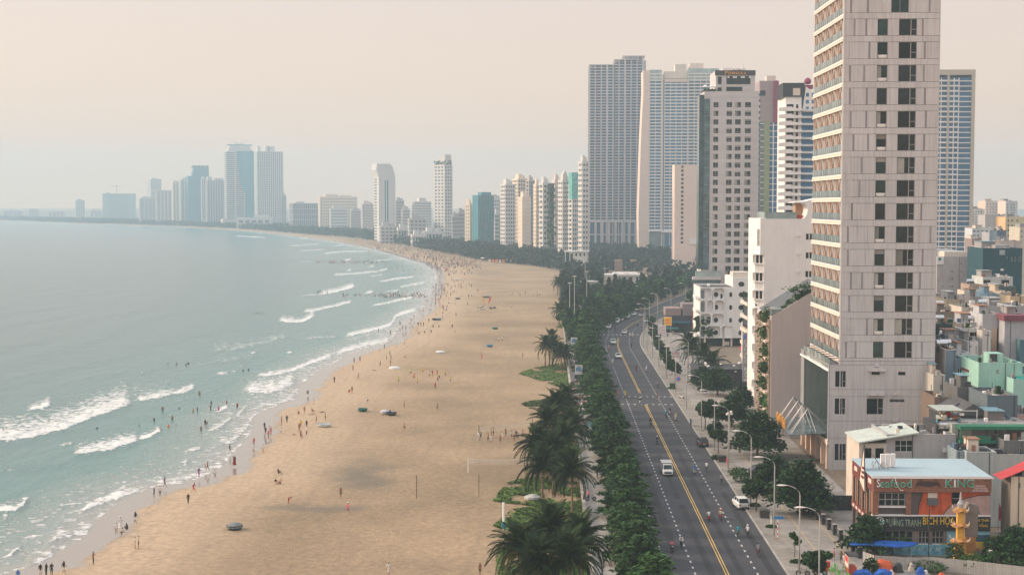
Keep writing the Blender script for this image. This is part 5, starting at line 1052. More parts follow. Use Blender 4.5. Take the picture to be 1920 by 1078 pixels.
# ------------------------------------------------------------ town houses at the right
STEEL=M('steel_tank',(.55,.56,.57),rough=.25,metal=.9,spec=.5,var=.1)
HC={}
def hm(c,streak=.2):
    if c not in HC:HC[c]=M('house_tone_%d'%len(HC),c,rough=.88,var=.09,scale=.4,streak=streak)
    return HC[c]
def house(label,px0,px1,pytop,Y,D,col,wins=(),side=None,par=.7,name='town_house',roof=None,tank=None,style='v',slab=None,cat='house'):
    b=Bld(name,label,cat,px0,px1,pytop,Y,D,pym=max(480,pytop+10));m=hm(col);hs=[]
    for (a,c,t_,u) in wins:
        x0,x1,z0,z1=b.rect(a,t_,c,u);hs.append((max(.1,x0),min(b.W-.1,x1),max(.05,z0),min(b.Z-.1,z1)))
    punched(b,'front',m,[h for h in hs if h[1]-h[0]>.15 and h[3]-h[2]>.15],0,b.Z,.18,GL_DARK,FRAMEW,style);shell(b,hm(side) if side else m,0,b.Z,('left','right','back','roof'),par=par)  # warm side colours paint sunlight onto the sea-side walls
    hr=random.Random(int(px0*13+pytop));q=MB();zr=b.Z-par;cl=[CREAM,GREYW,WHITE,DARKM,ROOFG,hm((.30,.16,.10)),hm((.10,.16,.22)),STEEL,LEAF]
    for i in range(int(5+b.W*1.1)):
        x,y,w_,d_,h_=hr.uniform(.3,b.W-.6),hr.uniform(.4,D-.8),hr.uniform(.25,1.1),hr.uniform(.25,1.0),hr.choice((.3,.5,.9,1.4));q.box(x,min(x+w_,b.W-.25),y,min(y+d_,D-.25),zr,zr+h_,hr.choice(cl))
    x=hr.uniform(.5,b.W-.5);q.tube([(x,D*.5,zr),(x,D*.5,zr+hr.uniform(1.5,3))],.05,4,DARKM)
    if hr.random()<.55:x=b.W*hr.uniform(.05,.55);q.box(x,x+b.W*.35,D*.45,D*.9,zr,zr+2.2,hr.choice([m,GREYW,CREAM]));q.box(x-.2,x+b.W*.35+.2,D*.4,D*.92,zr+2.2,zr+2.32,hr.choice([ROOFG,METAL,hm((.30,.16,.10)),hm((.16,.28,.34))]))
    for i in range(2):z=b.Z*hr.uniform(.35,.85);x=hr.uniform(.3,max(.4,b.W-1.2));q.box(x,x+.8,-.35,-.003,z,z+.55,WHITE)
    x=b.W*hr.uniform(.1,.9);q.box(x,x+.08,-.08,-.004,0,b.Z,DARKM)
    q.put('roof_clutter',b.root,kind='stuff')
    for i in range(slab or 0):
        q=MB();z=b.Z*(i+1)/((slab or 1)+1);q.box(-.15,b.W+.15,-.6,.0,z,z+.22,m);q.put('floor_ledge',b.root)
    if tank:
        for (fx,fy) in tank:
            q=MB();x,y=fx*b.W,fy*D
            for dx in (-.5,.5):q.box(x+dx-.05,x+dx+.05,y-.3,y+.3,b.Z-par,b.Z-par+1.0,DARKM)
            n=10;vs=[(x-.9,y+.55*math.cos(6.283*i/n),b.Z-par+1.5+.55*math.sin(6.283*i/n)) for i in range(n)]+[(x+.9,y+.55*math.cos(6.283*i/n),b.Z-par+1.5+.55*math.sin(6.283*i/n)) for i in range(n)]
            q.add(vs,[tuple(range(n)),tuple(range(2*n-1,n-1,-1))]+[((i+1)%n,i,i+n,(i+1)%n+n) for i in range(n)],STEEL);q.put('water_tank',b.root)
    return b
def wgrid(xs,ys,w,h):return [(x,x+w,y,y+h) for y in ys for x in xs]
# far town cluster on the right horizon
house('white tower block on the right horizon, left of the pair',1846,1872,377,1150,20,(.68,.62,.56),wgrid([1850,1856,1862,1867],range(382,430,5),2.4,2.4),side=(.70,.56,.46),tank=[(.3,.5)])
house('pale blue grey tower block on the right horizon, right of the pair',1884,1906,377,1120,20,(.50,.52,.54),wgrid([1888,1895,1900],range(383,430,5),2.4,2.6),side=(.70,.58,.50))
house('white gridded apartment block below the horizon pair',1822,1845,392,1000,20,(.66,.63,.60),wgrid([1824,1829,1834,1839],range(396,440,5),2.5,2.5))
house('dull grey block in front of the horizon pair',1846,1885,403,960,16,(.45,.42,.41))
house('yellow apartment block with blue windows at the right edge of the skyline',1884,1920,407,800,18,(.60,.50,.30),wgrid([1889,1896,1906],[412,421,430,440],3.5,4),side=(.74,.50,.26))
house('beige apartment block cut by the right edge',1911,1960,426,700,16,(.58,.52,.42),wgrid([1914,1922],[432,442,452],3,4))
house('white balcony house below the gridded apartment block',1822,1858,428,780,14,(.60,.62,.64),wgrid([1825,1832,1840,1848],[432,440,448],4,3.5),slab=3)
house('grey lilac blank house beside the dark green house',1858,1886,436,640,14,(.42,.41,.43),wgrid([1866,1874],[444,456],2,4))
house('dark navy house with a roof shed behind the green wall',1868,1886,432,620,10,(.12,.17,.22))
house('pinkish low house with satellite roof behind the dark green house',1876,1915,452,560,10,(.50,.42,.38),tank=[(.4,.5)])
house('brown low house right of the blue tower foot',1822,1842,448,700,12,(.30,.23,.21),wgrid([1826,1832],[454,462],3,4))
house('small grey house with arched roof right of the blue tower',1832,1858,461,600,10,(.36,.33,.34),roof='arch')
bb=house('grey mauve building with tiny paired windows right of the nearest tower',1757,1836,482,450,18,(.47,.42,.415),[(1782,1784,507,511),(1785.5,1787.5,507,511),(1782,1784,521,526),(1785.5,1787.5,521,526),(1782,1784,535,540),(1785.5,1787.5,535,540),(1801.5,1803,492,497),(1801.5,1803,507,511),(1801.5,1803,522,526),(1801.5,1803,536,540),(1826,1829,507,512),(1826,1829,521,526),(1767,1769,535,540)],style='',tank=[(.75,.5)])
q=MB();x0,x1,z0,z1=bb.rect(1756,481,1769,496);q.box(x0,x1,-.4,.3,z0,z1,WHITE);x0,x1,z0,z1=bb.rect(1759,483,1764,489);q.prism(sq(x0,x1,z0,z1,.4),-.45,-.4,GL_TEAL);x0,x1,z0,z1=bb.rect(1774,472,1818,482);q.box(x0,x1,2,8,z0,z1,CREAM);q.put('roof_room',bb.root)
q=MB();BLUEP=M('paint_bright_blue',(.03,.22,.50),rough=.5)
bl=Bld('blue_podium','bright blue glazed podium under the blue glass tower','building',1745,1790,468,640,10,pym=480);q=MB();q.box(0,bl.W,0,10,0,bl.Z,MAUVE);q.put('wall',bl.root);q=MB();q.box(bl.x(1755),bl.x(1767),-.2,0,bl.z(480),bl.z(469),BLUEP);q.box(bl.x(1771),bl.x(1787),-.2,0,bl.z(480),bl.z(469),BLUEP);q.put('window',bl.root)
bb=house('large dark green windowless building on the right',1843,1917,466,430,16,(.024,.075,.092),[(1896,1898,482,490),(1902,1905,482,490),(1910,1913,482,490),(1887,1889,482,484)],style='',par=.4);q=MB();x0,x1,z0,z1=bb.rect(1874,469,1884,478);q.box(x0,x1,-.15,0,z0,z1,GL_PALE);q.put('louvre',bb.root);q=MB();x0,x1,z0,z1=bb.rect(1872,460,1900,467);q.box(x0,x1,3,9,z0,z1,GREYW);q.put('roof_shed',bb.root)
bb=house('white house with two open dark balconies before the dark green building',1843,1899,520,385,10,(.52,.54,.53),[(1844,1858,524,532),(1878,1893,523,533)],style='')
house('small brown shed with a roof tank left of the white balcony house',1818,1842,534,372,8,(.38,.29,.23),[(1826,1831,540,545)],tank=[(.3,.4)])
bb=house('cream low house with scalloped white parapet',1814,1862,547,360,9,(.60,.52,.44),[],style='');q=MB()
for i in range(10):x0,x1,z0,z1=bb.rect(1817+i*4,543,1819+i*4,547);q.box(x0,x1,-.05,.1,z0,z1,WHITE)
q.put('parapet_post',bb.root,kind='stuff')
house('green hedge topped dark house with small dormers',1868,1905,538,350,8,(.09,.13,.12))
house('tan house with a tall plain wall, centre of the right houses',1877,1896,548,338,12,(.58,.48,.37),side=(.62,.50,.38));house('grey house with a blue painted side',1817,1850,557,335,10,(.46,.41,.38),[(1839,1844,562,570)]);house('pale blue house wall beside the tan one',1850,1878,552,330,9,(.24,.36,.44));house('yellowish house at the right edge below the dark green building',1894,1930,556,322,10,(.60,.46,.30))
house('yellow and cream striped house with a flat roof',1774,1812,562,340,12,(.55,.46,.32),[(1777,1780,577,579)])
house('small white house with a terrace wall right of the nearest tower',1755,1774,564,350,8,(.45,.43,.42));house('grey low roof beside the nearest tower with a white tank',1755,1774,576,330,9,(.24,.23,.22),tank=[(.6,.3)]);house('dark rough wall with trees before it beside the nearest tower',1752,1790,585,315,8,(.20,.175,.155))
house('cream house with a brown shuttered window',1803,1838,577,310,10,(.60,.53,.45),[(1811,1815,580,593),(1823,1831,578,590)],slab=2);house('grey flat house with roof clutter right of the cream shuttered one',1838,1896,575,306,10,(.43,.42,.42),[(1853,1858,581,586)],tank=[(.2,.3),(.7,.5)]);house('grey house with a pale blue door at the right edge',1897,1935,574,300,10,(.42,.41,.42),[(1902,1908,576,590)])
house('light grey wall with a maroon roof band',1842,1884,590,292,9,(.50,.51,.53));bb=house('grey house under a maroon metal roof',1884,1930,592,288,9,(.46,.46,.49));q=MB();q.box(-.3,bb.W,-.5,6,bb.Z-1.0,bb.Z+.1,M('maroon_roof',(.22,.07,.09),rough=.7));q.put('roof_canopy',bb.root)
house('long grey flat roofed house across the middle right',1776,1862,605,296,10,(.44,.44,.46),[(1853,1855,608,612)],tank=[(.6,.2)]);house('beige garage house with orange lamp',1776,1800,607,284,8,(.50,.41,.33),[(1784,1789,615,628)]);bb=house('white veranda house with pale blue panels',1800,1838,616,280,8,(.64,.63,.62),[(1806,1812,619,631),(1818,1836,619,631)]);house('dark rooftop bar with string lights',1753,1786,608,276,10,(.055,.075,.085),tank=[(.7,.6)]);house('small white gabled house with a red brown door',1842,1858,621,276,7,(.66,.62,.58),[(1846,1856,626,630)])
house('long whitewashed wall house under the rooftop bar',1753,1815,637,268,8,(.56,.59,.63),[(1800,1806,655,661)],tank=[(.5,.6)]);house('white stacked balcony house behind the yellow one',1815,1834,641,262,8,(.68,.66,.64),[(1817,1822,645,652),(1829,1832,648,664)],slab=3);house('lower white terrace house with wall fans',1792,1818,662,256,8,(.58,.60,.62),[(1798,1808,668,674)])
STG=hm((.22,.30,.19));STP=hm((.66,.46,.35))
def striped(label,px0,px1,pyt,Y,D,stripes):
    b=Bld('striped_house',label,'house',px0,px1,pyt,Y,D,pym=660);q=MB();q.box(0,b.W,0,D,0,b.Z,STG);q.put('wall',b.root)
    for a,c in stripes:q=MB();q.box(b.x(a,660),b.x(c,660),-.06,0,0,b.Z-.01,STP);q.put('stripe',b.root)
    return b
b1=striped('tall middle block striped green and pink',1860,1894,615,292,12,[(1860,1868.5),(1877,1886)]);striped('left wing striped green and pink, lower than the middle',1834,1860,635,290,10,[(1842,1851)]);striped('right wing striped green and pink beside the teal strip',1894,1912,638,290,10,[(1894.5,1903)])
q=MB();q.box(b1.x(1868,660),b1.x(1890,660),2,6,b1.Z,b1.Z+1.5,CREAM);q.put('roof_tank_house',b1.root);house('teal strip house at the right edge beside the stripes',1912,1945,638,286,8,(.10,.20,.23));house('pale blue upper house behind the stripes',1892,1906,618,300,6,(.36,.46,.50));house('long dark eaved house behind the stripes at the right edge',1904,1950,628,296,8,(.50,.47,.47))
house('blue grey house with a sunlit peach side and roof tanks',1773,1793,656,250,14,(.16,.22,.28),side=(.60,.49,.44),tank=[(.2,.3),(.8,.4)]);house('blue grey lower wing with a shuttered window',1793,1811,673,250,12,(.17,.23,.29),[(1795.5,1803,690,704)]);house('cream low house at the foot of the nearest tower',1750,1772,704,244,8,(.50,.47,.42),[(1762,1767,720,732)])  # peach side of the blue grey house carries sunlight in its colour
bb=house('bright yellow house with maroon tiled eaves',1817,1835,697,246,8,(.80,.44,.05));q=MB();RT=M('maroon_tiles',(.12,.025,.025),rough=.7)
q.prism([(-.4,0),(bb.W+.2,0),(bb.W*.8,1.3),(bb.W*.2,1.3)],-.6,6,RT);q.box(-.5,bb.W,-.7,0,-2.0,-1.6,RT);q.put('roof',bb.root,(0,0,bb.Z))
bb=house('mint green house with a rooftop fan box',1835,1917,681,240,12,(.34,.58,.50),[(1868,1873,693,702),(1865,1876,723,739)],style='g');q=MB();MINT=hm((.34,.58,.50));x0,x1,z0,z1=bb.rect(1861,665,1888,681);q.box(x0,x1,2,5,bb.Z-.6,z1,MINT);q.put('fan_box',bb.root);q=MB();q.box(x0+.2,x1-1,1.95,2,bb.Z,z1-.1,DARKC);q.lathe([(.45,-.03),(.5,.03),(.1,.03)],10,METAL,(x0+.75,0));q.put('fan_grille',bb.root)
q=MB();TEALP=hm((.02,.30,.26));x0,x1,z0,z1=bb.rect(1899,700,1960,710);q.box(x0,x1,-3,0,z0,z0+.4,TEALP);x0,x1,z0,z1=bb.rect(1899,732,1960,742);q.box(x0,x1,-3,0,z0,z1-.3,TEALP);q.put('teal_awning',bb.root);house('mint green front wing with teal bands at the right edge',1900,1960,712,236,8,(.36,.60,.52))
house('slate grey house in front of the mint one',1851,1908,742,222,10,(.12,.155,.18),[(1868,1875,770,779)],side=(.13,.16,.18));house('dark concrete roof terrace with potted plants by the yellow house',1795,1832,727,232,8,(.13,.13,.13));house('brown pitched lean-to by the tower foot',1752,1775,745,230,8,(.18,.13,.10));house('pink washed flat roof at the right edge with tanks',1895,1950,778,224,8,(.48,.34,.30),tank=[(.1,.2)])
bb=house('green trimmed house of patterned grey tiles with balcony',1850,1935,797,214,9,(.19,.18,.18),[(1864,1871,802,815),(1819,1827,829,842)],style='');GRN=hm((.03,.17,.10));q=MB();q.box(-4.5,bb.W,-2.2,.2,bb.Z-.35,bb.Z+.15,GRN);q.box(-4.3,bb.W,.2,8,bb.Z-.1,bb.Z+.1,ROOFG);q.box(-4.5,bb.W*.7,-2.2,0,bb.z(825),bb.z(820),GRN);q.box(-4.5,0,-2.1,-2.0,bb.z(820),bb.z(811),GRN);q.put('green_trim',bb.root);q=MB();q.box(-4.4,0,.2,8,0,bb.Z-.2,M('tile_wall',(.22,.20,.21)));q.tube([(-4.4,-2.1,bb.z(820)),(-4.4,-2.1,bb.Z)],.06,5,GRN);q.put('balcony_wall',bb.root)
for i,(px,py) in enumerate([(1793,760),(1820,762)]):
    b0=Bld('tin_roof_shack',['dark tin roofed shack under the tower, left one','dark tin roofed shack with cluttered awnings, right one'][i],'shack',px-25,px+35,py,224-i*4,9,pym=760);q=MB();W=b0.W;q.box(.2,W-.2,.2,8.8,0,b0.Z-1.3,DARKC);q.put('wall',b0.root);q=MB();TN_=M('tin_roof_dark',(.085,.085,.09),rough=.7,var=.3);q.prism([(-.3,b0.Z-1.4),(W+.3,b0.Z-1.4),(W*.5,b0.Z+.4)],0,9,TN_);q.put('roof',b0.root)
q=MB();p=G(1775,830);gt=hm((.40,.44,.40));b0=Bld('awning_terrace','cluttered roof terrace with pale green awning and white railings','terrace',1756,1835,768,216,8,pym=780);q.box(0,b0.W,0,8,0,b0.z(795),DARKC);q.put('wall',b0.root);q=MB();q.prism([(0,b0.z(767)),(b0.W*.6,b0.z(767)),(b0.W*.6,b0.z(766)),(0,b0.z(766))],-1,5,gt);q.put('awning',b0.root);q=MB()
for i in range(9):q.tube([(b0.W*(.55+.05*i),-.2,b0.z(795)),(b0.W*(.55+.05*i),-.2,b0.z(787 if i<8 else 766))],.05,5,WHITE)
q.tube([(b0.W*.5,-.2,b0.z(768)),(b0.W*.95,-.2,b0.z(768))],.06,5,WHITE);q.tube([(b0.W*.55,-.2,b0.z(787)),(b0.W*.95,-.2,b0.z(787))],.05,5,WHITE);q.put('railing',b0.root);q=MB();g=np.random.default_rng(14)
for i in range(24):x,z,c=g.uniform(0,b0.W*.55),g.uniform(b0.z(793),b0.z(772)),rnd.choice([CREAM,WHITE,hm((.4,.06,.05)),hm((.05,.25,.3)),hm((.3,.2,.12))]);q.box(x,x+g.uniform(.2,.7),-.3,.4,z,z+g.uniform(.2,.5),c)
q.put('stored_goods',b0.root,kind='stuff')
house('pale green washed side wall house between tower and green balcony',1785,1822,795,214,9,(.36,.38,.33));house('long stained whitewashed yard wall house',1812,1868,848,206,5,(.40,.43,.42),style='');house('stained white wall continuing to the right edge',1868,1945,853,206,5,(.41,.42,.40));house('grey concrete box house with a white window at the right edge',1882,1950,827,209,5,(.15,.155,.155),[(1912,1919,839,850)]);house('grey yard house with a blue washed wall beside the restaurant',1793,1816,846,207,5,(.25,.31,.34))
bb=house('grey house with pale metal roof directly behind the painted restaurant',1662,1792,815,213,10,(.40,.385,.385),[(1678,1711,825,847)],style='g');q=MB();RP=M('roof_pale_metal',(.50,.55,.50),rough=.5);q.prism([(-4.3,bb.Z-1.2),(bb.W*.45,bb.Z+.3),(bb.W*.45,bb.Z+.5),(-4.3,bb.Z-1.0)],-.8,9,RP);q.put('roof',bb.root);q=MB();q.box(-4,0,.0,9,0,bb.Z-1.3,hm((.62,.54,.46)));q.put('porch_wall',bb.root);q=MB();q.box(-3.4,-2.2,-.06,0,bb.Z-4.2,bb.Z-2,GL_DARK);q.box(-1.6,-.4,-.06,0,bb.Z-4.2,bb.Z-2,GL_DARK);q.put('porch_window',bb.root)
q=MB();n=12;q.tube([(-1.4,0,0),(1.4,0,0)],[.75,.75],14,STEEL);q.box(-1,-.9,-.6,.6,-1.9,-.3,DARKM);q.box(.9,1,-.6,.6,-1.9,-.3,DARKM);q.box(-1.3,1.3,-.9,.9,-1.4,-1.2,M('tank_stand_rust',(.16,.09,.06)));q.put('solar_water_heater',None,(AY(1777,790,216)[0],216,AY(1777,796,216)[1]),label='shiny steel water heater drum on the grey roof edge',cat='water heater',smooth=False)
bb=house('cream house with a red tiled roof at the right edge',1896,1960,893,188,4,(.62,.52,.40),[(1909,1914,905,916)],side=(.16,.13,.11));q=MB();RED=M('roof_red',(.42,.045,.05),rough=.7);q.prism([(-1.5,bb.Z-.3),(0,bb.Z+.2),(5,bb.Z+2.8),(10,bb.Z+1),(10,bb.Z+.7),(5,bb.Z+2.3)],-.5,3,RED);q.put('roof',bb.root)
# ------------------------------------------------------------ painted seafood restaurant on the corner
BRK=M('brick_red_brown',(.26,.12,.075),rough=.85,var=.3,scale=3,fine=.25);MAROON=M('fascia_maroon',(.17,.045,.04),rough=.7,var=.1);TINB=M('roof_pale_blue',(.32,.425,.475),rough=.5,var=.06,scale=.3);BLACKS=M('sign_black',(.035,.036,.038),rough=.6,var=.3,scale=1);ORG=M('mural_orange',(.56,.11,.04),rough=.85,var=.25,streak=.35);PNK=M('mural_pink',(.46,.31,.28),rough=.85,var=.15,streak=.3);CHAR=M('mural_charcoal',(.10,.085,.085),rough=.8)
b=Bld('seafood_restaurant','two storey painted corner restaurant with blue tin roof and lettered signs','restaurant',1636,1857,893,190,13,pym=960);r,W,D=b.root,b.W,b.D;Zt=b.z(893);rc=b.rect
q=MB();q.box(.3,W-.1,.4,D,0,Zt-.4,CHAR);q.box(W-.1,W,.2,D,0,Zt-.2,MAUVE);q.put('wall',r)
q=MB()                                            # corrugated roof
n=60
for i in range(n):x0,x1=-.2+(W+.5)*i/n,-.2+(W+.5)*(i+1)/n;xm_=(x0+x1)/2;q.quad((x0,-.3,Zt),(xm_,-.3,Zt+.06),(xm_,D,Zt+.26),(x0,D,Zt+.2),TINB);q.quad((xm_,-.3,Zt+.06),(x1,-.3,Zt),(x1,D,Zt+.2),(xm_,D,Zt+.26),TINB)
q.box(-.25,W+.3,-.38,-.3,Zt-.1,Zt+.1,WHITE);q.put('roof',r)
z0,z1=b.z(920),b.z(895);q=MB();q.box(0,W,-.28,.4,z0,z1+.2,BRK)
for i in range(7):z=z0+(z1-z0)*i/7;q.box(0,W,-.3,-.28,z,z+.03,M('brick_joint',(.15,.07,.05)))
q.put('brick_fascia',r)
def lett(s,pa,pb,ya,yb,m,y,ext=.08):x0,x1,za,zb=rc(pa,ya,pb,yb);text(s,x1-x0,zb-za,m,'lettering',r,(x0,y,za),ext=ext)
def outl(s,pa,pb,ya,yb,m,y):lett(s,pa-.7,pb+.7,ya-.7,yb+.7,WL,y,.05);lett(s,pa,pb,ya,yb,m,y-.05,.05)
lett('S',1643,1649,897,912,WL,-.31);outl('eafood',1650,1707,898,912,TEALL,-.31);outl('K',1772.5,1785,898,912,TEALL,-.31);lett('I',1787.5,1790.5,898,912,WL,-.31);outl('NG',1795,1824,898,912,TEALL,-.31)
q=MB();x0,x1,za,zb=rc(1716,898,1762,914);cx,cz=(x0+x1)/2,(za+zb)/2;CRB=M('crab_brown',(.055,.035,.03),rough=.7)
q.prism([(cx+1.0*math.cos(a),cz+.38*math.sin(a)) for a in np.linspace(0,6.283,16)[:-1]],-.36,-.28,CRB)
for s in (-1,1):
    for j in range(4):q.tube([(cx+s*.8,-.33,cz+.1-j*.08),(cx+s*(1.3+.08*j),-.34,cz+.32-.16*j),(cx+s*1.62,-.33,cz-.1-.16*j)],[.06,.05,.02],5,CRB)
    q.tube([(cx+s*.7,-.33,cz+.25),(cx+s*1.1,-.34,cz+.5),(cx+s*.7,-.33,cz+.62)],[.07,.09,.04],5,CRB)
q.put('crab_emblem',r);q=MB()
for j in range(3):
    for i in range(5-j):c0,zc=W-2.3+.42*(i+.5*j),z0+.1+.32*j;q.prism([(c0+.26*math.cos(a),zc+.3*math.sin(a)) for a in np.linspace(0,math.pi,7)],-.32-.004*j,-.28,PNK)
q.put('scale_pattern',r,kind='stuff')
x0,x1,za,zb=rc(1648,924,1697,948);ws=[(x0,x1,za,zb)]
w=MB();w.box(x0,x1,.2,.4,za,zb,GL_DARK);w.put('window',r);q=MB()
for i in range(5):x=x0+(x1-x0)*i/4;q.box(x-.06,x+.06,.08,.2,za,zb,FRAME)
for z in (za,(za+zb)/2,zb):q.box(x0,x1,.09,.19,z-.05,z+.05,FRAME)
q.box(x0-.1,x1+.2,.0,.3,za-.25,za-.05,WHITE);q.put('window_frame',r)
q=MB();q.box(0,x0-.05,-.1,.4,b.z(964),z0,BRK);a0,a1,_,_=rc(1699,924,1708,948);q.box(a0,a1,-.1,.4,b.z(964),z0,BRK);q.put('brick_pier',r)
xm0=rc(1709,920,1860,962)[0];zm0,zm1=b.z(963),b.z(920)
q=MB();q.box(xm0,W,.1,.4,zm0,zm1,ORG);q.prism([(xm0,zm0),(xm0+.9,zm0),(xm0+1.0,zm0+1.2),(xm0+1.5,zm1-.2),(xm0+1.6,zm1),(xm0,zm1)],.06,.1,CHAR)
pk=[(W,zm0),(W,zm1-.3)]+[(W-5.0+5*math.sin(t_),zm0+.2+(zm1-zm0-.5)*math.cos(t_)) for t_ in np.linspace(1.4,0,6)][1:]+[(W-5.0-1.2*t_,zm1-.35-1.0*t_*t_) for t_ in (.3,.7,1.0)]+[(W-7.6,zm0)]
pk=[(W,zm0),(W,zm1-.35),(W-1.6,zm1-.45),(W-3.2,zm1-.8),(W-4.6,zm1-1.4),(W-5.6,zm1-2.2),(W-6.2,zm0)]
q.prism(pk,.07,.1,PNK);ob=[(x-.0,z) for x,z in pk[1:]]
q.tube([(x,.07,z) for x,z in ob],.06,4,BLACKS);q.tube([(xm0+.9,.06,zm0),(xm0+1.0,.06,zm0+1.2),(xm0+1.5,.06,zm1-.2)],.06,4,BLACKS);q.put('mural',r)
for (pa,pb,ya,yb) in ((1740,1757,923,944),(1785,1799,923,944)):
    x0,x1,za,zb=rc(pa,ya,pb,yb);q=MB();q.box(x0,x1,.02,.12,za,zb,GL_DARK);q.box(x0,x1,-.02,.02,za+(zb-za)*.45,za+(zb-za)*.5,FRAME);q.put('window',r)
    if pa == 1740:q=MB();q.box(x0,x1,-.03,.02,za+(zb-za)*.5,zb,CREAM);q.box(x0-.1,x1,-.6,.02,za-.1,za+.8,M('ac_dark',(.12,.12,.13)));q.put('blind',r)
q=MB();q.box(-.1,W,-.2,.4,b.z(965),b.z(963),WHITE);q.put('ledge',r);q=MB();q.box(0,W,-.16,.4,b.z(992),b.z(965),BLACKS);q.put('sign_band',r)
q=MB();x0,x1,za,zb=rc(1631+9,968,1649+8,986);cx,cz,rd=(x0+x1)/2,(za+zb)/2,(zb-za)/2;nn=24
PALEG=M('logo_pale',(.62,.68,.64),rough=.6)
for (ra,rb,a0,a1) in ((rd,rd*.86,0,6.283),(rd*.80,rd*.25,3.6,6.0)):
    for i in range(nn):t0,t1=a0+(a1-a0)*i/nn,a0+(a1-a0)*(i+1)/nn;q.quad(*[(cx+R_*math.cos(t_),-.17,cz+R_*math.sin(t_)) for R_,t_ in ((ra,t0),(ra,t1),(rb,t1),(rb,t0))],PALEG)
for i in range(3):q.prism([(cx-.34+.3*i,cz-.05),(cx-.2+.3*i,cz-.05),(cx-.1+.34*i,cz+.5-.1*i),(cx-.26+.34*i,cz+.44-.1*i)],-.175,-.165,PALEG)
q.prism([(cx-.6,cz-.15),(cx+.5,cz-.2),(cx+.75,cz+.15),(cx+.3,cz-.02),(cx-.5,cz+.02)],-.18,-.166,TEALL);q.put('logo',r)
PGRN=M('sign_sage',(.28,.36,.26),rough=.7);lett('ĐƯỜNG TRANH',1660,1726,968,986,PGRN,-.17,.04);lett('BÍCH HỌA',1730,1789,964.5,986.5,YELL,-.17,.05);lett('MAN THÁI',1823,1853,970.5,977,YELL,-.17,.04);lett('ĐÀ NẴNG',1825,1851,979.5,987,YELL,-.17,.04)
for (pa,pb,ya,yb,n) in ((1648,1712,995,1021,5),(1723,1742,996,1018,3),(1748,1769,996,1018,3)):
    x0,x1,za,zb=rc(pa,ya,pb,yb);q=MB();q.box(x0,x1,.25,.4,za,zb,GL_DARK)
    for i in range(n+1):x=x0+(x1-x0)*i/n;q.box(x-.05,x+.05,.15,.25,za,zb,FRAME)
    for z in (za,za+(zb-za)*.5,zb):q.box(x0,x1,.16,.24,z-.04,z+.04,FRAME)
    q.box(x0-.1,x1+.1,.05,.3,za-.3,za-.1,WHITE);q.put('window',r)
q=MB()
for pa,pb in ((1638,1648),(1713,1722),(1742,1748),(1769,1775)):x0,x1,_,_=rc(pa,995,pb,1020);q.box(x0,x1,.0,.4,.2,b.z(992),M('pier_taupe',(.20,.165,.15)))
q.put('pier',r,kind='stuff');q=MB();x0,x1,za,zb=rc(1775,994,1857,1020);MSK=M('mural_sky',(.22,.45,.55),rough=.8);MHL=M('mural_hill',(.04,.09,.12),rough=.8);MSA=M('mural_sand',(.58,.36,.05),rough=.8);q.box(x0,W,.02,.4,za,zb,MSK)
q.prism([(x0+2.4,za),(W,za),(W,za+1.3),(W-1.2,zb-.6),(W-2.2,zb-.35),(W-3.4,zb-.9)],-.01,.02,MHL);x0b,_,za2,zb2=rc(1650,1013,1857,1031)
q.box(0,W,.1,.4,0,za-.1,CREAM);q.prism([(.6,za2),(W,za2),(W,zb2-.1),(W*.75,zb2),(W*.55,zb2-.5),(W*.3,zb2-.75),(1.2,zb2-.65)],-.03,.1,MSA);q.put('beach_mural',r)
q=MB();x0,x1,za,zb=rc(1650,1016,1793,1027);WVE=M('mural_wave_blue',(.14,.36,.46),rough=.8,var=.5,scale=1.6);q.box(x0,x1,-1.3,-1.1,0,zb,WVE)
for i in range(9):c0=x0+(x1-x0)*(i+.5)/9;q.tube([(c0+.34*f*math.cos(f*7),-1.31,zb-.5+.34*f*math.sin(f*7)) for f in np.linspace(.15,1,9)],.04,4,WL)
q.put('wave_mural_wall',r);q=MB();hr=random.Random(4)
for i in range(34):x,z=hr.uniform(1,W-2),hr.uniform(0,.5);s=hr.uniform(.25,.7);q.box(x,x+s,-1.05+hr.random()*.5,-.45,z,z+s,hr.choice([DARKM,BRK,GREYW,CREAM,TB if 'TB' in globals() else DARKM,CHAR]))
q.put('frontage_clutter',r,kind='stuff')
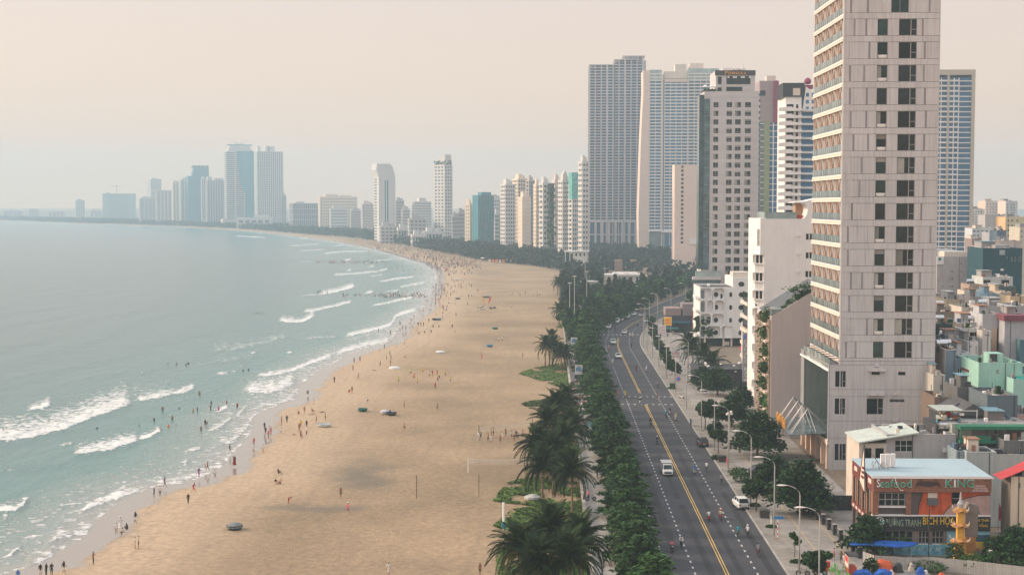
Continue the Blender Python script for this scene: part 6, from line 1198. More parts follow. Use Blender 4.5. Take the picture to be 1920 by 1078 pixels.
# side wall towards the road
q=MB();q.box(-.02,.3,.2,D,b.z(921),Zt,MAROON);q.box(-.06,.3,.2,D,3.6,4.5,MAROON);q.put('side_fascia',r)
for i in range(5):q=MB();y=.4+i*2.9;q.box(-.02,.3,y,y+.8,4.5,b.z(921),BRK);q.box(.0,.3,y,y+.6,0,3.6,CHAR);q.put('side_pier',r)
for i in range(4):q=MB();y=1.2+i*2.9;q.box(.1,.3,y,y+2.1,4.7,b.z(922),GL_DARK);q.box(.04,.1,y+1,y+1.1,4.7,b.z(922),CREAM);q.put('side_window',r)
q=MB()
for i in range(6):q.box(-.1,-.05,1+i*2,2.1+i*2,3.85,4.2,PEACH);
for i in range(3):q.box(-.06,-.01,.8+i*4.4,2.6+i*4.4,Zt-1.1,Zt-.5,PEACH)
q.put('side_sign',r,kind='stuff')
q=MB();A_=[(-.9,.8,Zt-2.2),(-.9,2.2,Zt-2.6),(-.5,2.0,Zt+3.0)];y0=4.6;q.add([(-.35,y0-1.5,Zt-2.8),(-.35,y0+2.0,Zt-1.6),(-.15,y0+.2,Zt+3.6),(-.2,y0-1.5,Zt-2.8),(-.2,y0+2.0,Zt-1.6)],[(0,2,1),(3,4,2),(0,3,2),(1,2,4)],PEACH);q.tube([(-.36,y0-1.5,Zt-2.8),(-.15,y0+.2,Zt+3.6)],.08,5,DARKM);q.tube([(-.36,y0+2,Zt-1.6),(-.15,y0+.2,Zt+3.6)],.08,5,DARKM);q.tube([(-.15,y0+.2,Zt+3.5),(2.5,y0+1,Zt+.3)],.04,4,DARKM)
for k,t_ in enumerate((.25,.42,.58)):q.box(-.46,-.36,y0-.5-.1*k,y0+.7-.3*k,Zt-2+t_*4,Zt-1.7+t_*4,MAROON)
q.put('pointed_sign',r)
for i in range(3):q=MB();x,y=2.4+i*.75,6+.2*i;q.box(x,x+.55,y,y+.5,Zt+.2,Zt+2.0,WHITE);q.lathe([(.2,-.01),(.22,.01)],8,DARKM);q.put('ac_unit',r)
q=MB()
for i in range(7):x=.8+i*.35;q.tube([(x,5+(i%3),Zt+.1),(x+.2,5.4+(i%2),Zt+.9+.2*(i%3)),(x+.5,5.2,Zt+.15)],.06,5,METAL)
q.put('roof_pipe',r,kind='stuff');q=MB();pts=[rc(1670,892,1671,893),rc(1676,892,1677,893),rc(1680,906,1681,907),rc(1687,916,1688,917),rc(1692,916.5,1693,917.5)];q.tube([(p[0],-.45,p[2]) for p in pts],.06,5,WHITE);q.put('hanging_cable',r)
# ------------------------------------------------------------ the yellow pagoda gate, walls, metal fence, market corner
YW=M('temple_yellow',(.66,.36,.06),rough=.8,var=.15,streak=.2);YD=M('temple_ochre',(.42,.20,.06),rough=.85,var=.2)
p=G(1799,1058);pg=T('pagoda_pillar','yellow gate pillar carrying three curled pagoda roofs','gate pillar',(p.x,p.y,0));q=MB();q.box(-.7,.7,-.5,.5,0,3.0,YW);q.box(-.42,.42,-.35,.35,3,7.4,YW);q.put('pillar',pg)
for i,z in enumerate((2.9,4.9,6.8)):
    q=MB();s=1.15-.1*i;vs=[];
    for k in range(16):a=6.283*k/16+.39;rr_=s*(1.0+.18*abs(math.cos(2*a)));vs.append((rr_*math.cos(a),rr_*.8*math.sin(a),z+.30*abs(math.cos(2*a))**3))
    m_=len(vs);vs += [(v[0]*.45,v[1]*.45,z+.55) for v in vs[:16]];q.add(vs,[(k,(k+1)%16,(k+1)%16+16,k+16) for k in range(16)]+[tuple(range(16,32)),tuple(range(15,-1,-1))],YD)
    for k in range(4):a=math.pi/4+k*math.pi/2+.0;q.tube([(s*.9*math.cos(a),s*.75*math.sin(a),z+.25),(s*1.25*math.cos(a),s*1.0*math.sin(a),z+.45),(s*1.3*math.cos(a),s*1.05*math.sin(a),z+.85)],[.1,.08,.03],5,CREAM)
    q.put('pagoda_roof',pg)
q=MB();q.lathe([(.0,7.3),(.35,7.4),(.45,7.9),(.2,8.3),(.1,9.2),(0,9.5)],8,GREYW);q.put('finial',pg);q=MB();q.box(.8,2.4,.5,1.6,3.5,6.8,M('temple_tile_grey',(.20,.16,.14)));q.prism([(.6,6.8),(2.7,6.4),(2.4,7.5),(1.2,7.9)],.4,1.8,MC['temple_tile_grey']);q.put('gate_roof',pg);q=MB();q.box(.9,2.2,.6,1.4,0,3.5,YD);q.put('gate_wall',pg)
def balustrade(label,p0,p1,h,posts):
    a,c=G(*p0),G(*p1);L=(c-a).length;o=T('yellow_wall',label,'wall',(a.x,a.y,0),math.atan2(c.y-a.y,c.x-a.x));q=MB();q.box(0,L,-.15,.15,0,h*.35,YW);q.box(0,L,-.2,.2,h*.85,h,YW);q.put('wall',o);q=MB();bm_=MB();bm_.lathe([(.06,0),(.13,.2*h),(.05,.35*h),(.1,.5*h)],6,YW);me=bm_.mesh('baluster',True)
    k=int(L/.45)
    for i in range(1,k):put('baluster',me,o,(i*L/k,0,h*.35))
    for i in range(posts):q=MB();x=L*i/(posts-1);q.box(x-.22,x+.22,-.24,.24,0,h+.05,YW);q.lathe([(.1,h),(.28,h+.25),(.12,h+.4),(.24,h+.7),(.3,h+.8),(0,h+.82)],8,CREAM,(x,0));q.put('post',o)
balustrade('yellow balustraded temple wall by the metal fence',(1806,1058),(1960,1078),1.5,4);balustrade('darker yellow temple wall behind, running to the right edge',(1812,1026),(1935,1032),1.6,3)
SHT=M('fence_sheet',(.47,.45,.42),rough=.6,var=.12,streak=.25,rand=.1)
def sheet_fence(label,pts,h):
    P=[G(*p) for p in pts];o=T('metal_fence',label,'fence',(P[0].x,P[0].y,0));
    for a,c in zip(P,P[1:]):
        L=(c-a).length;n=max(1,round(L/1.1));rz=math.atan2(c.y-a.y,c.x-a.x);w=L/n;q=MB();m_=8
        for i in range(m_):x0,x1=w*i/m_,w*(i+1)/m_;y=.03 if i%2 else-.03;q.quad((x0,y,0),(x1,y,0),(x1,y,h),(x0,y,h),SHT);
        for i in range(1,m_):x0=w*i/m_;q.quad((x0,-.03,0),(x0,.03,0),(x0,.03,h),(x0,-.03,h),SHT)
        me=q.mesh('fence_panel')
        for i in range(n):t_=i/n;put('fence_panel',me,o,(a.x+(c.x-a.x)*t_-P[0].x,a.y+(c.y-a.y)*t_-P[0].y,rnd.uniform(-.04,.04)),rz)
    for p in P:q=MB();q.box(-.05,.05,.05,.15,0,h+.1,DARKM);q.put('fence_post',o,(p.x-P[0].x,p.y-P[0].y,0))
sheet_fence('corrugated grey metal fence closing off the market corner',[(1618,1058),(1640,1066),(1700,1070),(1745,1070),(1795,1074),(1960,1092)],1.75)
TB=M('tarp_blue',(.015,.10,.42),rough=.55,var=.25,scale=1.2);TO=M('tarp_orange',(.55,.10,.03),rough=.6,var=.25,scale=1.2)
def heap(name,label,cat,px,py,w,d,h,m,seed,z=0):
    p=G(px,py);g=np.random.default_rng(seed);n,k=18,9;V=[];
    for j in range(k+1):
        f=j/k;rr_=math.cos(f*math.pi/2)**.6
        for i in range(n):a=6.283*i/n;q_=1+.22*(vnoise(np.array(i*.9+seed),np.array(j*.8),seed)-.5)*2;V.append((w/2*rr_*q_*math.cos(a),d/2*rr_*q_*math.sin(a),h*math.sin(f*math.pi/2)*(.85+.3*float(vnoise(np.array(i*.7),np.array(j*.6+seed),3)))))
    Fq=[(j*n+i,j*n+(i+1)%n,(j+1)*n+(i+1)%n,(j+1)*n+i) for j in range(k) for i in range(n)]
    put(name,np_mesh(name,np.array(V),np.array(Fq),[m],smooth=False),None,(p.x,p.y,z),label=label,cat=cat)
heap('tarpaulin','heap under a crumpled orange tarpaulin by the metal fence','tarp',1656,1076,2.7,1.8,1.7,TO,1);heap('tarpaulin','heap under a blue tarpaulin below the orange one','tarp',1656,1090,2.5,1.6,1.5,TB,2);heap('tarpaulin','blue tarpaulin cover at the stall, bottom edge','tarp',1618,1092,2.6,1.6,1.6,TB,3);heap('tarpaulin','flat orange tarpaulin on the ground at the bottom edge','tarp',1800,1088,3,1.4,.3,TO,4);heap('rubbish_heap','dark heap of sacks behind the blue tarpaulins','heap',1683,1074,1.4,1.2,1.3,DARKM,5);heap('sack','white sack beside the blue tarpaulin','sack',1671,1080,.6,.5,.8,WHITE,6);heap('sack','blue bundle by the creeper covered fence','bundle',1725,1078,1.1,.8,1.0,TB,7);heap('sack','white bundle right of the blue bundle','bundle',1736,1077,.5,.5,.6,WHITE,8);heap('sack','small orange bundle on a blue crate near the street lamp','bundle',1765,1082,.8,.6,.6,TO,9);heap('board_pile','leaning pale board pile at the fence foot','board',1709,1072,.8,.2,1.1,CREAM,10)
p=G(1656,1046);q=MB();V=[(4.4*math.cos(a)*(1 if True else 0),1.5*math.sin(a),2.0+.12*math.cos(3*a)) for a in np.linspace(0,6.283,25)[:-1]];q.add(V+[(0,0,2.35)],[(i,(i+1)%24,24) for i in range(24)],TB);q.add([(v[0],v[1],v[2]-.14) for v in V]+V,[(i,(i+1)%24,(i+1)%24+24,i+24) for i in range(24)],TB)
cn=T('stall_canopy','long bright blue canopy over the market stall by the fence','canopy',(p.x,p.y,0));q.put('canopy_cloth',cn);
for sx in (-3.6,3.6):q=MB();q.tube([(sx,0,0),(sx,0,2.1)],.04,5,METAL);q.put('canopy_post',cn)
p=G(1596,1076);st_=T('food_stall','red and cream food cart with a leaning menu board','food cart',(p.x,p.y,0));q=MB();q.box(-.5,.5,-.9,.9,.3,1.1,M('cart_red',(.45,.07,.04),rough=.6));q.put('cart_body',st_);q=MB();q.box(-.6,-.5,-1,1,1.0,2.6,CREAM);q.box(-.62,-.6,-.8,.8,1.6,2.3,REDL);q.put('menu_board',st_);q=MB();q.box(-.7,.7,-1.1,1.1,2.5,2.6,DARKM);q.put('cart_roof',st_)
LG2=M('plastic_green',(.16,.50,.10),rough=.5);q=MB();q.box(-.2,.2,-.2,.2,.38,.44,LG2)
for dx in (-.16,.16):
    for dy in (-.16,.16):q.box(dx-.025,dx+.025,dy-.025,dy+.025,0,.38,LG2)
stm=q.mesh('stool');q=MB();q.box(-.2,.2,.16,.2,.44,.85,LG2);bkm=q.mesh('seat_back')
for i,(px,py,lb) in enumerate([(1556,1074,'by the cyclist'),(1563,1078,'nearest the bottom edge on the left'),(1572,1082,'beside the street lamp foot'),(1583,1072,'closest to the food cart'),(1590,1084,'in front of the food cart'),(1567,1070,'in the rear of the cluster'),(1578,1088,'nearest the blue tarpaulin')]):
    p=G(px,py);o=T('plastic_chair','light green plastic chair '+lb,'chair',(p.x,p.y,.163),rnd.uniform(0,6.28),'green plastic chairs at the food cart');put('seat',stm,o);put('back',bkm,o)
p=G(1551,1071);q=MB();q.lathe([(.3,0),(.38,1.05),(.42,1.1),(0,1.15)],10,M('bin_red',(.45,.04,.03)));q.put('bin',None,(p.x,p.y,.163),label='red waste bin beside the green plastic chairs',cat='bin')
# dark railing with block posts along the restaurant's yard
a,c=G(1524,966),G(1612,1048);o=T('yard_railing','dark railing with square posts along the shaded restaurant yard','railing',(a.x,a.y,0),math.atan2(c.y-a.y,c.x-a.x));L=(c-a).length
for i in range(9):q=MB();x=L*i/8;q.box(x-.25,x+.25,-.25,.25,0,1.6,DARKM);q.box(x-.3,x+.3,-.3,.3,1.6,1.7,GREYW);q.put('post',o)
q=MB();q.box(0,L,-.05,.05,1.2,1.3,DARKM);q.box(0,L,-.05,.05,.4,.5,DARKM);q.put('rail',o)
q=MB();a2,c2=G(1490,935),G(1600,960);q.box(a.x,a.x+8,a.y+3,a.y+3.3,0,2.4,DARKM);q.put('yard_wall',None,label='dark low wall at the back of the shaded yard',cat='wall')
for px,py,h,lb in ((1871,1030,6.5,'plain red flag hanging on a pole by the cream house'),(1884,1035,5.0,'faded pink and red flag hanging by the right edge')):
    p=G(px,py);o=T('flag',lb,'flag',(p.x,p.y,0));q=MB();q.tube([(0,0,0),(0,0,h)],.04,5,METAL);q.put('flagpole',o);q=MB();fm_=M('flag_red',(.60,.03,.03),rough=.8) if h>6 else M('flag_pink',(.5,.2,.2),rough=.8)
    for i in range(5):q.quad((.05+.1*i,.05*(i%2),h-.2-.25*i),(.15+.1*i,.05*((i+1)%2),h-.4-.25*i),(.12+.08*i,.05*((i+1)%2),h-2.6),(.04+.08*i,.05*(i%2),h-2.5),fm_)
    q.put('flag_cloth',o)
q=MB();p=G(1741,1046);q.tube([(0,0,0),(0,0,6.5)],.07,6,DARKM);q.put('utility_pole',None,(p.x,p.y,0),label='thin dark pole before the mural, left of the pagoda pillar',cat='pole')
# ------------------------------------------------------------ street lamps, floodlight poles, signs
LH=M('lamp_head_white',(.74,.68,.62),rough=.4)
def lamp_parts(h,arm):
    q=MB();pts=[(0,0,0),(0,0,h*.55),(0,0,h-1.3)]+[(-arm*(1-math.cos(t_)),0,h-1.3+1.3*math.sin(t_)) for t_ in np.linspace(.25,1.45,6)];q.tube(pts,[.11,.085,.07]+[.05]*6,8,GALV);pm=q.mesh('pole',True);q=MB()
    q.add([],[],LH);n=10;P=[(-arm*.75-1.25+1.45*f,.20*math.sin(math.pi*min(1,.12+f*.9))+.03) for f in np.linspace(0,1,8)];vs=[]
    for x,rd in P:
        for k in range(n):a=6.283*k/n;vs.append((x,rd*math.cos(a),h-.05+rd*.5*math.sin(a)))
    q.add(vs,[(i*n+k,i*n+(k+1)%n,(i+1)*n+(k+1)%n,(i+1)*n+k) for i in range(7) for k in range(n)]+[tuple(range(n)),tuple(range(8*n-1,7*n-1,-1))],LH);return pm,q.mesh('lamp_head',True)
PMs=lamp_parts(11.4,2.2)
def lamp(x,y,label,h=11.4,rz=0.0,arm=2.2,group='street lamps along the road'):
    pm,hm_=PMs if (h,arm) == (11.4,2.2) else lamp_parts(h,arm)
    o=T('street_lamp',label,'street lamp',(x,y,.16),rz,group);put('pole',pm,o);put('lamp_head',hm_,o);q=MB();q.box(-.16,.16,-.16,.16,0,.35,GALV);q.put('base',o)
LL=['nearest street lamp at the bottom edge by the food cart','second nearest street lamp over the staked young tree','street lamp beside the blue sign and striped post','street lamp rising out of the bush by the white car','street lamp by the big tree across from the dark parked car','street lamp at the leafy kerb tree after the crosswalk','street lamp right beside the crosswalk','street lamp by the parked motorbike and round no parking sign','street lamp level with the green bin','street lamp between the far kerb trees and the red white board','street lamp left of the red white board','street lamp below the framed white poster','street lamp at the yellow poster','far street lamp where the road starts to bend']
for lb,(x,y) in zip(LL,[(31.0,164),(31.0,177),(31.0,197),(31.0,220),(31.0,248),(31,269),(31,292),(31,324),(31,352),(31,380),(31,406),(31,431),(31,455),(31.3,478)]):lamp(x,y,lb)
for y,lb in ((505,'street lamp on the outer bend, first'),(535,'street lamp on the outer bend, second'),(565,'street lamp on the outer bend, third'),(600,'street lamp on the outer bend, fourth'),(640,'street lamp on the outer bend, farthest')):lamp(31.3+road_x(y),y,lb)
for px,py,lb in ((1290,716,'second row street lamp behind the grey car'),(1312,702,'inner street lamp at the grey car bonnet')):p=G(px,py);lamp(p.x,p.y,lb)
p=G(1367,862);o=T('globe_lamp','lamp post topped with a cluster of white globes','lamp post',(p.x,p.y,.16));q=MB();q.tube([(0,0,0),(0,0,8.4)],[.1,.06],8,GALV);q.put('pole',o)
for i in range(4):
    q=MB();a=i*1.57+.5;c=(.5*math.cos(a),.5*math.sin(a),8.2+(.45 if i == 3 else 0));q.lathe([(0,-.26),(.2,-.16),(.27,0),(.2,.18),(0,.26)],10,LH,c[:2]);q.tube([(0,0,-.4),(c[0],c[1],-.2)],.03,4,GALV);q.put('globe',o,(0,0,c[2]))
FLG='tall thin floodlight poles by the beach'
for px,py,h,lb in ((1077,620,20,'tall floodlight pole beside the far beach palms'),(1068,624,18,'tall floodlight pole close to the promenade rail, left of the other'),(1100,596,19,'tall floodlight pole rising from the wood near the bend'),(1134,573,17,'tall thin pole in the wood left of the white pavilion'),(1097,545,22,'tall thin pole far in the wood'),(965,475,18,'lone thin pole by the far wood, right of the teal block'),(893,470,24,'lone white mast in front of the dark teal block')):
    p=G(px,py);o=T('floodlight_pole',lb,'pole',(p.x,p.y,0),0,FLG);q=MB();q.tube([(0,0,0),(0,0,h)],[.16,.09],6,GALV);q.put('pole',o);q=MB();q.box(-.7,.7,-.25,.1,h-.2,h+.25,GALV);q.put('floodlight',o)
def board(name,label,cat,px,py,w,h,zb,m,lines,legs=2,base=False,group=None,back=None):
    p=G(px,py);o=T(name,label,cat,(p.x,p.y,.15),0,group);q=MB();q.box(-w/2,w/2,-.06,.06,zb,zb+h,back or FRAMEW);q.box(-w/2+.08,w/2-.08,-.075,-.06,zb+.08,zb+h-.08,m);q.put('board',o)
    for s in ((-1,1) if legs == 2 else (0,)):q=MB();q.tube([(s*w*.4,.02,0),(s*w*.4,.02,zb)],.06,5,GALV);q.put('leg',o)
    if base:q=MB();q.box(-w/2-.1,w/2+.5,-.4,.5,0,zb,DARKM);q.put('base',o)
    for (s,fx,fz,fw,fh,mm) in lines:text(s,fw*w,fh*h,mm,'lettering',o,(-w/2+fx*w,-.08,zb+fz*h),ext=.03)
    return o
YB=M('sign_yellow',(.85,.45,.03),rough=.6);WB=M('sign_white',(.66,.62,.62),rough=.6);SKYB=M('poster_blue',(.15,.27,.42),rough=.5);POST=M('poster_teal',(.18,.33,.34),rough=.5,var=.5,scale=1.5);POSTW=M('poster_white',(.55,.58,.55),rough=.5,var=.3,scale=2)
board('billboard','tall yellow billboard with red letters near the bend','billboard',1252,640,2.6,3.0,5.2,YB,[('BÉ',.25,.52,.5,.3,REDL),('MẶN',.12,.1,.76,.38,REDL)]);board('billboard','white billboard with red lines behind the palm','billboard',1241,657,2.6,2.9,5.0,WB,[('QUÁN',.2,.66,.6,.2,REDL),('HẢI',.2,.38,.6,.2,REDL),('SẢN',.2,.1,.6,.2,REDL)],legs=1);board('billboard','white billboard reading red letters beside the lamp post','billboard',1267,700,2.3,3.1,3.8,WB,[('HẢI',.12,.42,.76,.24,REDL),('SẢN',.12,.12,.76,.24,REDL)],legs=1)
for px,py,lb,m in ((1085,711,'white framed poster stand with a blue arch picture on the promenade',SKYB),(1107,820,'brown framed poster stand on the promenade nearest the camera',POST),(1076,655,'farthest poster stand on the promenade beside the hedge trees',SKYB)):
    o=board('poster_stand',lb,'poster stand',px,py,2.0,2.6,1.1,POSTW if m is SKYB else M('poster_dark',(.12,.09,.10),rough=.5),[],base=True,group='poster stands on the promenade',back=FRAMEW if m is SKYB else M('frame_brown',(.22,.12,.10)))
    q=MB();q.prism([(-.75,1.9)]+[(-.75*math.cos(t_),2.6+.75*math.sin(t_)) for t_ in np.linspace(0,math.pi,9)]+[(.75,1.9)],-.1,-.076,m);q.prism([(-.85,1.3),(.85,1.3),(.6,2.0),(.2,1.8),(-.2,2.2),(-.6,1.7)],-.12,-.1,POSTW);q.put('picture',o)
p=G(1458,1014);o=T('street_sign','blue street name sign on a red and white striped post','sign',(p.x,p.y,.16));q=MB()
for i in range(8):q.tube([(0,0,.35*i),(0,0,.35*(i+1))],.06,6,(REDL,WL)[i%2])
q.put('striped_post',o);q=MB();q.box(-.5,.75,-.05,0,2.9,3.3,BLUEP);q.put('sign_plate',o)
p=G(1272,733);o=T('no_parking_sign','round blue sign with red rim beside the lamp by the crosswalk','road sign',(p.x,p.y,.16));q=MB();q.tube([(0,0,0),(0,0,2.6)],.05,6,GALV);q.put('post',o);q=MB();q.prism([(.55*math.cos(a),2.9+.55*math.sin(a)) for a in np.linspace(0,6.283,17)[:-1]],-.1,-.07,REDL);q.prism([(.42*math.cos(a),2.9+.42*math.sin(a)) for a in np.linspace(0,6.283,17)[:-1]],-.12,-.1,BL);q.put('sign_disc',o)
for px,py,lb,c in ((1261,728,'green wheeled bin by the kerb before the crosswalk',(.04,.10,.06)),(1433,972,'dark grey dustbin on the verge by the white car',(.07,.07,.06)),(1354,867,'dark planter box by the red bollard',(.06,.05,.05))):
    p=G(px,py);o=T('dustbin',lb,'bin',(p.x,p.y,.16));q=MB();m_=M('bin_%s'%px,c,rough=.6);q.add([(-.6,-.45,0),(.6,-.45,0),(.6,.45,0),(-.6,.45,0),(-.75,-.55,1.0),(.75,-.55,1.0),(.75,.55,1.0),(-.75,.55,1.0)],[(0,3,2,1),(0,1,5,4),(1,2,6,5),(2,3,7,6),(3,0,4,7)],m_);q.put('bin_body',o);q=MB();q.prism([(-.8,1.0),(.8,1.0),(.7,1.15),(-.7,1.15)],-.6,.6,m_);q.put('lid',o)
p=G(1364,872);q=MB();q.lathe([(.14,0),(.12,.7),(.16,.75),(.16,.95),(.08,1.15),(0,1.2)],8,REDL);q.tube([(-.3,0,.8),(.3,0,.8)],.07,6,REDL);q.put('fire_hydrant',None,(p.x,p.y,.16),label='red hydrant post at the foot of the globe lamp',cat='hydrant')
q=MB();p=G(1446,985);q.lathe([(.1,0),(.09,1.2),(0,1.25)],8,WL);q.put('bollard',None,(p.x,p.y,.16),label='short white post in the grass by the street lamp',cat='bollard')
# ------------------------------------------------------------ people: one continuous skinned body per pose, clothes as material zones
SKIN=M('skin',(.33,.17,.105),rough=.6,var=.1,rand=.25);HAIR=M('hair_black',(.015,.012,.012),rough=.5)
def cm(name,c):return M('cloth_'+name,c,rough=.85,var=.12,scale=3)
CL_={'black':(.018,.018,.022),'white':(.68,.65,.62),'red':(.50,.03,.03),'navy':(.03,.04,.10),'grey':(.20,.20,.21),'pink':(.62,.16,.22),'yellow':(.68,.48,.04),'neon':(.50,.68,.08),'blue':(.05,.16,.45),'purple':(.20,.09,.24),'magenta':(.50,.04,.26),'cream':(.62,.52,.40),'brown':(.14,.08,.05),'teal':(.03,.26,.32),'orange':(.72,.16,.02),'green':(.05,.22,.08),'darkred':(.22,.02,.03)}
BASE=dict(pelvis=(0,0,.95),spine=(0,.01,1.15),chest=(0,0,1.36),neck=(0,.0,1.50),head=(0,-.01,1.60),crown=(0,0,1.71),shL=(-.17,0,1.43),shR=(.17,0,1.43),elL=(-.23,.03,1.15),elR=(.23,.03,1.15),wrL=(-.24,-.06,.92),wrR=(.24,-.06,.92),haL=(-.24,-.09,.82),haR=(.24,-.09,.82),hiL=(-.09,0,.9),hiR=(.09,0,.9),knL=(-.10,-.03,.50),knR=(.10,-.03,.50),anL=(-.10,.02,.09),anR=(.10,.02,.09),toL=(-.11,-.14,.035),toR=(.11,-.14,.035))
RAD=dict(pelvis=.145,spine=.13,chest=.155,neck=.06,head=.098,crown=.085,shL=.07,shR=.07,elL=.045,elR=.045,wrL=.034,wrR=.034,haL=.035,haR=.035,hiL=.09,hiR=.09,knL=.06,knR=.06,anL=.042,anR=.042,toL=.035,toR=.035)
EDG=[('pelvis','spine','top'),('spine','chest','top'),('chest','neck','top'),('neck','head','skin'),('head','crown','hair'),('chest','shL','top'),('chest','shR','top'),('shL','elL','top'),('shR','elR','top'),('elL','wrL','skin'),('elR','wrR','skin'),('wrL','haL','skin'),('wrR','haR','skin'),('pelvis','hiL','bottom'),('pelvis','hiR','bottom'),('hiL','knL','bottom'),('hiR','knR','bottom'),('knL','anL','shin'),('knR','anR','shin'),('anL','toL','skin'),('anR','toR','skin')]
def pose(**k):d=dict(BASE);d.update(k);return d
def sit_up(z,lean=0.0):return {n:(BASE[n][0],BASE[n][1]+lean*(BASE[n][2]-.95),BASE[n][2]-.95+z) for n in ('pelvis','spine','chest','neck','head','crown','shL','shR')}
def arms(z,y=-.3,x=.2,dz=-.25):return dict(elL=(-.25,y*.35,z+.27),elR=(.25,y*.35,z+.27),wrL=(-x,y,z+.2+dz*.2),wrR=(x,y,z+.2+dz*.2),haL=(-x,y-.09,z+.18+dz*.2),haR=(x,y-.09,z+.18+dz*.2))
POSES={
 'stand':pose(),'walk':pose(knL=(-.10,-.18,.52),anL=(-.10,-.26,.10),toL=(-.1,-.42,.06),knR=(.10,.06,.50),anR=(.10,.30,.14),toR=(.1,.20,.04),wrL=(-.25,.16,.93),haL=(-.25,.17,.83),elL=(-.24,.12,1.15),wrR=(.25,-.22,.98),haR=(.25,-.29,.91)),
 'run':pose(chest=(0,-.09,1.34),neck=(0,-.13,1.48),head=(0,-.16,1.58),crown=(0,-.16,1.69),shL=(-.17,-.09,1.41),shR=(.17,-.09,1.41),knL=(-.10,-.34,.66),anL=(-.10,-.22,.27),toL=(-.1,-.36,.20),knR=(.10,.12,.52),anR=(.10,.46,.30),toR=(.1,.44,.14),elL=(-.25,.18,1.22),wrL=(-.22,.04,1.06),haL=(-.21,-.04,1.08),elR=(.25,-.2,1.16),wrR=(.2,-.38,1.3),haR=(.18,-.44,1.36)),
 'phone':pose(elR=(.23,-.06,1.17),wrR=(.10,-.26,1.28),haR=(.07,-.32,1.34)),'reach':pose(elL=(-.30,-.05,1.55),wrL=(-.28,-.12,1.80),haL=(-.27,-.14,1.89),elR=(.32,-.05,1.5),wrR=(.3,-.2,1.72),haR=(.29,-.24,1.80)),
 'bend':pose(spine=(0,-.10,1.10),chest=(0,-.30,1.12),neck=(0,-.42,1.12),head=(0,-.52,1.10),crown=(0,-.61,1.05),shL=(-.17,-.33,1.14),shR=(.17,-.33,1.14),elL=(-.2,-.38,.86),elR=(.2,-.38,.86),wrL=(-.14,-.42,.62),wrR=(.14,-.42,.62),haL=(-.12,-.42,.52),haR=(.12,-.42,.52)),
 'sit':pose(**sit_up(.14,.12),hiL=(-.09,-.05,.13),hiR=(.09,-.05,.13),knL=(-.14,-.38,.42),knR=(.14,-.38,.42),anL=(-.12,-.66,.07),anR=(.12,-.66,.07),toL=(-.12,-.8,.05),toR=(.12,-.8,.05),elL=(-.28,-.1,.4),elR=(.28,-.1,.4),wrL=(-.16,-.34,.45),wrR=(.16,-.34,.45),haL=(-.12,-.42,.42),haR=(.12,-.42,.42)),
 'crouch':pose(**sit_up(.30,-.35),hiL=(-.1,-.05,.30),hiR=(.1,-.05,.30),knL=(-.16,-.40,.46),knR=(.16,-.40,.46),anL=(-.14,-.1,.08),anR=(.14,-.1,.08),toL=(-.15,-.26,.035),toR=(.15,-.26,.035),elL=(-.25,-.42,.5),elR=(.25,-.42,.5),wrL=(-.14,-.56,.36),wrR=(.14,-.56,.36),haL=(-.1,-.6,.28),haR=(.1,-.6,.28)),
 'lie':{n:(v[2]-.85,v[0]*1.0,.13+max(-.02,-v[1])*.4) for n,v in pose(knL=(-.12,-.15,.5),elL=(-.34,0,1.2),elR=(.34,0,1.2),wrL=(-.36,0,1.45),haL=(-.3,0,1.52)).items()},
 'ride':pose(**sit_up(.80,-.12),hiL=(-.1,0,.77),hiR=(.1,0,.77),knL=(-.17,-.36,.66),knR=(.17,-.36,.66),anL=(-.16,-.22,.26),anR=(.16,-.22,.26),toL=(-.16,-.38,.22),toR=(.16,-.38,.22),elL=(-.30,-.24,1.06),elR=(.30,-.24,1.06),wrL=(-.30,-.48,1.04),wrR=(.30,-.48,1.04),haL=(-.29,-.56,1.04),haR=(.29,-.56,1.04)),
 'cycle':pose(**sit_up(.97,-.45),hiL=(-.1,0,.93),hiR=(.1,0,.93),knL=(-.12,-.34,.74),knR=(.12,-.22,.50),anL=(-.12,-.14,.40),anR=(.12,-.06,.16),toL=(-.12,-.28,.36),toR=(.12,-.2,.12),elL=(-.27,-.42,1.12),elR=(.27,-.42,1.12),wrL=(-.25,-.6,1.02),wrR=(.25,-.6,1.02),haL=(-.24,-.66,1.0),haR=(.24,-.66,1.0))}
ZONES=['skin','top','bottom','shin','hair']
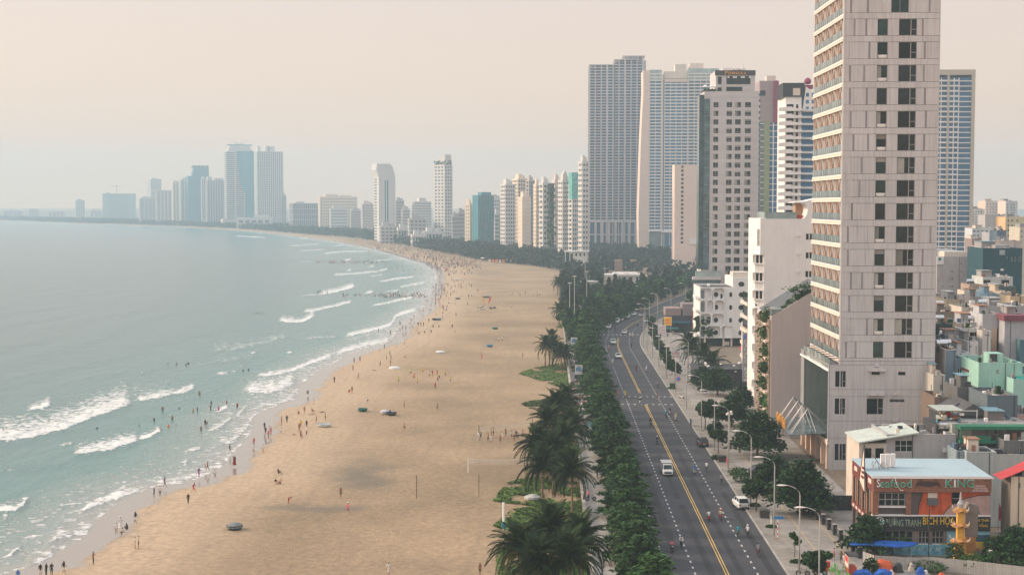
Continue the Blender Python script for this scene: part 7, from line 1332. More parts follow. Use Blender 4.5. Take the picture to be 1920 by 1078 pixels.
def body_mesh(key,P):
    names=list(P);me=bpy.data.meshes.new('body_'+key);idx={n:i for i,n in enumerate(names)}
    me.from_pydata([P[n] for n in names],[(idx[a],idx[b]) for a,b,_ in EDG],[]);o=bpy.data.objects.new('tmp',me);COL.objects.link(o)
    md=o.modifiers.new('s','SKIN');md.use_smooth_shade=True;o.modifiers.new('d','SUBSURF').levels=1
    for n in names:sv=me.skin_vertices[0].data[idx[n]];sv.radius=(RAD[n],RAD[n]*(.72 if n in ('chest','spine','pelvis') else 1.0));sv.use_root=n == 'pelvis'
    m2=bpy.data.meshes.new_from_object(o.evaluated_get(bpy.context.evaluated_depsgraph_get()));bpy.data.objects.remove(o)
    m2.name='person_'+key;m2.materials.clear()
    for z in ZONES:m2.materials.append(SKIN)
    c=np.empty(len(m2.polygons)*3,np.float32);m2.polygons.foreach_get('center',c);c=c.reshape(-1,3);best=np.full(len(c),1e9);lab=np.zeros(len(c),np.int32)
    for a,b,z in EDG:
        A,B=np.array(P[a]),np.array(P[b]);d=B-A;t=np.clip((c-A) @ d/(d @ d),0,1);dist=np.linalg.norm(c-A-t[:,None]*d,axis=1)-(RAD[a]*(1-t)+RAD[b]*t)
        w=dist<best;best[w]=dist[w];zi=np.full(len(c),ZONES.index(z));
        if z == 'skin' and a == 'neck':zi=np.where((c[:,1]>P['head'][1]+.035),ZONES.index('hair'),zi)
        if z == 'hair':zi=np.where((c[:,1]<P['head'][1]-.06) & (c[:,2]<P['crown'][2]-.02),0,zi)
        if z == 'bottom' and a.startswith('hi'):zi=np.where(t>.85,ZONES.index('shin'),zi)
        lab[w]=zi[w]
    m2.polygons.foreach_set('material_index',lab);m2.polygons.foreach_set('use_smooth',np.ones(len(lab),bool));m2.update();return m2
BM={k:body_mesh(k,P) for k,P in POSES.items()}
bpy.context.view_layer.update()
HATM=MB();HATM.lathe([(.20,-.02),(.125,.0),(.115,.07),(.06,.12),(0,.13)],10,cm('white',CL_['white']));HATM=HATM.mesh('hat')
def helmet_mesh(c):q=MB();q.lathe([(.135,-.08),(.145,.0),(.12,.09),(.06,.14),(0,.15)],10,M('helmet_'+c,CL_[c],rough=.3));return q.mesh('helmet',True)
HMC={}
def person(px,py,ps,top,bottom,label,rz=None,group='people on the beach',z=0.0,s=1.0,shin=None,hair=None,hat=False,helmet=None,loc=None,robe=False):
    p=loc or G(px,py,z);o=put('person',BM[ps],None,(p[0],p[1],z if loc is None else p[2]),rnd.uniform(0,6.28) if rz is None else rz,label=label,cat='person',group=group)
    s *= rnd.uniform(.94,1.04);o.scale=(s,s,s)
    ms=[SKIN,SKIN if top == 'bare' else cm(top,CL_[top]),SKIN if bottom == 'bare' else cm(bottom,CL_[bottom]),SKIN if shin is None else cm(shin,CL_[shin]),HAIR if hair is None else cm(hair,CL_[hair])]
    for sl,m in zip(o.material_slots,ms):sl.link='OBJECT';sl.material=m
    P=POSES[ps]['crown']
    if hat:put('hat',HATM,o,(P[0],P[1],P[2]+.02))
    if helmet:
        if helmet not in HMC:HMC[helmet]=helmet_mesh(helmet)
        put('helmet',HMC[helmet],o,(P[0],P[1],P[2]-.02))
    if robe:
        q=MB();q.lathe([(.16,1.2),(.17,.95),(.24,.5),(.32,.08)],10,cm(top,CL_[top]));q.put('skirt',o)
    return o
NP={'bare':'bare-chested'}
def ppl(rows,group,rz=None,z=0.0):
    for row in rows:
        px,py,ps,tp,bt,where=row[:6];kw=row[6] if len(row)>6 else {}
        verb={'stand':'standing','walk':'walking','run':'running','phone':'with a raised hand','reach':'with raised arms','bend':'bending down','sit':'sitting','crouch':'crouching','lie':'lying'}[ps]
        clothes=('bare-chested in %s shorts'%bt) if tp == 'bare' else ('all in %s'%tp if tp == bt else '%s top and %s'%(tp,'bare legs' if bt == 'bare' else bt+' bottoms'))
        person(px,py,ps,tp,bt,'person %s, %s, %s'%(verb,clothes.replace('bare-chested in','shirtless in'),where),group=group,rz=kw.pop('rz',rz),z=z,**kw)
K_=dict
ppl([(76,1080,'stand','black','white','left of the trio at the bottom edge',K_(hat=True)),(87,1080,'stand','black','black','middle of the trio at the bottom edge',K_(shin='black')),(97,1079,'phone','black','black','right of the trio at the bottom edge',K_(shin='black')),(120,1076,'walk','black','cream','just right of the trio at the bottom edge'),(34,1092,'stand','blue','blue','at the far left bottom corner'),(175,1057,'phone','bare','black','alone near the bottom left',K_(shin='black')),
 (253,1028,'stand','white','cream','left of a pair on the lower sand'),(260,1028,'stand','cream','black','right of a pair on the lower sand'),(254,981,'walk','black','white','at the wet edge above a small group'),(226,989,'stand','white','white','in a long pale robe in the small group',K_(hat=True,robe=True)),(218,1001,'stand','white','bare','left of the small group by the water'),(226,1002,'crouch','cream','brown','in front of the small group by the water'),(240,994,'crouch','black','black','photographing the small group',K_(rz=-1.6)),
 (353,945,'walk','black','black','alone inland of the wet sand',K_(shin='black')),(363,925,'run','red','red','jogging on the sand'),(289,933,'stand','black','black','on the wet sand left of a pair'),(300,931,'stand','white','black','on the wet sand right of a pair'),(309,913,'walk','purple','black','at the edge of the swash'),(373,895,'walk','purple','magenta','in the swash foam'),(389,883,'walk','bare','black','in the swash beside a child'),(385,881,'walk','pink','navy','small child in the swash',K_(s=.65)),(403,897,'walk','white','navy','on dry sand near the swash',K_(hat=True)),(440,872,'stand','darkred','darkred','in a long robe at the waterline',K_(robe=True)),(437,872,'stand','white','white','beside the robed figure at the waterline'),(431,848,'walk','black','black','mirrored in the wet sand'),(475,847,'stand','white','white','leftmost of three where the beach juts'),(476,836,'stand','pink','bare','behind the white figure where the beach juts'),(493,849,'walk','white','bare','inland of the white pair'),
 (498,815,'stand','black','black','in the wading cluster, left'),(503,823,'stand','pink','bare','in the wading cluster, front'),(505,813,'stand','white','white','in the wading cluster, back'),(508,816,'stand','pink','pink','in the wading cluster, right'),(496,806,'stand','navy','black','in the wading cluster, rear left'),(528,795,'stand','bare','black','left of a pair at the wet edge'),(538,793,'stand','black','black','right of a pair at the wet edge',K_(shin='black')),(527,812,'walk','white','white','walking below the pair at the wet edge'),(571,775,'stand','bare','bare','near sunbathers above the white boat'),(593,792,'stand','bare','black','left above the white boat'),(610,788,'stand','bare','black','directly above the white boat'),(564,802,'stand','yellow','red','lifeguard on the sand'),(575,802,'stand','black','black','right of the yellow shirted lifeguard'),(575,815,'stand','white','navy','below the yellow shirted lifeguard',K_(shin='navy')),(564,822,'stand','bare','black','with a child below the lifeguard'),(567,823,'stand','darkred','darkred','child below the lifeguard',K_(s=.6)),(561,809,'stand','bare','bare','left of the lifeguard'),
 (551,815,'lie','bare','black','sunbathing left of the lifeguard'),(603,773,'lie','bare','black','sunbathing furthest right of three'),(583,777,'lie','bare','bare','sunbathing in the middle of three'),(560,777,'sit','bare','brown','leftmost of the sunbathers'),(585,772,'sit','bare','brown','upright among the sunbathers'),(588,759,'walk','white','white','in the thin water above the sunbathers'),(578,739,'crouch','black','black','low in the thin water'),(627,718,'stand','black','navy','alone in the thin water of the bay',K_(shin='black')),(660,737,'stand','bare','brown','beside a red seated one'),(655,736,'sit','red','red','beside the bare one on the sand'),(688,753,'crouch','white','black','alone on the wide sand'),
 (662,695,'stand','bare','black','in the shallows, lower of three'),(664,681,'stand','bare','black','in the shallows, upper left of three'),(675,679,'stand','bare','brown','in the shallows, right of three'),(672,711,'walk','bare','bare','on dry sand below the wading three'),(713,687,'walk','bare','brown','left of the white upturned boat'),(732,685,'stand','bare','bare','right beside the white upturned boat'),(725,674,'stand','white','black','above the white upturned boat'),(733,675,'walk','black','black','right above the white upturned boat'),(731,667,'walk','green','black','higher above the white upturned boat'),(712,660,'stand','white','black','in the wash, left of two'),(721,655,'stand','navy','navy','in the wash, right of two'),(744,652,'walk','white','white','at the wet edge further up'),(758,646,'stand','white','bare','on the sand further up'),(702,695,'lie','bare','brown','lying alone by the wet edge'),(760,671,'sit','bare','bare','sitting alone above the football field'),
 (758,807,'walk','bare','navy','walking alone in the middle of the beach'),(820,769,'walk','bare','black','walking below the football field'),(758,765,'stand','bare','black','standing right of the black basket boat'),(522,888,'sit','black','black','alone on the lower beach'),(517,906,'sit','black','white','left of a seated pair',K_(rz=.5)),(526,907,'sit','bare','brown','right of a seated pair',K_(rz=-.8)),(541,944,'bend','bare','red','picking something from the sand',K_(rz=1.2)),(639,933,'walk','bare','black','walking over the dark stain on the sand'),(652,963,'walk','pink','magenta','walking below the dark stain on the sand',K_(hat=True)),(729,1080,'walk','white','white','cut by the bottom edge in mid beach'),(900,1078,'stand','bare','black','at the bottom edge by the palms'),
 (930,640,'walk','white','black','left of three walking abreast'),(935,641,'walk','white','black','middle of three walking abreast'),(942,640,'walk','white','black','right of three walking abreast'),(903,674,'walk','pink','pink','alone right of the blue boat'),(947,664,'lie','cream','black','lying right of the blue boat'),(848,616,'stand','darkred','brown','upper of two in the mid sand'),(853,624,'walk','white','black','lower of two in the mid sand'),(855,594,'stand','brown','black','alone below the far boats'),(959,578,'walk','white','black','right of the beach flags'),(941,573,'stand','white','white','right next to the beach flags'),(980,672,'stand','black','black','alone near the grass trio palms')],'people on the beach')
ppl([(770,703,'run','neon','black','left wing of the football game'),(792,701,'run','yellow','black','upper left of the football game'),(776,712,'run','red','black','lower left of the football game'),(748,718,'run','neon','navy','far left of the football game'),(783,722,'run','yellow','blue','front left of the football game'),(805,708,'run','cream','black','centre left of the football game'),(811,706,'run','red','red','centre of the football game, back'),(820,705,'run','red','black','by the ball in the football game, back'),(822,711,'run','yellow','neon','by the ball in the football game, middle'),(820,717,'run','red','navy','by the ball in the football game, front'),(824,714,'run','navy','blue','by the ball in the football game, right'),(835,706,'stand','yellow','black','right back of the football game'),(845,717,'run','neon','navy','far right of the football game'),(816,730,'stand','red','navy','goalkeeper between the near goal posts')],'footballers on the sand')
ppl([(897,824,'phone','white','grey','leaning at the left net pole'),(901,824,'stand','navy','black','second at the left net pole'),(915,828,'reach','bare','black','front left of the volleyball game'),(921,831,'stand','white','white','front in white in the volleyball game'),(921,818,'stand','bare','brown','behind the front pair in the volleyball game'),(925,817,'reach','bare','black','back left of the volleyball game'),(938,831,'stand','bare','black','front centre of the volleyball game'),(942,825,'run','white','white','centre in white in the volleyball game'),(948,818,'stand','bare','navy','under the middle of the net'),(959,822,'reach','white','black','right of centre in the volleyball game'),(964,829,'walk','bare','brown','front right of the volleyball game'),(968,822,'stand','navy','grey','right back in the volleyball game'),(970,826,'run','white','black','right front in the volleyball game'),(980,820,'reach','bare','black','far right of the volleyball game')],'volleyball players')
ppl([(784,612,'stand','black','black','first of three in dark suits'),(789,612,'stand','black','black','second of three in dark suits',K_(shin='black')),(794,612,'stand','navy','black','third of three in dark suits',K_(shin='black')),(798,616,'stand','white','white','bride like figure in a wide white dress',K_(robe=True)),(813,614,'crouch','navy','navy','beside the dark boats in the photo group'),(823,614,'sit','black','white','seated right of the photo group'),(782,621,'stand','white','white','in the front of the photo group'),(786,627,'crouch','black','white','front left of the photo group'),(797,625,'crouch','black','black','front right of the photo group'),(809,625,'bend','black','black','with a white bag at the photo group'),(774,616,'stand','white','cream','left edge of the photo group'),(761,627,'stand','pink','grey','left of the photo group near the water'),(758,632,'walk','white','black','below left of the photo group'),(750,611,'stand','brown','black','at the wet edge, upper left'),(755,619,'stand','navy','black','at the wet edge, middle'),(761,619,'stand','bare','black','at the wet edge, right'),(768,609,'walk','white','black','approaching the photo group'),(771,604,'stand','navy','black','above the photo group'),(776,598,'stand','bare','brown','furthest above the photo group'),(804,605,'stand','blue','navy','by the dark boats'),(732,628,'stand','bare','black','in the swash left of the photo group'),(710,624,'stand','black','black','in the water left of the photo group')],'people around the photo group')
# bathers: the same bodies standing deeper in the water
for i,(px,py,d,tp,wh) in enumerate([(6,808,1.0,'bare','in the big foam at the left edge'),(119,812,1.3,'black','alone below the big breaker'),(182,804,1.3,'navy','alone in the middle of the smooth water'),(261,797,1.35,'black','left of the bathing group'),(289,789,1.0,'black','with arms out left of the bathing group'),(305,769,.75,'bare','with a white board'),(323,787,.7,'bare','left front of the bathing group'),(316,801,1.05,'orange','on the small wave'),(330,798,1.1,'cream','right end of the small wave'),(301,805,1.1,'cream','left end of the small wave'),(336,766,1.3,'black','only the head showing'),(362,772,.8,'bare','left of a wading pair'),(370,771,.7,'navy','right of a wading pair'),(395,768,.6,'darkred','near the right hand white water'),(396,756,1.0,'navy','behind the wading ones'),(425,756,.9,'red','leaning over in red'),(410,771,.5,'magenta','in front of a foaming wave'),(445,765,.5,'darkred','rightmost before the beach foam'),(385,798,.35,'black','left of a close pair'),(388,796,.35,'white','right of a close pair'),(377,809,.4,'bare','in white shorts below the close pair'),(374,741,.6,'bare','beyond the long breaker'),(324,738,1.3,'black','at the tip of the long breaker'),(315,683,1.1,'black','leftmost of four far swimmers'),(331,683,1.1,'bare','second of four far swimmers'),(349,685,1.1,'black','third of four far swimmers'),(353,683,1.0,'black','last of four far swimmers'),(456,695,1.2,'black','beside small whitecaps, left'),(466,694,1.1,'navy','beside small whitecaps, right'),(475,587,1.2,'black','in a far line of four, first'),(482,587,1.2,'black','in a far line of four, second'),(488,588,1.2,'navy','in a far line of four, third'),(494,588,1.2,'black','in a far line of four, last')]):
    p=G(px,py,SEA);person(px,py,'reach' if i%9 == 4 else 'stand',tp,'black','bather in the sea, %s, %s'%('bare-chested' if tp == 'bare' else 'in '+tp,wh),group='bathers in the sea',loc=(p.x,p.y,SEA-d))
# the far beach crowd: nearest as single people, the rest one mass
CROWDL=[]
rc2=random.Random(5)
while len(CROWDL)<108:
    py=rc2.triangular(505,600,540);t_=rc2.gauss(0,1);px=np.interp(py,[505,540,560,580,600],[845,835,822,812,792])+t_*22
    if px<np.interp(py,[505,540,576,600],[812,808,796,770]) or px>1030:continue
    CROWDL.append((px,py))
for px,py in [(1000,556),(1008,557),(1012,554),(957,556),(961,553),(975,556),(985,552),(1005,549),(972,552),(893,545),(896,548),(866,542),(874,543),(880,536),(884,539),(884,556)]:CROWDL.append((px,py))
TOPS=['black','white','navy','bare','bare','red','grey','pink','cream','blue','brown','teal']
for px,py in CROWDL:
    t_c=rc2.choice(TOPS);person(px,py,rc2.choice(['stand','walk','stand','walk','sit']),t_c,rc2.choice(['black','navy','bare','grey','brown']),'tiny distant figure%s in the crowd along the far waterline'%('' if t_c == 'bare' else ' in '+t_c),group='distant beach crowd')
def crowd(name,P,z,hgt,seed):
    g=np.random.default_rng(seed);n=len(P);h=hgt*g.uniform(.8,1.1,n);w=g.uniform(.2,.28,n);ang=g.uniform(0,3.14,n)
    V=[];F_=[];MI=[];ring=6
    prof=[(.55,0,0),(.7,.45,0),(1.0,.52,1),(1.15,.8,1),(.45,.86,2),(.5,.96,2),(.1,1.0,2)]
    a=np.arange(ring)/ring*2*np.pi;Vall=np.zeros((n,len(prof),ring,3))
    for j,(r_,f,_) in enumerate(prof):
        Vall[:,j,:,0]=P[:,0,None]+w[:,None]*r_*np.cos(a[None]+ang[:,None]);Vall[:,j,:,1]=P[:,1,None]+w[:,None]*.7*r_*np.sin(a[None]+ang[:,None]);Vall[:,j,:,2]=z+h[:,None]*f
    base=np.arange(n)[:,None,None]*len(prof)*ring+np.arange(len(prof)-1)[None,:,None]*ring;i0=np.arange(ring)[None,None,:];i1=(i0+1)%ring
    Fq=np.stack([base+i0,base+i1,base+ring+i1,base+ring+i0],-1);zone=np.array([p[2] for p in prof[:-1]])
    mats=[cm(c,CL_[c]) for c in ('black','white','red','navy','grey','pink','brown')]+[SKIN,HAIR];topi=g.choice([0,1,2,3,4,5,7,7,6],n);boti=g.choice([0,0,3,4,6,7],n)
    mi=np.where(zone[None,:,None] == 0,boti[:,None,None],np.where(zone[None,:,None] == 1,topi[:,None,None],8))+np.zeros((n,len(prof)-1,ring),int)
    me=np_mesh(name,Vall.reshape(-1,3),Fq.reshape(-1,4),mats);me.polygons.foreach_set('material_index',mi.ravel().astype(np.int32));put(name,me,kind='stuff')
g=np.random.default_rng(8);L_=[]
while len(L_)<950:
    py=g.triangular(430,462,520);lx=np.interp(py,[425,430,437,445,455,468,478,487,496,506,520],[300,400,490,575,645,710,745,772,803,820,822]);wd=np.interp(py,[425,445,470,490,520],[120,120,110,90,45]);px=lx+abs(g.normal(0,.6))*wd
    L_.append(G(px,py)[:2])
for i in range(260):py=g.uniform(468,505);L_.append(G(g.uniform(800,905),py)[:2])
crowd('beach_crowd',np.array(L_),0.0,1.7,1);L_=[]
for (x0,x1,yc,sp,n) in [(590,700,491,1.6,130),(560,620,467,1.5,40),(620,730,492,2,60),(535,640,466,1.5,50),(690,800,553,2.6,70),(715,790,556,1.5,40),(590,620,548,1.6,12),(640,705,553,1.6,24),(640,760,478,4,60),(700,800,505,9,60)]:
    for i in range(n):L_.append(G(g.uniform(x0,x1),yc+g.normal(0,sp),SEA)[:2])
crowd('bathing_crowd',np.array(L_),SEA-1.0,1.7,2)
# ------------------------------------------------------------ boats, nets, flags, tents on the sand
def basket(label,px,py,r_,hm_,rim,label2=None,tarp=None,rz=0.0,group='round basket boats on the sand',long=1.0,upside=False):
    p=G(px,py);o=T('basket_boat',label,'boat',(p.x,p.y,0),rz,group);q=MB()
    prof=[(r_*.55,0),(r_*.82,.12),(r_*.97,.38),(r_,.62),(r_*.94,.62),(r_*.9,.38),(r_*.74,.18),(0,.14)]
    if upside:prof=[(r_,0),(r_*.97,.24),(r_*.82,.5),(r_*.5,.62),(0,.66)]
    q.lathe(prof,20,hm_,(0,0),long,1.0);q.put('hull',o,smooth=True);q=MB();z=.62 if not upside else .02;P=[(r_*long*.98*math.cos(a),r_*.98*math.sin(a),z) for a in np.linspace(0,6.283,21)];q.tube(P,.05,6,rim);q.put('rim',o)
    if tarp:q=MB();q.lathe([(r_*1.02,.35),(r_*.98,.66),(r_*.5,.82+.1),(0,.98)],12,tarp,(0,0),long,1.0);q.put('tarp_cover',o)
    elif not upside:q=MB();q.box(-r_*.9*long,r_*.9*long,-.14,.14,.42,.46,M('boat_plank',(.25,.17,.10)));q.put('seat_plank',o)
    return o
TAR=M('boat_tar',(.035,.038,.042),rough=.7,var=.3,scale=2);WBO=M('boat_white',(.62,.62,.60),rough=.6);BBO=M('boat_blue',(.04,.22,.38),rough=.6);GBO=M('boat_green',(.02,.12,.10),rough=.6);TGY=M('tarp_grey',(.16,.165,.17),rough=.7,var=.35,scale=2);TGL=M('tarp_light',(.42,.41,.38),rough=.7,var=.3,scale=2)
basket('round basket boat under a dark grey tarp on the lower beach',440,992,1.15,TAR,TAR,tarp=TGY);basket('white and blue fibreglass boat with an oar near the sunbathers',608,800,1.1,WBO,BBO,long=1.35,rz=.15);basket('dark green round boat alone in the mid beach',680,771,1.1,GBO,GBO);basket('low white and purple covered boat beside the black basket boat',721,776,1.0,WBO,M('boat_purple',(.12,.08,.16)),tarp=M('tarp_pale',(.50,.48,.52)));basket('black basket boat with two people sitting in it',734,778,1.15,TAR,TAR)
for px,dx in ((731,'blue'),(737,'white')):person(px,775,'sit',dx,'black','person sitting in the black basket boat, %s top'%dx,z=.3)
basket('white upturned boat at the wet edge',740,691,1.2,WBO,WBO,long=1.4,upside=True);basket('white and blue half turned boat right of the swash',826,661,1.1,WBO,BBO,long=1.4,upside=True);basket('pair of dark boats by the photo group, left',815,600,1.1,TAR,TAR);basket('pair of dark boats by the photo group, right',822,600,1.2,BBO,TAR);basket('bright blue round boat on the open sand',918,650,1.1,BBO,BBO);basket('green boat with two small flags on the open sand',928,617,1.15,GBO,M('boat_rim_green',(.1,.3,.2)));basket('round boat under a pale tarp beneath the palms',998,938,1.25,TGL,TGL,tarp=TGL);basket('dark boat with gear among the far crowd, left',858,561,1.3,TAR,TAR,tarp=TGY);basket('dark tarp covered boat among the far crowd, right',911,558,1.5,TAR,TAR,tarp=TGY,long=1.5);basket('dark boat in the grass patch by the sea wall',1020,756,1.0,TAR,TAR,tarp=TAR);basket('pale covered boats left of the far crowd',856,526,1.3,WBO,WBO,tarp=TGL)
def pole_obj(name,label,cat,px,py,h,rd,m,lean=0.0):p=G(px,py);q=MB();q.tube([(0,0,-.1),(lean,0,h)],rd,6,m);return q.put(name,None,(p.x,p.y,0),label=label,cat=cat)
WOODP=M('pole_wood',(.13,.09,.06),rough=.9)
pole_obj('net_pole','dark bare pole standing alone in the sand left of the nets','pole',781,933,3.6,.06,WOODP);pole_obj('net_pole','thin dark pole below the white net','pole',898,930,3.6,.05,WOODP);pole_obj('oar','weathered pole leaning at the left of the volleyball game','pole',895,826,1.6,.05,WL,.6)
def net(label,pa,pb,h,top,mpole,netm):
    a,c=G(*pa),G(*pb);o=T('volleyball_net',label,'net',(a.x,a.y,0));d=c-a
    for nm,v in (('pole',Vector((0,0,0))),('pole',d)):q=MB();q.tube([(v.x,v.y,-.1),(v.x,v.y,h)],.07,6,mpole);q.put(nm,o)
    q=MB();n=12;P=[(d.x*i/n,d.y*i/n,top-.25*math.sin(math.pi*i/n)) for i in range(n+1)]
    for i in range(n):q.quad((*P[i][:2],P[i][2]-.09),(*P[i+1][:2],P[i+1][2]-.09),P[i+1],P[i],netm)
    q.put('net_tape',o);q=MB()
    for i in range(n*5):f=i/(n*5);x,y=d.x*f,d.y*f;zt=top-.25*math.sin(math.pi*f)-.1;q.box(x-.006,x+.006,y-.006,y+.006,zt-.85,zt,netm)
    for k in range(1,6):q.tube([(P[i][0],P[i][1],P[i][2]-.1-.16*k) for i in range(n+1)],.007,3,netm)
    q.put('net_mesh',o,kind='stuff')
net('far volleyball net on dark poles where people play',(898,824),(998,812),2.9,2.5,WOODP,WL);net('near volleyball net with a white post and white top line',(878,885),(992,884),2.5,2.4,WL,WL)
q=MB();q.box(-4.5,4.5,-.04,.04,.015,.03,WL);p=G(925,834)
def goal(label,px0,px1,py):
    a,c=G(px0,py),G(px1,py);o=T('football_goal',label,'goal',(a.x,a.y,0));w=c.x-a.x;q=MB();q.tube([(0,0,0),(0,0,2.0)],.05,5,GALV);q.put('post',o);q=MB();q.tube([(w,0,0),(w,0,2.0)],.05,5,GALV);q.put('post',o);q=MB();q.tube([(0,0,2.0),(w,0,2.0)],.05,5,GALV);q.put('crossbar',o)
goal('small football goal behind the goalkeeper in red',803,825.5,732);goal('far small football goal at the right of the game',838.5,842,703)
q=MB();q.lathe([(0,-.12),(.1,-.06),(.12,0),(.1,.06),(0,.12)],8,WL);p=G(795,732);q.put('ball',None,(p.x,p.y,.12),label='small white ball left of the near goal',cat='ball')
p=G(944,1024);o=T('padded_post','white post with a teal pad half way up, by the bottom palms','post',(p.x,p.y,0));q=MB();q.tube([(0,0,0),(0,0,5.2)],.11,8,GALV);q.put('lower_post',o);q=MB();q.tube([(0,0,3.4),(0,0,6.0)],.16,8,WL);q.put('upper_post',o);q=MB();q.lathe([(.2,2.5),(.27,2.7),(.27,3.2),(.2,3.4)],10,M('pad_teal',(.01,.17,.24),rough=.6));q.put('pad',o)
for px,py,lb,c,ln in ((909,575,'yellow feather flag leaning left over the jet skis',(.80,.48,.10),-1.4),(913,575,'red feather flag leaning right over the jet skis',(.72,.08,.06),1.4)):
    p=G(px,py);o=T('feather_flag',lb,'flag',(p.x,p.y,0));m_=M('ff_%d'%px,c,rough=.8);q=MB();q.tube([(0,0,0),(ln,0,4.6)],.04,5,METAL);q.put('flagpole',o);q=MB();q.prism([(ln*.25,1.4),(ln*.25+.7,1.7),(ln*.8+.85,3.8),(ln+.3,4.7),(ln,4.6)],-.03,.03,m_);q.put('flag_cloth',o)
for i,(px,py) in enumerate([(897,580),(902,581),(906,579),(920,580),(927,579)]):
    p=G(px,py);o=T('jet_ski',['white jet ski leftmost under the feather flags','white jet ski second under the feather flags','pale jet ski third under the feather flags','dark jet ski right of the feather flags','dark jet ski rightmost by the feather flags'][i],'jet ski',(p.x,p.y,0),rnd.uniform(-.5,.5),'jet skis under the flags');m_=WBO if i<3 else TAR;q=MB();q.add([(-.4,-1.4,.3),(.4,-1.4,.3),(.5,.9,.3),(0,1.6,.45),(-.5,.9,.3),(-.55,-1.4,.6),(.55,-1.4,.6),(.6,.8,.65),(0,1.7,.75),(-.6,.8,.65)],[(0,4,3,2,1),(0,1,6,5),(1,2,7,6),(2,3,8,7),(3,4,9,8),(4,0,5,9),(5,6,7,8,9)],m_);q.put('hull',o);q=MB();q.box(-.22,.22,-1.1,.3,.62,.95,DARKM);q.put('seat',o);q=MB();q.box(-.35,.35,.35,.42,1.15,1.22,DARKM);q.box(-.06,.06,.36,.5,.7,1.15,DARKM);q.put('handlebar',o)
for i in range(22):                                # beach parasols and huts at the edge of the wood
    px,py=(893+i*3.8+rnd.uniform(-1,1),486+rnd.uniform(-3,4)) if i<15 else (918+(i-15)*6.4,493+rnd.uniform(-.6,.6));p=G(px,py)
    c=['white','blue','pink','white','orange','cream','red'][i%7] if i<15 else 'orange'
    if i<15:o=T('beach_parasol',c+' beach parasol in the row at the edge of the wood','parasol',(p.x,p.y,0),0,'beach parasols by the wood');q=MB();q.lathe([(2.2,2.0),(1.2,2.55),(0,2.9)],8,cm(c,CL_[c]));q.put('parasol_cloth',o);q=MB();q.tube([(0,0,0),(0,0,2.8)],.05,5,METAL);q.put('pole',o)
    else:o=T('beach_hut','small orange and white changing hut at the edge of the wood','hut',(p.x,p.y,0),0,'orange beach huts');q=MB();q.box(-1.0,1.0,-1,1,0,2.3,M('hut_orange',(.78,.34,.14)) if i%3 else WBO);q.put('wall',o);q=MB();q.prism([(-1.2,2.3),(1.2,2.3),(0,3.0)],-1.1,1.1,M('hut_roof',(.70,.22,.08)) if i%3 else M('hut_cream',(.7,.62,.5)));q.put('roof',o)
# pavilions in the wood
def pavilion(label,px0,px1,pyt,pyb,Y,D):
    b=Bld('pavilion',label,'pavilion',px0,px1,pyt,Y,D,pym=540);zt=b.Z;r=b.root;q=MB();q.box(-1,b.W+1,-1,D,zt-.7,zt,FARW);q.put('roof',r);q=MB();q.box(b.W*.35,b.W-.5,.6,D-1,0,zt-.7,WHITE);q.put('wall',r)
    for i in range(6):q=MB();x=b.W*i/5;q.box(x-.2,x+.2,-.4,0,0,zt-.7,WHITE);q.put('column',r)
    q=MB()
    for i in range(3):q.box(b.W*(.45+.18*i),b.W*(.52+.18*i),.5,.6,zt-3.4,zt-1.4,DARKC)
    q.put('opening',r,kind='stuff');return b
b=pavilion('white flat roofed pavilion with planters in the wood',1138,1205,515,545,780,14);q=MB();g=np.random.default_rng(3)
for i in range(10):q.lathe([(.7,0),(.9,.6),(.4,1.2),(0,1.3)],6,WHITE,(b.W*(.2+.07*i),3+5*g.random()))
q.put('roof_vent',b.root,(0,0,b.Z),kind='stuff');pavilion('small white gate pavilion half hidden in the wood',1148,1192,537,555,700,6);pavilion('small white roof left of the pavilions in the wood',1092,1118,527,540,720,6);pavilion('flat white roof deep in the wood',1060,1102,471,478,980,8)
b=Bld('brick_shed','brown brick shed beyond the white pavilion in the wood','building',1153,1200,488,1010,10,pym=500);q=MB();q.box(0,b.W*.3,0,10,0,b.Z,hm((.33,.22,.16)));q.box(b.W*.62,b.W,0,10,0,b.Z,hm((.33,.22,.16)));q.put('wall',b.root)
flat('bare_field',[tuple(G(a,c)[:2]) for a,c in ((1128,528),(1320,523),(1325,499),(1140,499))],.028,dirt,kind='structure')
bB=Bld('roadside_shops','cluttered dark roadside shops with tin roofs left of the porthole hotel','shop',1248,1306,570,520,14,pym=590);q=MB();q.box(0,bB.W,0,14,0,bB.Z*.6,DARKC);q.box(0,bB.W*.5,.5,10,bB.Z*.6,bB.Z*.85,hm((.30,.22,.2)));q.box(bB.W*.55,bB.W,.4,10,bB.Z*.6,bB.Z,hm((.24,.2,.2)));q.put('wall',bB.root);q=MB();q.box(-.3,bB.W*.8,-2,0,bB.Z*.35,bB.Z*.4,M('awning_blue',(.03,.13,.2)));q.box(0,bB.W*.4,-2.4,0,bB.Z*.15,bB.Z*.2,M('awning_teal',(.05,.22,.2)));q.put('awning',bB.root);q=MB();q.box(bB.W*.85,bB.W,-.4,0,bB.Z*.1,bB.Z*.8,hm((.35,.14,.08)));q.put('sign_panel',bB.root)
text('Sx',1.6,1.4,YELL,'lettering',bB.root,(bB.W*.87,-.5,bB.Z*.25)) if False else None
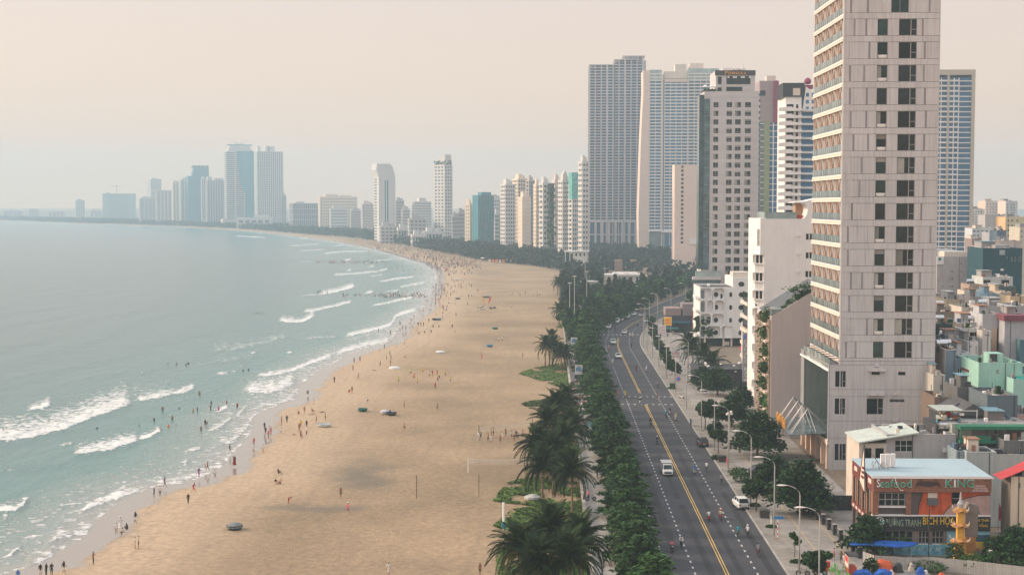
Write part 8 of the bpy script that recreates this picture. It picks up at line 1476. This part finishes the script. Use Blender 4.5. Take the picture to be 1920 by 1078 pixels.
# ------------------------------------------------------------ vehicles
TYRE=M('tyre_black',(.02,.02,.022),rough=.85);CHROME=M('rim_metal',(.40,.40,.42),rough=.35,metal=.8);CARG=glass('car_glass',(.02,.028,.032),rough=.05);HEADL=M('headlight',(.75,.75,.72),rough=.15,spec=.6);TAIL=M('taillight',(.45,.02,.02),rough=.25);PLATE=M('plate_white',(.6,.6,.58))
def wheel_meshes(r_,w):
    q=MB();n=16;prof=[(r_*.62,-w/2),(r_*.95,-w/2),(r_,-w*.3),(r_,w*.3),(r_*.95,w/2),(r_*.62,w/2)];vs=[(x_,r2*math.cos(6.283*k/n),r2*math.sin(6.283*k/n)) for r2,x_ in prof for k in range(n)]
    q.add(vs,[(i*n+k,i*n+(k+1)%n,(i+1)*n+(k+1)%n,(i+1)*n+k) for i in range(5) for k in range(n)],TYRE);ty=q.mesh('tyre',True);q=MB()
    q.add([(s*w*.35,r_*.63*math.cos(6.283*k/n),r_*.63*math.sin(6.283*k/n)) for s in (-1,1) for k in range(n)],[tuple(range(n)),tuple(range(2*n-1,n-1,-1))],CHROME)
    for k in range(5):a=6.283*k/5;q.box(-w*.42,w*.42,-.03,.03,.05,r_*.6,CHROME,Matrix.Rotation(a,4,'X'))
    return ty,q.mesh('rim')
WH_={k:wheel_meshes(*v) for k,v in {'car':(.34,.22),'moto':(.28,.10),'cyc':(.33,.04)}.items()}
def add_wheel(o,kind,loc):
    ty,rm=WH_[kind];w=put('wheel',ty,o,loc);put('rim',rm,w)
def loft(q,st,m,cap=True):                      # st: list of (y, [(x,z)...]) closed rings
    n=len(st[0][1]);vs=[(x,y,z) for y,ring in st for x,z in ring];q.add(vs,[(i*n+(k+1)%n,i*n+k,(i+1)*n+k,(i+1)*n+(k+1)%n) for i in range(len(st)-1) for k in range(n)]+([tuple(range(n)),tuple(range(len(vs)-1,len(vs)-n-1,-1))] if cap else []),m)
def ring(w,z0,z1,b=.1):return [(-w+b,z0),(w-b,z0),(w,z0+b),(w,z1-b*1.3),(w-b*1.3,z1),(-w+b*1.3,z1),(-w,z1-b*1.3),(-w,z0+b)]
CARS={'sedan':(4.5,.88,[(-2.25,.72,.35,.62),(-2.05,.84,.25,.78),(-1.1,.88,.2,.92),(0,.88,.2,.95),(1.3,.88,.2,.96),(2.05,.84,.26,.92),(2.25,.74,.36,.80)],[(-1.15,.74,.92),(-.45,.62,1.42),(.65,.62,1.44),(1.55,.74,.95)]),
 'suv':(4.4,.92,[(-2.2,.74,.4,.8),(-2.0,.88,.28,.98),(-1.0,.92,.24,1.08),(0,.92,.24,1.1),(1.6,.92,.24,1.1),(2.1,.88,.3,1.06),(2.2,.8,.4,.9)],[(-1.1,.80,1.06),(-.5,.70,1.62),(1.5,.70,1.62),(2.05,.80,1.08)]),
 'van':(5.0,.95,[(-2.5,.76,.4,.85),(-2.35,.9,.3,1.1),(-1.6,.95,.26,1.22),(0,.95,.26,1.25),(2.3,.95,.26,1.25),(2.5,.9,.34,1.2)],[(-1.9,.84,1.2),(-1.2,.78,1.98),(2.2,.78,2.0),(2.45,.84,1.24)])}
def car(label,x,y,rz,kind,paint,rough=.25,z=.03,group=None):
    L,W,st,gh=CARS[kind];o=T('car' if kind != 'van' else 'van',label,'car' if kind != 'van' else 'van',(x,y,z),rz,group);pm=M('car_paint_'+'_'.join(str(int(c*100)) for c in paint),paint,rough=rough,var=.03,spec=.6)
    q=MB();loft(q,[(yy,ring(w,z0,z1)) for yy,w,z0,z1 in st],pm);q.put('body',o,smooth=False)
    q=MB();g0,g1,g2,g3=gh;loft(q,[(g0[0],ring(g0[1],g0[2]-.1,g0[2]+.02,.02)),(g1[0],ring(g1[1],g0[2]-.1,g1[2],.06)),(g2[0],ring(g2[1],g3[2]-.1,g2[2],.06)),(g3[0],ring(g3[1],g3[2]-.1,g3[2]+.02,.02))],CARG);q.put('window',o)
    q=MB();loft(q,[(g1[0]+.02,ring(g1[1]-.02,g1[2]-.06,g1[2]+.02,.03)),(g2[0]-.02,ring(g2[1]-.02,g2[2]-.06,g2[2]+.02,.03))],pm)
    for s in (-1,1):
        for (a,c) in ((g0,g1),(g3,g2)):q.tube([(s*(a[1]-.0),a[0],a[2]),(s*(c[1]+.0),c[0],c[2])],.05,4,pm)
        ym=(g1[0]+g2[0])/2;q.tube([(s*(g0[1]+.02),ym,g0[2]),(s*(g1[1]+.02),ym,g1[2])],.045,4,pm)
    q.put('roof',o)
    for sx in (-1,1):
        for sy in (-.62,.60):add_wheel(o,'car',(sx*(W-.1),sy*L/2,.34))
        q=MB();q.box(sx*.62-.2,sx*.62+.2,st[0][0]-.02,st[1][0]-.0,st[0][3]-.14,st[0][3]+.06,HEADL);q.put('headlight',o);q=MB();q.box(sx*.68-.14,sx*.68+.14,st[-1][0]-.12,st[-1][0]+.03,st[-1][3]-.18,st[-1][3]+.02,TAIL);q.put('taillight',o);q=MB();q.box(sx*(W+.02),sx*(W+.16),g0[0]+.35,g0[0]+.5,g0[2]+.02,g0[2]+.18,pm) if sx>0 else q.box(sx*(W+.16),sx*(W+.02),g0[0]+.35,g0[0]+.5,g0[2]+.02,g0[2]+.18,pm);q.put('mirror',o)
    q=MB();q.box(-.5,.5,st[0][0]-.03,st[1][0],.4,.6,DARKM);q.put('grille',o);q=MB();q.box(-.7,.7,st[-1][0]-.05,st[-1][0]+.04,.34,.5,DARKM);q.put('bumper',o);q=MB();q.box(-.26,.26,st[-1][0],st[-1][0]+.035,.62,.74,PLATE);q.box(-.26,.26,st[0][0]-.045,st[0][0],.42,.54,PLATE);q.put('number_plate',o);return o
WP,BK,GR=(.72,.72,.70),(.018,.018,.02),(.22,.23,.25)
def gx(px,py):p=G(px,py);return p.x,p.y
car('white crossover seen from behind, stopped at the right kerb by the round tree',*gx(1389,951),math.pi+.12,'suv',WP);car('black crossover parked at the kerb under the leafy trees',*gx(1317,836),math.pi+.05,'suv',BK);car('white sedan coming towards the camera, nearest of the oncoming cars',*gx(1159,671),0.05,'sedan',WP);car('white pickup like car with dark roof following the nearest oncoming sedan',*gx(1149.5,645),.02,'suv',WP);car('white sedan driving away where the road bends',*gx(1171,626),math.pi-.08,'sedan',WP)
for i,(px,py,k_,lb) in enumerate([(1133,616,'suv','white car parked at the left kerb beside the stone posts'),(1152,606,'van','white van first in the parked row on the bend'),(1159,602,'van','white van second in the parked row on the bend'),(1167,597,'van','white van third in the parked row on the bend'),(1175,592,'suv','pale car at the far end of the parked row on the bend')]):x,y=gx(px,py);car(lb,XL+1.6+road_x(y),y,-.12-.02*i,k_,WP,group='white vehicles parked on the bend')
car('grey crossover parked side on before the cafe terrace',*gx(1322,733),-1.45,'suv',(.13,.14,.16),z=.17);car('dark car in the shade under the huge spreading tree, left',*gx(1420,892),-1.3,'suv',BK,z=.17);car('dark car in the shade under the huge spreading tree, right',*gx(1442,893),-1.3,'suv',(.03,.03,.035),z=.17);car('dark car deep in the shade beside the restaurant yard',*gx(1508,962),-.3,'suv',(.03,.032,.036),z=.17)
x,y=gx(1250,889);o=T('truck','small white truck with grey box body coming towards the camera','truck',(x,y,.03),0.03);pm=M('car_paint_72_72_70',WP,rough=.3);q=MB();loft(q,[(-2.3,ring(.74,.4,.95)),(-2.15,ring(.84,.32,1.15)),(-1.75,ring(.85,.3,1.25)),(-.75,ring(.85,.3,1.25))],pm);q.put('cab',o);q=MB();loft(q,[(-1.95,ring(.78,1.15,1.27,.02)),(-1.45,ring(.70,1.15,1.85,.06)),(-.78,ring(.72,1.15,1.88,.06))],CARG);q.put('windscreen',o);q=MB();loft(q,[(-1.42,ring(.70,1.82,1.9,.03)),(-.75,ring(.74,1.82,1.92,.03))],pm)
for s in (-1,1):q.tube([(s*.78,-1.95,1.25),(s*.70,-1.45,1.85)],.05,4,pm)
q.put('cab_roof',o);q=MB();q.box(-.86,.86,-.65,2.4,.75,2.05,M('truck_box_grey',(.25,.26,.27),rough=.6));q.box(-.9,.9,-.7,2.45,2.05,2.1,GALV);q.put('box_body',o);q=MB();q.box(-.6,.6,-2.34,-2.2,.55,.8,DARKM);q.put('grille',o)
for s in (-1,1):
    q=MB();q.box(s*.62-.16,s*.62+.16,-2.33,-2.2,.72,.92,HEADL);q.put('headlight',o);q=MB();q.box(min(s*.88,s*1.05),max(s*.88,s*1.05),-1.9,-1.8,1.2,1.5,DARKM);q.put('mirror',o)
    for sy in (-1.55,1.4):add_wheel(o,'car',(s*.74,sy,.34))
def moto_parts(paint):
    pm=M('moto_paint_'+paint,CL_[paint],rough=.3,spec=.5);q=MB();loft(q,[(-.62,ring(.10,.5,.85,.03)),(-.45,ring(.17,.35,.95,.04)),(-.2,ring(.15,.26,.5,.04)),(.15,ring(.14,.26,.52,.04)),(.3,ring(.17,.40,.72,.05)),(.85,ring(.11,.55,.78,.04))],pm);q.box(-.07,.07,-.66,-.5,.9,1.02,pm);b_=q.mesh('body');q=MB();loft(q,[(-.05,ring(.12,.70,.78,.03)),(.25,ring(.15,.72,.82,.03)),(.8,ring(.11,.76,.86,.03))],DARKM);s_=q.mesh('saddle');q=MB();q.tube([(-.34,-.42,1.05),(-.1,-.5,1.0),(.1,-.5,1.0),(.34,-.42,1.05)],.025,5,DARKM);q.tube([(-.28,-.48,1.05),(-.34,-.5,1.22)],.015,4,DARKM);q.tube([(.28,-.48,1.05),(.34,-.5,1.22)],.015,4,DARKM);h_=q.mesh('handlebar');q=MB();q.box(-.09,.09,-.69,-.62,.78,.92,HEADL);l_=q.mesh('headlight');q=MB();q.box(-.07,.07,.85,.89,.62,.74,TAIL);t_=q.mesh('taillight');q=MB();q.tube([(-.06,-.52,.9),(-.06,-.66,.28)],.03,5,CHROME);q.tube([(.06,-.52,.9),(.06,-.66,.28)],.03,5,CHROME);f_=q.mesh('fork');return [('body',b_),('saddle',s_),('handlebar',h_),('headlight',l_),('taillight',t_),('fork',f_)]
MPC={}
def moto(label,x,y,rz,paint,group,z=.03):
    if paint not in MPC:MPC[paint]=moto_parts(paint)
    o=T('motorbike',label,'motorbike',(x,y,z),rz,group)
    for n,me in MPC[paint]:put(n,me,o)
    add_wheel(o,'moto',(0,-.66,.28));add_wheel(o,'moto',(0,.6,.28));return o
def cyc_parts():
    fm_=M('cycle_frame',(.05,.05,.06),rough=.4);q=MB()
    for a,c in (((0,-.42,.85),(0,.05,.35)),((0,.05,.35),(0,.18,.92)),((0,-.38,.75),(0,.16,.82)),((0,.18,.8),(0,.52,.33)),((0,.05,.35),(0,.52,.33)),((0,-.42,.95),(0,-.56,.33))):q.tube([a,c],.02,5,fm_)
    f_=q.mesh('frame');q=MB();q.box(-.07,.07,.08,.32,.92,.97,DARKM);s_=q.mesh('saddle');q=MB();q.tube([(-.27,-.52,.98),(0,-.44,.98),(.27,-.52,.98)],.018,5,DARKM);return [('frame',f_),('saddle',s_),('handlebar',q.mesh('handlebar'))]
CYP=cyc_parts()
def cycle(label,x,y,rz,z=.03,group='bicycles ridden on the road'):
    o=T('bicycle',label,'bicycle',(x,y,z),rz,group)
    for n,me in CYP:put(n,me,o)
    add_wheel(o,'cyc',(0,-.56,.33));add_wheel(o,'cyc',(0,.52,.33));return o
AW,TO_=math.pi,0.0
for px,py,rz,paint,tp,hel,wh in [(1260,1034,TO_,'black','pink',None,'left lane at the bottom, coming closer beside a cyclist'),(1329,976,AW,'red','white',None,'left of the two red tail lights, going away'),(1351,973,AW,'red','cream','orange','with an orange helmet, going away'),(1302,889,AW,'white','blue','blue','in blue beside the dashed line, going away'),(1267,789,AW,'white','cream','yellow','in cream below the crosswalk, going away'),(1249,783,AW,'navy','teal','teal','in teal below the crosswalk'),(1256,777,AW,'white','black','black','in black just below the crosswalk'),(1220,798,TO_,'black','black','black','in black coming closer left of the yellow lines'),(1232,832,TO_,'black','navy','white','lower one coming closer left of the yellow lines'),(1200,758,TO_,'white','black','white','crossing the crosswalk towards the camera'),(1212,697,AW,'white','white','white','in white beyond the crosswalk, going away'),(1193,696,AW,'black','darkred','black','dark one beyond the crosswalk, going away'),(1184,653,AW,'black','black','black','dark one near the bend, going away'),(1141,657,TO_,'red','pink','white','in pink near the hedge trees, coming closer'),(1196,613,AW,'black','black','white','dark one high on the bend'),(1141,626,TO_,'white','grey','white','among the small group at the far crosswalk, front'),(1136,622,TO_,'black','navy','black','among the small group at the far crosswalk, left'),(1154,622,TO_,'black','black','black','among the small group at the far crosswalk, right'),(1145,615,TO_,'black','white','white','behind the small group at the far crosswalk'),(1181,633,AW,'white','white','white','in white beside the far white sedan, left'),(1186,634,AW,'white','cream','white','in cream beside the far white sedan, right'),(1172,745,TO_,'yellow','yellow','yellow','in yellow under the trees at the crosswalk'),(1149,683,TO_,'white','white','white','white one by the hedge trees below the sedans'),(1163,602,TO_,'black','grey','black','beside the parked white vans')]:
    x,y=gx(px,py);moto('motorbike, %s, rider in %s, %s'%(paint,tp,wh),x,y,rz,paint,'motorbikes on the road');person(px,py,'ride',tp,'black','motorbike rider in %s, %s'%(tp,wh),rz=rz,group='motorbike riders',loc=(x,y+(.12 if rz == TO_ else-.12),.03),helmet=hel,shin='black')
for px,py,rz,tp,bt,wh in [(1277,1027,TO_,'white','black','pair with a motorbike at the bottom left lane'),(1325,884,AW,'white','black','right of the blue rider'),(1353,908,AW,'grey','black','close to the right kerb by the bushes'),(1384,1007,AW,'teal','grey','left of two cyclists riding abreast'),(1402,1007,AW,'white','green','right of two cyclists riding abreast'),(1422,1043,AW,'grey','darkred','lowest cyclist at the right kerb'),(1295,799,TO_,'blue','brown','in blue at the right kerb below the crosswalk'),(1233,727,AW,'grey','black','in the right lane above the crosswalk')]:
    x,y=gx(px,py);cycle('bicycle of the cyclist in %s, %s'%(tp,wh),x,y,rz);person(px,py,'cycle',tp,bt,'cyclist in %s, %s'%(tp,wh),rz=rz,group='cyclists',loc=(x,y+(-.05 if rz == AW else .05),.03),helmet='white' if wh.startswith('right of two') else None,shin='black')
ppl([(1085.5,680,'walk','red','red','in the middle of the promenade beyond the poster'),(1099.5,673,'walk','red','red','beside the hedge trees on the promenade'),(1076,673,'walk','white','black','left by the parked bikes on the promenade'),(1083,662,'stand','black','black','dark one by the far bollards'),(1102,713,'walk','navy','black','dark one right of the blue poster',K_(shin='black')),(1098,725,'walk','white','black','below the blue poster'),(1101,752,'stand','red','navy','among the parked bikes'),(1111.5,753,'stand','bare','black','right of the parked bikes cluster'),(1100,758,'walk','white','blue','in front of the parked bikes cluster'),(1111,780,'walk','red','grey','alone above the brown poster'),(1112,827,'walk','purple','black','just below the brown poster'),(1103,938,'stand','pink','black','beside a bicycle at the low wall'),(1096,945,'stand','grey','grey','leaning on the low wall'),(1120,897,'stand','grey','black','under the hedge trees in the lower promenade'),(1106,690,'stand','cream','black','in the shade of the hedge trees'),(1130,747,'sit','black','black','seated under the hedge trees by the crosswalk'),(1134,748,'stand','cream','white','by the hedge trees at the crosswalk')],'people on the promenade',z=.14)
p=G(1108,940);cycle('bicycle leaning beside the person at the low wall',p.x,p.y,-1.4,z=.14,group='bicycles standing on the pavements')
ppl([(1233,750,'walk','bare','black','crossing on the crosswalk'),(1158,744,'walk','pink','bare','stepping off under the trees at the crosswalk')],'people on the crosswalk',z=.03)
ppl([(1564,1050,'stand','pink','darkred','left of the group by the food cart'),(1577,1056,'phone','brown','black','by the food cart'),(1583,1062,'stand','white','cream','right of the group by the food cart'),(1252,634,'stand','black','navy','alone on the pavement under the white billboard'),(1262,628,'stand','cream','pink','on the far pavement by the shops'),(1245,642,'walk','white','grey','on the far pavement, left one')],'people on the right pavement',z=.163)
for px,py,lb in ((1505,1081,'parked bicycle at the bottom edge, left'),(1538,1080,'parked bicycle at the bottom edge, right of the lamp')):p=G(px,py);cycle(lb,p.x,p.y,1.4,z=.163,group='bicycles standing on the pavements')
x,y=gx(1278,748);moto('motorbike parked on the pavement beside the crosswalk lamp',x,y,.6,'white','motorbikes parked on the right pavement',z=.163)
for k,(y,n) in enumerate([(415,3),(408,2),(372,3),(367,4),(361,3),(353,4),(340,5),(335,6),(330,6),(326,5),(321,4),(316,3),(300,4),(292,4),(286,3)]):
    for i in range(n):mc_=rnd.choice(['black','black','navy','red','white','grey','blue']);moto('%s motorbike parked in the crowded row along the low wall'%mc_,6.4+i*.78+rnd.uniform(-.15,.15),y+rnd.uniform(-.5,.5),rnd.uniform(-.35,.35)+(math.pi if rnd.random()<.3 else 0),mc_,'motorbikes parked along the low wall',z=.14)
HAZE_COL=(.59,.79,.93,1);HAZE_D=.00024
# ------------------------------------------------------------ the hazy air
HZ=MB();HZM=bpy.data.materials.new('haze_air');HZM.use_nodes=True;t=HZM.node_tree;t.nodes.clear()
pv=N(t,'ShaderNodeVolumePrincipled');pv.inputs['Color'].default_value=HAZE_COL;pv.inputs['Density'].default_value=HAZE_D;pv.inputs['Anisotropy'].default_value=0.2
o=N(t,'ShaderNodeOutputMaterial');t.links.new(pv.outputs[0],o.inputs['Volume'])
HZ.box(-4000,3200,-60,5400,-3.0,232,HZM);HZ.put('haze',kind='stuff')
